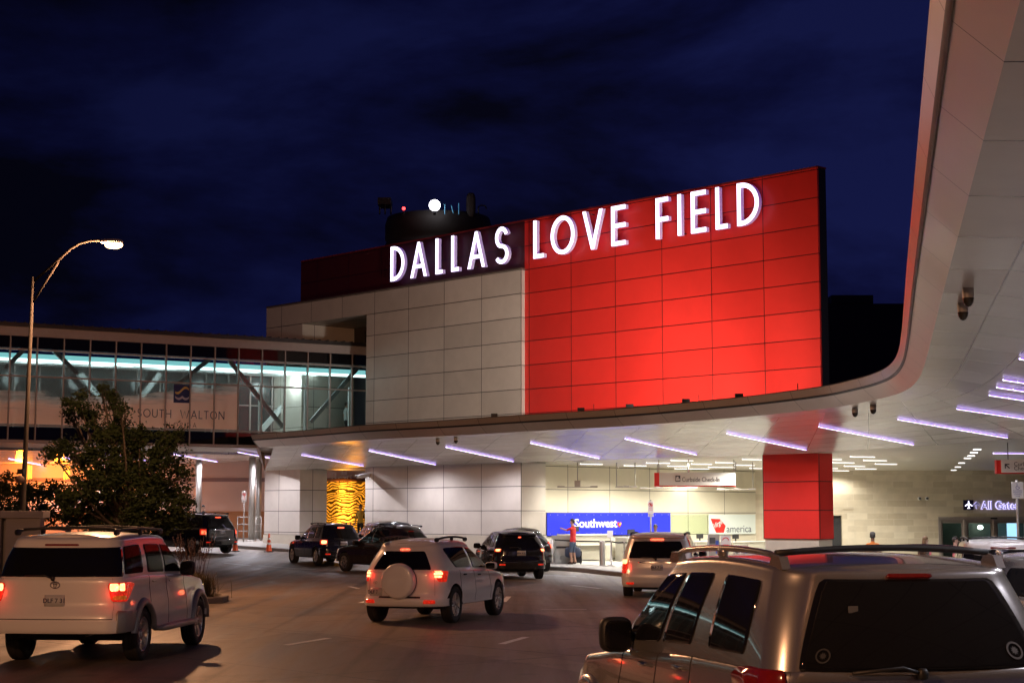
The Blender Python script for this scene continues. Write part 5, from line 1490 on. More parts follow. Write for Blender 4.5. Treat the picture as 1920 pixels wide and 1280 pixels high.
TL_HOT = lamp_mat('brake lamp core', (.6, .1, .03), (1, .24, .09), 9.0)
TL_AMB = lamp_mat('amber lens', (.35, .05, .01), (1, .25, .03), .35)
HL = lamp_mat('head lamp lens', (.5, .5, .5), (1, .8, .6), .25)
CARN = [0]
def make_car(name, label, cat, x, y, heading, c, paint, lower=None, wheels=(5, 'alloy'), opt=None, z=None, group='cars and vans on the terminal road'):
    """x, y = centre of car; heading clockwise from +Y (deg)"""
    o = dict(brake=True, rails='none', mirror=True, spare=False, plate=(0, .82), far=False); o.update(opt or {}); rh = o.get('rail_h', .07)
    g = gz(x, y) if z is None else z
    rz = R(90 - heading)
    t = thing(name, label, cat, (x, y, g), rz, group)
    Mx = Matrix.Translation((-c.L/2, 0, 0))
    def B(mb, nm, mt, par=None, **k): 
        return mb.build(nm, mt, par or t, world=False, **k)
    bo = B(body_mesh(c, Mx), 'body', paint)
    # underbody and wheel wells
    mb = MB(); mb.box((.34, -c.hw + .36, c.sill - .06), (c.L - .5, c.hw - .36, c.sill + .34), 0, Mx)
    mb.box((.22, -c.hw + .42, c.sill + .04), (c.L - .4, c.hw - .42, c.sill + .10), 0, Mx)
    for xw in c.xw:
        for sg in (1, -1):
            P_ = [[Vector((xw + (c.Rw+.01)*math.cos(PI*i/16), sg*(c.hw - d), c.wr + (c.Rw+.01)*math.sin(PI*i/16))) for d in (.06, .42)] for i in range(17)]
            mb.grid(tf(Mx, P_), 0)
    mb.tube([Mx @ Vector((.12, .35, c.sill + .02)), Mx @ Vector((.5, .35, c.sill + .02))], .04, 8)
    mb.box((c.xw[0] - .1, -c.hw + .25, c.wr - .09), (c.xw[0] + .1, c.hw - .25, c.wr + .05), 0, Mx)
    B(mb, 'underbody', DARK)
    for xw in c.xw:
        for sg in (1, -1):
            wheel(t, xw - c.L/2, sg*(c.hw - .125), c.wr, c.wr, Mx, sg, wheels[0], wheels[1])
    G = lambda s, v: c.gp(s, v)
    def gpatch(nm, x0, x1, v0, v1, mt, sg=1, rnd=(.12, .3), off=.004, par=None, **k):
        L0 = (c.s_g(x0[0], v0)*sg, c.s_g(x0[1], v1)*sg); R0 = (c.s_g(x1[0], v0)*sg, c.s_g(x1[1], v1)*sg)
        return B(patch(c, Mx, G, L0, R0, v0, v1, rnd, off, **k), nm, mt, par)
    # windows
    v0, v1 = o.get('wv', (.16, .93))
    for sg in (1, -1):
        for wi in c.wins:
            gpatch('side_window', (wi[0], wi[1]), (wi[2], wi[3]), v0 if len(wi) < 5 else wi[4], v1 if len(wi) < 6 else wi[5], o.get('glass', GLS), sg, rnd=(.10, .28))
        for xs in c.seams:
            s0 = c.s_low(xs, .6)
            B(patch(c, Mx, c.lowp, (sg*s0, sg*s0), (sg*(s0 + .0042), sg*(s0 + .0042)), c.sill + .04, c.zb(xs) - .015, (0, 0), .0015, .004, 1, 14), 'door_seam', SEAM)
        for xh in c.handles:
            p = Mx @ c.lowp(sg*c.s_low(xh, .85), c.zb(xh) - .10)
            mb = MB(); mb.blob(p + Vector((0, sg*.025, 0)), (.085, .018, .016), .6, 8); B(mb, 'door_handle', o.get('handle_mat', paint))
    sr = c.s_rw
    B(patch(c, Mx, G, (-sr[0], -sr[1]), (sr[0], sr[1]), c.rw_v[0], c.rw_v[1], (.06, .22), .005, .012, 22, 8), 'rear_window', GLS)
    B(patch(c, Mx, G, (3.5, 3.55), (6.5 - 0, 6.45), .1, .97, (.05, .15), .004, .01, 2, 4, rim=False) if False else patch(c, Mx, lambda s, v: c.gp((5 - abs(s)) * (1 if s >= 0 else -1), v), (-1.35, -1.35), (1.35, 1.35), .14, .97, (.05, .2), .004, .01, 20, 8), 'windscreen', GLS)
    # seams of the tailgate
    lg = o.get('gate', (.72, .62))
    for sg in (1, -1):
        B(patch(c, Mx, c.lowp, (sg*1.30, sg*1.30), (sg*1.306, sg*1.306), lg[1], c.zb(.1) - .02, (0, 0), .0015, .003, 1, 8), 'tailgate_seam', SEAM)
    B(patch(c, Mx, c.lowp, (-1.3, -1.3), (1.3, 1.3), lg[1] - .006, lg[1] + .006, (0, 0), .002, .003, 20, 1), 'tailgate_seam', SEAM)
    # bumper
    bz = o.get('bumper', (c.sill + .06, .64))
    bm_ = o.get('bumper_mat') or lower or paint
    if o.get('quarter'):
        for sg in (1, -1): B(patch(c, Mx, c.lowp, (sg*1.45, sg*1.45), (sg*c.s_low(c.xw[0] - c.Rw - .03),)*2, c.sill + .03, .76, (.04, .2), .026, .04, 12, 6), 'quarter_cladding', lower)
    S1 = 2.0 if c.xw[0] - c.Rw > .35 else 1.9
    se = c.s_low(c.xw[0] - c.Rw - .04)
    B(patch(c, Mx, c.lowp, (-se, -se), (se, se), bz[0], bz[1], (.02, .25), .022, .03, 40, 8), 'rear_bumper', bm_)
    sf = 5 - (c.s_low(c.xw[1] + c.Rw + .04))
    B(patch(c, Mx, lambda s, v: c.lowp((5 - abs(s)) * (1 if s >= 0 else -1), v), (-sf, -sf), (sf, sf), bz[0], .58, (.02, .25), .02, .03, 40, 8), 'front_bumper', bm_)
    # tail lamps
    lm = TL_ON if o['brake'] else TL_DIM
    if o['brake'] == 'off': lm = TL_OFF
    s0, s1, z0, z1 = c.tail
    z0t = c.tail_top if hasattr(c, 'tail_top') else None
    for sg in (1, -1):
        fn = c.lowp
        tl = B(patch(c, Mx, fn, (sg*(s0 + c.tail_sl), sg*s0), (sg*(s1 - c.tail_sl), sg*s1), z0, z1, (.22, .35), .016, .03, 12, 8), 'tail_lamp', TL_DIM if o['brake'] != 'off' else TL_OFF)
        if o['brake'] is True:
            for (a, b, e, f) in c.cores:
                B(patch(c, Mx, fn, (sg*(s0 + (s1-s0)*a),)*2, (sg*(s0 + (s1-s0)*b),)*2, z0 + (z1-z0)*e, z0 + (z1-z0)*f, (.4, .6), .021, .01, 8, 8), 'bulb', o.get('core', TL_HOT), tl)
        if o.get('amber', True): B(patch(c, Mx, fn, (sg*(s0 + (s1-s0)*.15),)*2, (sg*(s0 + (s1-s0)*.8),)*2, z0 + (z1-z0)*.10, z0 + (z1-z0)*.30, (.3, .5), .020, .01, 8, 6), 'indicator', TL_AMB, tl)
        if o.get('reflector'): B(patch(c, Mx, fn, (sg*.95,)*2, (sg*1.35,)*2, o['reflector'] - .022, o['reflector'] + .022, (.1, .5), .045, .06, 10, 4), 'reflector', TL_DIM if o['brake'] != 'off' else TL_OFF)
        B(patch(c, Mx, fn, (sg*3.25, sg*3.15), (sg*4.3, sg*4.3), c.hl[0], c.hl[1], (.3, .4), .012, .02, 12, 6), 'headlight', HL)
    if o['brake'] is True and not o['far']:
        for sg in (1, -1):
            p = Mx @ c.lowp(sg*1.4, (z0 + z1)/2); Lr = bpy.data.lights.new('tail_glow', 'POINT'); Lr.energy = 1.0; Lr.color = (1, .03, .015); Lr.shadow_soft_size = .06
            lo = bpy.data.objects.new('tail_glow', Lr); COL.objects.link(lo); lo.parent = t; lo.location = p + Vector((-.14, 0, 0))
    # third brake lamp
    hb_ = o.get('third', (.93, .99))
    k_ = o.get('third_w', .30)
    B(patch(c, Mx, G, (-k_, -k_), (k_, k_), hb_[0], hb_[1], (.1, .6), .02, .03, 10, 4), 'third_brake_lamp', TL_ON if o['brake'] is True and o.get('brake3', True) else TL_OFF)
    # plate
    py, pz = o['plate']
    s_p = lambda yy, zz: yy / (c.hw - interp(c.side, zz) - c.rr)
    B(patch(c, Mx, c.lowp, (s_p(py - .155, pz),)*2, (s_p(py + .155, pz),)*2, pz - .08, pz + .08, (.03, .1), .014, .02, 6, 2), 'number_plate', PLATE)
    pc = c.lowp(s_p(py, pz), pz); q = Mx @ (pc + Vector((-.019, 0, -.03)))
    vs, fs = text_geo('DLF 7 31' if not o['far'] else 'BR4 K82', .088, .002, 'CENTER', .002)
    mb = MB(); mb.add(vs, fs, 0, frame_M(q, (0, -1, 0), (0, 0, 1)))
    if not o.get('noplate_text'): B(mb, 'plate_characters', PLTX)
    if o.get('emblem'):
        ez, ey, er = o['emblem']; pc = Mx @ c.lowp(s_p(ey, ez), ez) + Vector((-.012, 0, 0))
        mb = MB()
        Mf = frame_M(pc, (0, -1, 0), (0, 0, 1))
        for (a, b, cx2, cy2) in ((1, .68, 0, 0), (.32, .66, 0, 0), (.68, .26, 0, .38)):
            vs, fs = loops_geo([ell(cx2*er, cy2*er, a*er, b*er, 24), ell(cx2*er, cy2*er, a*er - .16*er, b*er - .14*er, 24)], .008); mb.add(vs, fs, 0, Mf @ Matrix.Translation((0, 0, .002)))
        B(mb, 'emblem', CHR)
    # mirrors
    if o['mirror']:
        for sg in (1, -1):
            xm = c.mir; p = Mx @ c.gp(sg*c.s_g(xm, .12), .12) + Vector((0, sg*.13, .04))
            mb = MB(); mb.blob(p, (.075, .12, .095 * o.get('mirz', 1)), .55, 10); mb.tube([p - Vector((0, sg*.16, .03)), p], .03, 8); B(mb, 'wing_mirror', o.get('mirror_mat', paint))
            mb = MB(); mb.blob(p - Vector((.068, 0, 0)), (.012, .10, .078 * o.get('mirz', 1)), .5, 8); B(mb, 'mirror_glass', GLS)
    # roof rails
    if o['rails'] != 'none':
        rm = o.get('rail_mat', TRIM); rh = o.get('rail_h', .07)
        for sg in (1, -1):
            pts = []
            xa, xb = o.get('rail_x', (c.g_xr[1] + .15, c.g_xf[1] - .35))
            for i in range(13):
                f = i/12; xx = xa + (xb - xa)*f
                p = c.gp(sg*c.s_g(xx, 1.0), 1.0); top = Vector((xx, p.y*.93, p.z + c.rtop*.9))
                top.z += rh * min(1, .55 + math.sin(PI*f)*1.6); pts.append(Mx @ top)
            mb = MB(); mb.tube(pts, [.018] + [.021]*11 + [.018], 8)
            for f in (0, 6, 12):
                q = pts[f]; 
                if f == 6: mb.blob(q - Vector((0, 0, rh*.5)), (.06, .025, rh*.6), .6, 8)
                elif o.get('feet'):
                    sx = 1 if f == 0 else -1; zt_ = q.z + .022; zb_ = q.z - rh*.62 - .02
                    Mfx = Matrix.Translation((q.x + sx*.02, q.y, 0)) @ Matrix(((1,0,0,0),(0,0,1,0),(0,1,0,0),(0,0,0,1)))
                    pr_ = [(-.11, zb_), (-.06, zt_), (.06, zt_), (.12, zb_)]
                    mb.prism(pr_ if sx > 0 else pr_, -.028, .028, 0, Mfx)
                else: mb.blob(q + Vector(((.05 if f == 0 else -.05), 0, rh*.25)), (.12, .024, .028 + rh*.25), .8, 8)
            B(mb, 'roof_rail', rm)
        for f in o.get('bars', ()):
            xx = xa + (xb - xa)*f; p = c.gp(c.s_g(xx, 1.0), 1.0)
            z_ = p.z + c.rtop*.9 + rh + c.crown*.3; yy = p.y*.93
            mb = MB(); P_ = [Mx @ Vector((xx + .04*math.sin(PI*j/10) * (1 if f > .5 else -1)*-1, yy*(1 - 2*j/10), z_ + .03*math.sin(PI*j/10))) for j in range(11)]
            mb.tube(P_, .020, 8); B(mb, 'roof_bar', TRIM)
    # flares and cladding
    if o.get('flare'):
        fm = o['flare']; fo = o.get('flare_w', .035)
        for xw in c.xw:
            for sg in (1, -1):
                P_ = []
                for i in range(29):
                    a = R(-28 + 236*i/28); r_ = []
                    for rad, of in ((c.Rw - .012, -.02), (c.Rw - .008, fo*.9), (c.Rw + .035, fo), (c.Rw + .085, fo*.55), (c.Rw + .10, -.012)):
                        xx = xw + rad*math.cos(a); zz = max(c.sill - .01, c.wr + rad*math.sin(a))
                        yy = c.lowp(c.s_low(xx, zz), zz).y; r_.append(Mx @ Vector((xx, sg*(yy + of), zz)))
                    P_.append(r_)
                mb = MB(); mb.grid(P_, 0, flip=(sg > 0)); B(mb, 'wheel_arch_flare', fm)
    if lower and o.get('clad', True):
        xa, xb = c.xw[0] + c.Rw + .06, c.xw[1] - c.Rw - .06
        for sg in (1, -1):
            B(patch(c, Mx, c.lowp, (sg*c.s_low(xa),)*2, (sg*c.s_low(xb),)*2, c.sill + .02, c.sill + .17, (.02, .3), .018, .025, 16, 4), 'side_cladding', lower)
    if o.get('step'):
        xa, xb = c.xw[0] + c.Rw + .08, c.xw[1] - c.Rw - .06
        for sg in (1, -1):
            mb = MB(); mb.blob(Mx @ Vector(((xa+xb)/2, sg*(c.hw + .02), c.sill - .01)), ((xb-xa)/2, .10, .045), .35, 10); B(mb, 'running_board', o['step'])
    # exhaust, wiper, handle strip
    mb = MB(); mb.tube([Mx @ Vector((.05, -.5, c.sill + .01)), Mx @ Vector((.45, -.5, c.sill + .03))], .032, 12, caps=False); B(mb, 'exhaust_pipe', M['steel'])
    if not o['spare'] and o.get('wiper', True):
        a = Mx @ (c.gp(.05, c.rw_v[0] - .02) + Vector((-.025, 0, -.01))); b2 = Mx @ (c.gp(.62, c.rw_v[0] - o.get('wdrop', -.04)) + Vector((-.03, 0, 0)))
        mb = MB(); mb.tube([a, a.lerp(b2, .3) + Vector((-.02, 0, .035)), b2], .012, 6); mb.blob(a, (.03, .03, .035), .7, 6); B(mb, 'rear_wiper', TRIM)
    if o.get('strip'):
        zz, mt_ = o['strip']; B(patch(c, Mx, c.lowp, (-.8, -.8), (.8, .8), zz - .018, zz + .018, (.05, .5), .018, .03, 12, 4), 'tailgate_strip', mt_)
    if o.get('spoiler'):
        mb = MB(); P_ = []
        for s in [-1.5 + 3*i/16 for i in range(17)]:
            p = c.gp(s, 1.0); d = Vector((-1, 0, 0))
            P_.append([Mx @ (p + Vector((.10, 0, c.rtop*.95))), Mx @ (p + Vector((-.09, 0, c.rtop*.72))), Mx @ (p + Vector((-.09, 0, c.rtop*.72 - .035))), Mx @ (p + Vector((.02, 0, -.01)))])
        mb.grid(P_, 0); B(mb, 'spoiler', paint)
    if o['spare']:
        cy, cz, rr_ = o['spare']; xb = c.lowp(.3, cz).x
        Ms = Mx @ Matrix.Translation((xb, cy, cz)) @ Matrix.Rotation(-PI/2, 4, 'Y')
        mb = MB(); mb.lathe([(rr_*.93, -.01), (rr_*.985, .03), (rr_, .07), (rr_, .16), (rr_*.975, .20), (rr_*.92, .225), (rr_*.86, .232), (rr_*.5, .245), (.001, .25)], 48, 0, Ms); B(mb, 'spare_wheel_cover', paint)
        mb = MB(); mb.lathe([(rr_*.90, -.04), (rr_*.94, .0), (rr_*1.004, .05), (rr_*1.004, .085), (rr_*.9, .09)], 48, 0, Ms); B(mb, 'spare_tyre', TYRE)
    return t, c, Mx

def paint_mat(name, col, metal=.0, rough=.32):
    return mat(name, col, rough, metal, var=.015, scale=3, coat=.8, rvar=.02)
WHITE = paint_mat('white car paint', (.80, .78, .76))
CREAM = paint_mat('warm white car paint', (.74, .71, .67))
SILVER = paint_mat('silver car paint', (.40, .39, .38), .8, .24)
GREYB = mat('silver grey cladding', (.34, .32, .29), .42, .5)
BLACKP = paint_mat('black car paint', (.010, .010, .011), 0, .12)
BRONZE = paint_mat('dark brown car paint', (.035, .024, .018), .4, .25)
NAVY = paint_mat('dark grey car paint', (.022, .022, .028), .4, .2)

# --- 1 white full-size SUV, left foreground
seq = Car(L=5.18, W=2.0, Ht=1.88, wb=3.0, ro=1.15, wr=.385, sill=.44, rr=.22, rf=.45, br=.07, tb=.03,
    belt=[(0, 1.25), (1.3, 1.25), (3.3, 1.20), (3.75, 1.17), (4.75, 1.05), (5.18, .94)],
    rear=[(.3, .12), (.5, .0), (.62, .0), (.74, .01), (.78, .085), (1.0, .10), (1.3, .12)],
    g_xr=(.12, .34), g_xf=(3.95, 3.05), g_w=(.93, .81), g_rr=(.16, .2), g_rf=(.3, .3), arch=.05, rtop=.10, crown=.035)
seq.wins = [(.33, .52, 1.20, 1.28), (1.42, 1.46, 2.30, 2.32), (2.36, 2.37, 3.42, 2.95)]
seq.seams = [1.40, 2.33, 3.45]; seq.handles = [1.62, 2.52]
seq.s_rw = (1.93, 1.90); seq.rw_v = (.04, .90); seq.mir = 3.35
seq.tail = (1.10, 2.10, .90, 1.17); seq.tail_sl = .10; seq.cores = [(.08, .42, .55, .95), (.46, .74, .55, .95)]; seq.hl = (.80, .98)
s1 = make_car('white_suv', 'big white SUV with lit brake lamps and silver lower trim, left foreground', 'SUV', -6.28, 26.6, 5.0, seq, CREAM, GREYB, (5, 'alloy'),
    dict(rails='yes', rail_h=.085, bars=(.12, .85), flare=GREYB, flare_w=.05, step=GREYB, plate=(0, .92), emblem=(1.14, 0, .075), third=(.955, 1.0), third_w=.42, bumper=(.47, .64), bumper_mat=CREAM, quarter=True, brake3=False, glass=GLS2, strip=None, wv=(.10, .90), mirz=1.25, mirror_mat=TRIM, gate=(.8, .66), brake=True, clad=False, handle_mat=CREAM))
# --- 2 white compact SUV with spare wheel
rav = Car(L=4.50, W=1.82, Ht=1.66, wb=2.66, ro=.86, wr=.36, sill=.36, rr=.34, rf=.5, br=.12, tb=.05,
    belt=[(0, 1.06), (1.2, 1.04), (3.1, .98), (3.5, .95), (4.2, .84), (4.5, .74)],
    rear=[(.3, .13), (.38, .02), (.46, .0), (.50, .02), (.54, .075), (.9, .09), (1.3, .14)],
    g_xr=(.13, .36), g_xf=(3.55, 2.60), g_w=(.85, .64), g_rr=(.26, .26), g_rf=(.3, .3), arch=.09, rtop=.10, crown=.04)
rav.wins = [(.92, .62, 1.95, 1.95), (2.0, 1.98, 3.15, 2.5)]
rav.seams = [1.08, 1.98, 3.05]; rav.handles = [1.30, 2.20]
rav.s_rw = (1.12, 1.05); rav.rw_v = (.04, .90); rav.mir = 3.0
rav.tail = (1.25, 1.95, .82, 1.09); rav.tail_sl = .18; rav.cores = [(.08, .5, .72, .92), (.06, .5, .50, .68), (.08, .45, .30, .46)]; rav.hl = (.70, .86)
make_car('white_crossover', 'white compact SUV with round spare wheel cover and lit brake lamps, road centre', 'SUV', -1.52, 35.2, 18, rav, WHITE, None, (6, 'alloy'),
    dict(rails='yes', rail_h=.07, rail_mat=TRIM, spare=(-0.02, .84, .345), plate=(.55, .62), emblem=(.80, .56, .045), reflector=.44, amber=False, third=(.955, 1.0), third_w=.26, bumper=(.36, .50), strip=(.51, TRIM), wv=(.12, .93), mirz=.8, gate=(.7, .555), spoiler=False, handle_mat=TRIM))
# --- 3 silver SUV, right foreground
r4 = Car(L=4.80, W=2.0, Ht=1.90, wb=2.79, ro=1.08, wr=.38, sill=.42, rr=.20, rf=.42, br=.07, tb=.03,
    belt=[(0, 1.27), (1.6, 1.25), (3.2, 1.17), (3.55, 1.12), (4.4, 1.02), (4.8, .88)],
    rear=[(.3, .12), (.5, .0), (.62, .0), (.72, .02), (.78, .07), (1.0, .085), (1.3, .10)],
    side=[(.2, .06), (.35, .02), (.6, 0), (.8, .005), (1.0, .02), (1.2, .05)],
    g_xr=(.10, .30), g_xf=(3.72, 2.75), g_w=(.94, .77), g_rr=(.17, .20), g_rf=(.3, .3), arch=.07, rtop=.05, crown=.025)
r4.wins = [(.56, .60, 1.22, 1.22), (1.55, 1.45, 2.22, 2.02), (2.27, 2.08, 3.25, 2.72)]
r4.seams = [1.48, 2.25, 3.2]; r4.handles = [1.72, 2.50]
r4.s_rw = (1.08, 1.0); r4.rw_v = (.0, .985); r4.mir = 3.05
r4.tail = (1.35, 2.12, .86, 1.245); r4.tail_sl = .08; r4.cores = [(.12, .75, .18, .52)]; r4.hl = (.74, .92)
SX, SY = 1.885, 12.12
t4, c4_, Mx4 = make_car('silver_suv', 'silver SUV cut off by the lower right corner, roof rails and dark rear window', 'SUV', SX, SY, -13, r4, SILVER, SILVER, (6, 'alloy'),
    dict(rails='yes', rail_h=.055, rail_mat=SILVER, feet=True, rail_x=(.56, 2.5), bars=(.04,), flare=SILVER, third=(.995, 1.04), third_w=.26, bumper=(.47, .70), brake='off', emblem=(.98, 0, .085), plate=(0, .8), wv=(.12, .90), mirz=1.35, mirror_mat=TRIM, gate=(.8, .72), clad=False, wdrop=.02, handle_mat=CHR))
# its lit lower lamp and window stickers
for sg in (1, -1):
    B_ = patch(c4_, Mx4, c4_.lowp, (sg*1.50,)*2, (sg*2.0,)*2, .89, 1.02, (.4, .5), .021, .01, 8, 8); B_.build('lit_bulb', TL_ON, t4, world=False)
def sticker(yy, v, r_, col, nm):
    s_ = yy / (c4_.g_w[0] - .15); p = Mx4 @ c4_.gp(s_, v); e = .02
    du = (c4_.gp(s_ + e, v) - c4_.gp(s_ - e, v)).normalized(); dv = (c4_.gp(s_, v + e) - c4_.gp(s_, v - e)).normalized(); nn = dv.cross(du); 
    if nn.x > 0: nn = -nn
    Mf = Matrix((-du, dv, nn)).transposed().to_4x4(); Mf.translation = p + nn*.009
    vs, fs = loops_geo([ell(0, 0, r_, r_, 24), ell(0, 0, r_*.78, r_*.78, 24)], .002); mb = MB(); mb.add(vs, fs, 0, Mf)
    mb.poly([Mf @ Vector((r_*.52*math.cos(2*PI*i/18) * (1 if i % 2 else .55), r_*.52*math.sin(2*PI*i/18) * (1 if i % 2 else .55), 0)) for i in range(18)])
    mb.build(nm, mat(nm, col, .5), t4, world=False)
sticker(.67, .16, .045, (.05, .045, .035), 'round_sticker')
sticker(-.66, .18, .055, (.09, .085, .08), 'round_sticker')
p = Mx4 @ c4_.gp(.62, .66); mb = MB(); mb.box((p.x - .012, p.y - .03, p.z - .02), (p.x - .008, p.y + .03, p.z + .02)); mb.build('square_sticker', mat('pale sticker', (.15, .15, .14), .5), t4, world=False)
# --- 4 minivan
van = Car(L=5.1, W=1.92, Ht=1.70, wb=3.08, ro=1.0, wr=.345, sill=.28, rr=.30, rf=.5, br=.10, tb=.03,
    belt=[(0, 1.02), (3.5, .98), (3.9, .96), (4.7, .82), (5.1, .72)],
    g_xr=(.10, .26), g_xf=(4.25, 3.1), g_w=(.93, .77), g_rr=(.22, .2), g_rf=(.3, .3), arch=.06, rtop=.09, crown=.03)
van.wins = [(.35, .42, 1.55, 1.52), (1.62, 1.6, 2.75, 2.7), (2.82, 2.78, 3.75, 3.0)]; van.seams = [1.6, 2.8, 3.9]; van.handles = [1.8, 3.0]
van.s_rw = (1.18, 1.1); van.rw_v = (.06, .88); van.mir = 3.55
van.tail = (1.32, 2.02, .64, 1.03); van.tail_sl = .08; van.cores = [(.05, .8, .62, .98)]; van.hl = (.66, .82)
make_car('silver_minivan', 'silver minivan seen from behind with lit brake lamps, left of the big silver SUV', 'minivan', 4.15, 46.4, 9, van, paint_mat('silver van paint', (.70, .69, .69), .3, .3), None, (8, 'alloy'),
    dict(rails='yes', rail_h=.03, plate=(0, .80), strip=(.93, CHR), reflector=.40, third=(.93, 1.0), bumper=(.30, .58), spoiler=True, amber=False, gate=(.7, .56)))
# --- 5 black full size SUV far left
exp = Car(L=5.0, W=2.0, Ht=1.80, wb=2.86, ro=1.02, wr=.385, sill=.34, rr=.30, rf=.45, br=.10,
    belt=[(0, 1.13), (3.3, 1.09), (3.7, 1.08), (4.6, .98), (5.0, .86)],
    rear=[(.25, .10), (.4, .0), (.62, .0), (.70, .05), (1.0, .07), (1.3, .10)],
    g_xr=(.12, .42), g_xf=(3.9, 2.95), g_w=(.92, .72), g_rr=(.22, .24), g_rf=(.3, .3), arch=.07, rtop=.09, crown=.03)
exp.wins = [(.50, .62, 1.35, 1.35), (1.42, 1.42, 2.3, 2.28), (2.36, 2.32, 3.4, 2.85)]; exp.seams = [1.4, 2.33, 3.4]; exp.handles = [1.62, 2.55]
exp.s_rw = (1.3, 1.2); exp.rw_v = (.06, .9); exp.mir = 3.3
exp.tail = (1.30, 1.95, .84, 1.10); exp.tail_sl = .05; exp.cores = [(.1, .7, .15, .75)]; exp.hl = (.76, .94)
make_car('black_suv', 'black SUV with gold-lit wheel beyond the tree at left, orange cones beside it', 'SUV', -14.62, 77.0, -45, exp, BLACKP, None, (10, 'alloy'),
    dict(rails='yes', rail_h=.06, plate=(0, .98), strip=(1.06, CHR), reflector=.52, third=(.95, 1.0), spoiler=True, amber=False, core=TL_ON, far=True))
# --- 6 dark hatch with white plate light
x3 = Car(L=4.57, W=1.85, Ht=1.67, wb=2.8, ro=.86, wr=.36, sill=.32, g_xr=(.12, .45), g_xf=(3.5, 2.55), g_w=(.86, .66))
def std(c):
    c.wins = [(.62, .75, 1.15, 1.2), (1.22, 1.25, 2.05, 2.0), (2.12, 2.06, 3.0, 2.45)]; c.seams = [1.15, 2.08, 3.05]; c.handles = [1.4, 2.3]
    c.s_rw = (1.22, 1.12); c.rw_v = (.06, .9); c.mir = 2.95
    c.tail = (1.15, 1.95, .82, 1.0); c.tail_sl = .05; c.cores = [(.1, .7, .15, .85)]; c.hl = (.68, .84)
std(x3)
make_car('dark_hatchback', 'dark grey SUV with one bright tail lamp, right of the cone', 'SUV', -7.68, 69.2, -27, x3, NAVY, None, (7, 'alloy'),
    dict(rails='yes', rail_h=.04, plate=(0, .86), bumper=(.36, .66), third=(.93, 1.0), core=TL_HOT, far=True, amber=False, reflector=.45))
# --- 7 brown crossover
nis = Car(L=4.65, W=1.82, Ht=1.73, wb=2.69, ro=.98, wr=.35, sill=.32, g_xr=(.14, .62), g_xf=(3.55, 2.5), g_w=(.85, .63), arch=.10); std(nis)
nis.wins = [(.75, 1.0, 1.95, 1.95), (2.0, 1.98, 3.05, 2.45)]
make_car('brown_crossover', 'dark brown crossover half hidden behind the white SUV with spare wheel', 'SUV', -4.75, 62.8, -39, nis, BRONZE, None, (5, 'alloy'),
    dict(rails='yes', rail_h=.04, rail_mat=CHR, brake='off', third=(.93, 1.0), far=True))
# --- 8 dark van behind
vn2 = Car(L=4.7, W=1.85, Ht=1.66, wb=2.75, ro=.95, wr=.34, sill=.30, g_xr=(.10, .35), g_xf=(3.6, 2.7), g_w=(.86, .68)); std(vn2)
make_car('dark_crossover', 'dark car mostly hidden behind the brown crossover, one red roof lamp showing', 'car', -5.55, 71.4, -24, vn2, BLACKP, None, (5, 'alloy'), dict(far=True, core=TL_ON))
# --- 9 black crossover, centre
saz = Car(L=4.3, W=1.76, Ht=1.60, wb=2.65, ro=.90, wr=.36, sill=.32, g_xr=(.10, .40), g_xf=(3.5, 2.6), g_w=(.86, .66), arch=.09); std(saz)
saz.tail = (1.25, 1.9, .90, 1.07)
make_car('black_crossover', 'glossy black crossover with bright white plate and lit red lamps before the white wall', 'SUV', -.12, 57.2, -12, saz, BLACKP, None, (5, 'alloy'),
    dict(rails='none', plate=(0, .86), bumper=(.36, .62), third=(.90, .94), third_w=.1, reflector=.50, core=TL_HOT, far=True, amber=False, spoiler=True))
# --- 10 black car behind it
sed = Car(L=4.55, W=1.82, Ht=1.64, wb=2.66, ro=.95, wr=.34, sill=.30, g_xr=(.12, .70), g_xf=(3.5, 2.5), g_w=(.85, .62), arch=.12, rtop=.11, crown=.05); std(sed)
sed.tail = (1.45, 2.05, .86, 1.12)
make_car('black_hatchback', 'black rounded car just beyond the glossy black crossover, its right lamp lit', 'car', .12, 64.3, -16, sed, BLACKP, None, (5, 'alloy'), dict(far=True, amber=False, core=TL_ON, third=(.9, .95), third_w=.1))
# --- 11/12 right edge
make_car('white_suv', 'white SUV roof and rear window at right edge before the doors', 'SUV', 11.25, 39.5, 11, seq, WHITE, None, (5, 'alloy'), dict(rails='yes', rail_h=.07, bars=(.05,), brake='off', third=(.94, 1.0), third_w=.45, far=True), z=-.30)
r5 = Car(L=4.6, W=1.85, Ht=1.66, wb=2.7, ro=.92, wr=.36, sill=.32, g_xr=(.10, .35), g_xf=(3.5, 2.6), g_w=(.86, .69)); std(r5)
make_car('silver_crossover', 'silver roof of a car at right edge, nearer than the white SUV', 'car', 8.45, 27.2, 14, r5, SILVER, None, (5, 'alloy'), dict(rails='yes', rail_h=.06, rail_mat=CHR, brake='off', far=True), z=-.10)
# --- 13/14 seen through the roof rails
sd = Car(L=4.7, W=1.8, Ht=1.44, wb=2.75, ro=1.05, wr=.32, sill=.26, belt=[(0, .98), (1.0, .97), (3.3, .92), (4.3, .80), (4.7, .70)], g_xr=(.75, 1.35), g_xf=(3.45, 2.6), g_w=(.80, .58), arch=.07); std(sd)
sd.wins = [(1.35, 1.6, 2.1, 2.05), (2.16, 2.1, 3.05, 2.55)]; sd.handles = [1.6, 2.4]; sd.seams = [1.3, 2.12, 3.1]
make_car('white_sedan', 'white sedan roof seen through the roof rails of the silver SUV, left one', 'car', 8.45, 47.6, 8, sd, WHITE, None, (5, 'alloy'), dict(far=True, brake='off', wiper=False))
make_car('grey_sedan', 'dark sedan roof seen through the roof rails of the silver SUV, right one', 'car', 9.35, 41.6, 6, sd, NAVY, None, (5, 'alloy'), dict(far=True, brake='off', wiper=False), z=-.28)
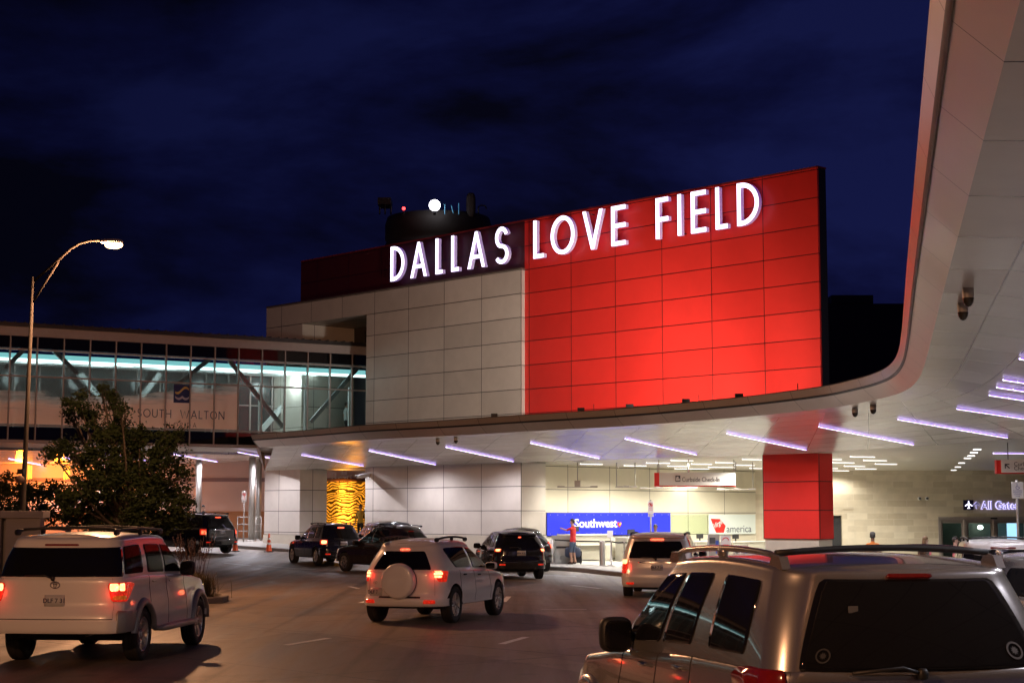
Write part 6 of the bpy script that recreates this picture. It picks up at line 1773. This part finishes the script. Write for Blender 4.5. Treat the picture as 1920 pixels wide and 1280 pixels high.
# ------------------------------------------------------------------ people
SKIN = {'tan': mat('tan skin', (.42, .23, .15), .55), 'brown': mat('brown skin', (.20, .10, .06), .55), 'fair': mat('fair skin', (.55, .36, .28), .55)}
def person(label, base, face_deg, h, shirt, trousers, skin='tan', hair=(.012, .009, .008), longhair=False, pose=None, shoes=(.02, .02, .02), short_sleeve=True, shorts=False, cap=None, walk=.06):
    """face_deg: heading clockwise from +Y"""
    t = thing('person', label, 'person', tuple(base), R(90 - face_deg))
    k = h / 1.78
    J = {}
    def j(n_, x, y, z, r): J[n_] = (Vector((x, y, z)) * k, r * k)
    j('pel', 0, 0, .95, .125); j('waist', 0, 0, 1.10, .118); j('chest', .01, 0, 1.30, .145); j('neckb', 0, 0, 1.47, .075); j('neck', .01, 0, 1.53, .055)
    j('head0', .02, 0, 1.60, .072); j('head1', .03, 0, 1.68, .088); j('head2', .015, 0, 1.745, .062)
    p = pose or {}
    for s_, sg in (('l', 1), ('r', -1)):
        j('hip'+s_, 0, .09*sg, .90, .105); st = walk * sg
        kx = p.get('knee'+s_, (.03 + st*.6, .10*sg, .50)); j('knee'+s_, *kx, .062)
        fx = p.get('foot'+s_, (-.02 + st, .11*sg, .085)); j('ank'+s_, *fx, .045)
        j('toe'+s_, fx[0] + .17, fx[1] + .02*sg, .035, .035); j('heel'+s_, fx[0] - .04, fx[1], .035, .035)
        j('sh'+s_, 0, .185*sg, 1.42, .062)
        el = p.get('elb'+s_, (-.02, .25*sg, 1.14)); j('elb'+s_, *el, .043)
        wr = p.get('wri'+s_, (.06, .27*sg, .90)); j('wri'+s_, *wr, .029)
        e, w = Vector(el), Vector(wr); d = (w - e).normalized()
        pm = w + d * .06; j('palm'+s_, *pm, .030)
        side = d.cross(Vector((1, 0, 0))); side = side.normalized() if side.length > .1 else Vector((0, 1, 0))
        bend = d.cross(side).normalized() * (-1 if s_ == 'l' else -1)
        for q, (o_, ln) in enumerate(((-.027, .062), (-.009, .074), (.009, .070), (.026, .055))):
            a = pm + d*.035 + side*o_; b = a + d*ln*.55 + bend*.008; c_ = b + d*ln*.40 + bend*.022
            j('f%d0%s' % (q, s_), *a, .0095); j('f%d1%s' % (q, s_), *b, .0085); j('f%d2%s' % (q, s_), *c_, .007)
        a = pm - side*.030 - d*.02; b = a - side*.022 + d*.03; c_ = b + d*.03
        j('t0'+s_, *a, .012); j('t1'+s_, *b, .010); j('t2'+s_, *c_, .008)
    E_ = [('pel','waist'),('waist','chest'),('chest','neckb'),('neckb','neck'),('neck','head0'),('head0','head1'),('head1','head2')]
    for s_ in 'lr':
        E_ += [('pel','hip'+s_),('hip'+s_,'knee'+s_),('knee'+s_,'ank'+s_),('ank'+s_,'toe'+s_),('ank'+s_,'heel'+s_),('chest','sh'+s_),('sh'+s_,'elb'+s_),('elb'+s_,'wri'+s_),('wri'+s_,'palm'+s_),('palm'+s_,'t0'+s_),('t0'+s_,'t1'+s_),('t1'+s_,'t2'+s_)]
        for q in range(4): E_ += [('palm'+s_,'f%d0%s'%(q,s_)),('f%d0%s'%(q,s_),'f%d1%s'%(q,s_)),('f%d1%s'%(q,s_),'f%d2%s'%(q,s_))]
    names = list(J); idx = {n_: i for i, n_ in enumerate(names)}
    me = bpy.data.meshes.new('skel'); me.from_pydata([tuple(J[n_][0]) for n_ in names], [(idx[a], idx[b]) for a, b in E_], [])
    o = bpy.data.objects.new('skel', me); COL.objects.link(o)
    md = o.modifiers.new('s', 'SKIN'); md.use_smooth_shade = True
    for i, n_ in enumerate(names):
        sv = me.skin_vertices[0].data[i]; r = J[n_][1]; sv.radius = (r, r); sv.use_root = (n_ == 'pel')
    ms = o.modifiers.new('d', 'SUBSURF'); ms.levels = 2; ms.render_levels = 2
    bpy.context.view_layer.update()
    dg = bpy.context.evaluated_depsgraph_get()
    bm_ = bpy.data.meshes.new_from_object(o.evaluated_get(dg))
    bpy.data.objects.remove(o)
    body = bpy.data.objects.new('body', bm_); COL.objects.link(body); body.parent = t
    bm_.materials.clear()
    mts = [SKIN[skin], shirt, trousers, mat('shoe', shoes, .5)]
    for m_ in mts: bm_.materials.append(m_)
    for v in bm_.vertices:       # flatten torso front to back, shape head
        z = v.co.z / k
        if z > .86 and z < 1.5 and abs(v.co.y) < .24*k: v.co.x *= .80
        if z > 1.57: v.co.y *= .88
    cen = [(J[a][0], J[b][0], a, b) for a, b in E_]
    for f in bm_.polygons:
        c_ = f.center; best = None; bd = 9
        for A, B_, a, b in cen:
            d = B_ - A; tt = max(0, min(1, (c_ - A).dot(d) / max(1e-9, d.dot(d)))); di = (A + d*tt - c_).length / max(.02, (J[a][1] + (J[b][1]-J[a][1])*tt))
            if di < bd: bd = di; best = (a, b, tt)
        a, b, tt = best; z = c_.z / k; mi = 0
        if a.startswith('head') or a in ('neck',) or b in ('head0',): mi = 0
        elif a in ('neckb',): mi = 0 if z > 1.49 else 1
        elif a in ('pel', 'waist', 'chest') and not b.startswith('hip'): mi = 1 if z > .93 else 2
        elif a.startswith('sh'): mi = 1 if (not short_sleeve or tt < .72) else 0
        elif a.startswith('elb'): mi = 0 if (short_sleeve or tt > .93) else 1
        elif b.startswith('hip') or a.startswith('hip'): mi = 1 if z > .90 else 2
        elif a.startswith('knee'): mi = 0 if shorts and z < .47 else 2
        elif a.startswith('ank'): mi = 3
        f.material_index = mi
    HM = mat('hair', hair, .6)
    hc = J['head1'][0] + Vector((-.012, 0, .018))*k
    mb = MB()
    P_ = []
    for i in range(17):
        ph = PI * i / 16
        row = []
        for q in range(25):
            th = 2*PI*q/24
            d = Vector((math.sin(ph)*math.cos(th), math.sin(ph)*math.sin(th), math.cos(ph)))
            rx = .098; row.append(hc + Vector((d.x*.104, d.y*.088, d.z*.108))*k)
        P_.append(row)
    # keep cap of hair: above brow in front, to the nape behind
    V_ = []; 
    for i in range(16):
        for q in range(24):
            a = P_[i][q]; rel = (a - hc)/k
            lim = .035 if rel.x > .02 else (-.07 if not longhair else -.2)
            if rel.x > -.03 and abs(rel.y) > .05 and rel.x < .02: lim = .0
            if rel.z > lim: mb.poly([P_[i][q], P_[i+1][q], P_[i+1][(q+1)], P_[i][(q+1)]], 0, smooth=True)
    if longhair: mb.blob(hc + Vector((-.06, 0, -.13))*k, (.05*k, .085*k, .16*k), .8, 8)
    mb.build('hair', HM, t, world=False)
    mb = MB()
    for sg in (1, -1): mb.blob(J['head1'][0] + Vector((.083, .030*sg, -.012))*k, (.008*k, .014*k, .008*k), 1, 6)
    mb.build('eye', mat('eye', (.02, .015, .012), .2), t, world=False)
    mb = MB(); mb.blob(J['head1'][0] + Vector((.098, 0, -.035))*k, (.016*k, .013*k, .026*k), 1, 6)
    for sg in (1, -1): mb.blob(J['head1'][0] + Vector((-.005, .084*sg, -.02))*k, (.018*k, .010*k, .030*k), 1, 6)
    mb.build('nose_and_ears', SKIN[skin], t, world=False)
    mb = MB(); mb.blob(J['head0'][0] + Vector((.076, 0, .008))*k, (.010*k, .024*k, .006*k), 1, 6); mb.build('mouth', mat('lips', (.28, .10, .08), .5), t, world=False)
    if cap:
        mb = MB(); mb.blob(hc + Vector((0, 0, .05))*k, (.105*k, .09*k, .075*k), .9, 10); mb.build('knit_cap', cap, t, world=False)
    return t, J, k
REDS = mat('red t-shirt', (.50, .012, .012), .8); GREYS = mat('grey t-shirt', (.42, .38, .33), .85); SHORT = mat('blue denim shorts', (.06, .09, .14), .9)
DKC = mat('dark cloth', (.015, .014, .016), .9); PINK = mat('pink shirt', (.62, .17, .20), .85); YEL = mat('mustard shirt', (.50, .33, .04), .85); VEST = mat('hi-vis vest', (.75, .22, .03), .6, emit=(.8, .3, .05), estr=.0)
WHT = mat('white cloth', (.5, .55, .55), .85)
def gpt(px, D, dz=.15): return gp(px, D, dz)
b = gpt(1074, 66.9)
man, J_, k_ = person('man in red t-shirt and blue shorts on the kerb, holding a dark blue bag', b, -62, 1.77, REDS, SHORT, 'tan', shorts=True, shoes=(.05, .02, .015),
    pose=dict(elbr=(.02, -.25, 1.16), wrir=(.10, -.20, .93), elbl=(.24, .17, 1.34), wril=(.50, .10, 1.40)), walk=.03)
# bag held in the right hand
hand = XF[man.name] @ J_['palmr'][0]
M_man = XF[man.name]
bt = thing('travel_bag', 'dark blue travel bag hanging from the hand of the man in red', 'bag', tuple(hand - Vector((0, 0, .62))), R(20))
bc = hand - Vector((-.02, 0, .40))
mb = MB(); mb.blob(bc, (.31, .15, .21), .45, 12, 0, Matrix.Rotation(R(15), 3, 'Z').to_4x4()); mb.build('bag_body', mat('dark blue nylon', (.022, .032, .065), .6), bt)
mb = MB()
for dy in (-.06, .06):
    mb.tube([bc + Vector((-.14, dy, .18)), bc + Vector((-.10, dy*.6, .30)), hand + Vector((0, 0, -.06)), bc + Vector((.12, dy*.6, .30)), bc + Vector((.16, dy, .18))], .012, 6)
mb.build('strap', DKC, bt)
b2 = gpt(1069, 67.1); 
sc_t = thing('suitcase', 'small black wheeled suitcase behind the legs of the man in red', 'suitcase', tuple(gpt(1083, 67.3)))
q = gpt(1083, 67.3); mb = MB(); mb.box((q.x - .16, q.y - .12, q.z + .05), (q.x + .16, q.y + .12, q.z + .52)); mb.build('shell', DKC, sc_t, bevel=.02)
mb = MB(); mb.tube([q + Vector((-.1, .1, .5)), q + Vector((-.1, .1, .9)), q + Vector((.1, .1, .9)), q + Vector((.1, .1, .5))], .012, 6); mb.build('pull_handle', M['steel'], sc_t)
mb = MB()
for dx in (-.12, .12): mb.tube([q + Vector((dx, -.03, .03)), q + Vector((dx, .03, .03))], .03, 10)
mb.build('castor', DKC, sc_t)
person('man in grey t-shirt standing beyond the silver minivan roof', gpt(1229, 67.2), 200, 1.74, GREYS, DKC, 'brown', walk=.02)
person('worker in orange and lime hi-vis vest seen from behind the silver SUV roof rails', gp(1635, 54, .15), 20, 1.78, VEST, DKC, 'brown', hair=(.05, .05, .05), cap=mat('grey cap', (.12, .12, .11), .8), walk=.02)
person('woman in pink shirt with long brown hair, back turned, left of the doors', gp(1733, 51, .15), 60, 1.68, PINK, DKC, 'fair', hair=(.20, .12, .06), longhair=True, short_sleeve=False, walk=.02)
person('person with dark hair beside the white SUV at the right', gp(1789, 50, .15), 100, 1.66, PINK, DKC, 'fair', hair=(.03, .02, .015), walk=.02)
person('man in mustard shirt with black backpack before the glowing orange screen', gp(676, 84, .20), 200, 1.78, YEL, DKC, 'tan', walk=.04, short_sleeve=False)
q = gp(681, 84.3, .2); mb = MB(); mb.blob(q + Vector((.10, .05, 1.30)), (.14, .12, .22), .6, 8); tag(mb.build('backpack', DKC), 'black backpack on the man in mustard shirt', 'backpack')
person('dark figure standing behind the black SUV at left', gp(381, 84, .15), 180, 1.80, DKC, DKC, 'tan', short_sleeve=False, walk=.02)
bp_ = PB.pt(PB.tz(649, 780, -2.5)[0], 5.8, -2.5)
person('traveller in white shirt walking inside the skybridge', tuple(bp_), 60, 1.75, WHT, DKC, 'tan', walk=.1)

# ------------------------------------------------------------------ vegetation
def leaf_mat(name, a, b):
    m, nt, out = new_mat(name); n = N(nt)
    tc = n('ShaderNodeTexCoord'); ns = n('ShaderNodeTexNoise', {'Vector': tc.outputs['Object'], 'Scale': 1.2, 'Detail': 3.0})
    gi = n('ShaderNodeNewGeometry')
    f = n.math('ADD', n.math('MULTIPLY', ns.outputs[0], .6), n.math('MULTIPLY', gi.outputs['Random Per Island'], .4))
    p = n('ShaderNodeBsdfPrincipled', {'Base Color': n.mix(f, c4(a), c4(b)), 'Roughness': .6, 'Specular IOR Level': .3})
    tr = n('ShaderNodeBsdfTranslucent', {'Color': c4(b)}); mx = n('ShaderNodeMixShader', {0: .25, 1: p.outputs[0], 2: tr.outputs[0]})
    nt.links.new(mx.outputs[0], out.inputs[0]); return m
LEAF = leaf_mat('oak foliage', (.009, .018, .005), (.034, .050, .013))
BARK = mat('bark', (.045, .035, .025), .9, var=.3, scale=12, bump=.02)
def tree(name, label, blobs, base, nleaf, size, seed=1, cat='tree'):
    rnd = random.Random(seed)
    t = thing(name, label, cat, tuple(base))
    top = max(b[0].z for b in blobs)
    mb = MB()
    c0 = Vector(base); mid = Vector((c0.x + .1, c0.y, c0.z + 1.3))
    mb.tube([c0 - Vector((0,0,.2)), c0 + Vector((.02, 0, .5)), mid], [.17, .13, .11], 10)
    for (c_, r) in blobs:
        st = mid + Vector((rnd.uniform(-.1, .1), rnd.uniform(-.1, .1), rnd.uniform(-.2, .6)))
        m1 = st.lerp(c_, .5) + Vector((rnd.uniform(-.2, .2), rnd.uniform(-.2, .2), rnd.uniform(0, .2)))
        mb.tube([st, m1, c_], [.06, .04, .018], 6)
        for _ in range(4):
            d = Vector((rnd.gauss(0,1), rnd.gauss(0,1), rnd.gauss(0,1))).normalized()
            mb.tube([c_.lerp(m1, rnd.random()*.5), c_ + d*r*.55, c_ + d*r*1.0], [.018, .011, .005], 4)
    mb.build('trunk', BARK, t)
    # clumps
    mb = MB()
    vol = sum(b[1]**2.2 for b in blobs)
    for (c_, r) in blobs:
        nc = max(6, int(nleaf * r**2.2 / vol / 26))
        for _ in range(nc):
            d = Vector((rnd.gauss(0,1), rnd.gauss(0,1), rnd.gauss(0,1))).normalized()
            cc = c_ + d * r * (rnd.random()**.5) * rnd.uniform(.6, 1.28)
            cr_ = rnd.uniform(.09, .22) 
            for __ in range(26):
                dd = Vector((rnd.gauss(0,1), rnd.gauss(0,1), rnd.gauss(0,.7)))
                p = cc + dd * cr_ * .62
                a = Vector((rnd.gauss(0,1), rnd.gauss(0,1), rnd.gauss(0,.6))).normalized(); b_2 = a.orthogonal().normalized()
                sz = size * rnd.uniform(.6, 1.3)
                mb.poly([p - a*sz*.5, p + b_2*sz*.26, p + a*sz*.5, p - b_2*sz*.26])
    mb.build('crown', LEAF, t, fix=False)
    return t
DT = 52.0
def tb_(px, py, r, dy=0): 
    return (at(px, py, DT + dy), r / 3166.4 * DT)
blobs = [tb_(190,728,12),tb_(212,752,24,.4),tb_(228,770,16,-.3),tb_(222,795,20,.2),tb_(150,758,24,-.4),tb_(128,752,12,0),tb_(135,785,16,.3),tb_(170,780,22,.5),tb_(190,812,26,-.5),tb_(215,820,24,0),
         tb_(125,842,26,.4),tb_(100,852,22,-.3),tb_(150,862,26,.5),tb_(175,850,26,-.6),tb_(215,855,34,0),tb_(250,835,28,.6),tb_(262,822,22,-.3),tb_(318,826,24,.3),tb_(335,815,12,.2),tb_(300,850,34,-.4),tb_(335,870,22,.3),tb_(350,888,10,.1),
         tb_(200,900,44,-.8),tb_(245,890,46,.8),tb_(290,900,44,-.3),tb_(325,920,34,.4),tb_(350,940,20,-.2),tb_(165,920,40,.2),tb_(130,940,30,-.5),tb_(215,950,50,.6),tb_(275,955,50,-.6),tb_(330,965,34,.1),tb_(160,965,36,.4),tb_(250,990,36,-.2),tb_(300,985,30,.4),tb_(190,990,36,.2)]
tree('oak_tree', 'ragged dark oak tree hiding the left of the skybridge', blobs, (at(235, 962, DT).x, DT, .1), 36000, .115, 3)
D2 = 62.0
def t2(px, py, r, dy=0): return (at(px, py, D2 + dy), r / 3166.4 * D2)
tree('round_bush_tree', 'low dark bushy tree behind the concrete shelter at left', [t2(10,918,34),t2(50,924,30,.5),t2(90,922,28,-.5),t2(118,935,26),t2(-30,920,34),t2(30,955,30),t2(80,960,28),t2(125,965,24),t2(-20,960,30)], (at(55, 962, D2).x, D2, .1), 9000, .13, 5)
# ornamental grass clump near the island tip
gb = Vector((-7.75, 41.2, .12)); t = thing('ornamental_grass', 'clump of tall dry ornamental grass at the tip of the kerbed island', 'plant', tuple(gb))
rnd = random.Random(9)
GM = leaf_mat('grass blades', (.045, .040, .018), (.12, .095, .045)); mb = MB()
for _ in range(1100):
    a = rnd.uniform(0, 2*PI); sp_ = abs(rnd.gauss(0, .36)); h_ = rnd.uniform(.35, .75)
    p = gb + Vector((rnd.gauss(0, .22), rnd.gauss(0, .22), 0)); q1 = p + Vector((math.cos(a)*sp_*.4, math.sin(a)*sp_*.4, h_*.7)); q2 = p + Vector((math.cos(a)*sp_, math.sin(a)*sp_, h_*.9))
    s_ = Vector((-math.sin(a), math.cos(a), 0))*.006
    mb.poly([p - s_, p + s_, q1 + s_, q1 - s_]); mb.poly([q1 - s_, q1 + s_, q2])
mb.build('blade', GM, t, fix=False)
mb = MB()
for _ in range(30):
    a = rnd.uniform(0, 2*PI); l_ = rnd.uniform(.1, .55); h_ = rnd.uniform(1.1, 1.7)
    p = gb + Vector((rnd.gauss(0, .1), rnd.gauss(0, .1), 0)); q2 = p + Vector((math.cos(a)*l_, math.sin(a)*l_*.5, h_)); q1 = p.lerp(q2, .5) + Vector((0, 0, .1))
    mb.tube([p, q1, q2], [.006, .005, .003], 4)
    for i in range(7):
        w = q1.lerp(q2, .45 + .09*i); mb.blob(w + Vector((rnd.gauss(0, .014), rnd.gauss(0, .014), 0)), (.014, .014, .028), 1, 3)
mb.build('seed_stalk', mat('dry purple stalks', (.10, .06, .055), .8), t, fix=False)
# distant small lamps through the trees
for k, (px, py, D, col, lab) in enumerate(((34,933,180,(1,.5,.12),'upper of two stacked orange lamps at left'), (30,938,180,(1,.5,.12),'lower of two stacked orange lamps at left'), (92,952,150,(1,.03,.03),'red lamp right of the shelter'), (106,936,180,(1,.55,.15),'orange lamp between the bushes'), (56,951,180,(1,.4,.1),'dim orange lamp above shelter'), (91,942,190,(1,.5,.2),'small orange lamp above the red one'))):
    c_ = at(px, py, D); t = thing('distant_lamp', 'tiny far %s' % lab, 'lamp', (c_.x, D, 0), 0, 'tiny lamps far beyond the trees')
    mb = MB(); mb.blob(c_, (.14, .1, .10), 1, 6); mb.build('lens', emis('far lamp%d' % k, col, 6), t)
    mb = MB(); mb.tube([(c_.x, D, 0), (c_.x, D, c_.z - .1)], .05, 6); mb.build('pole', M['black'], t)
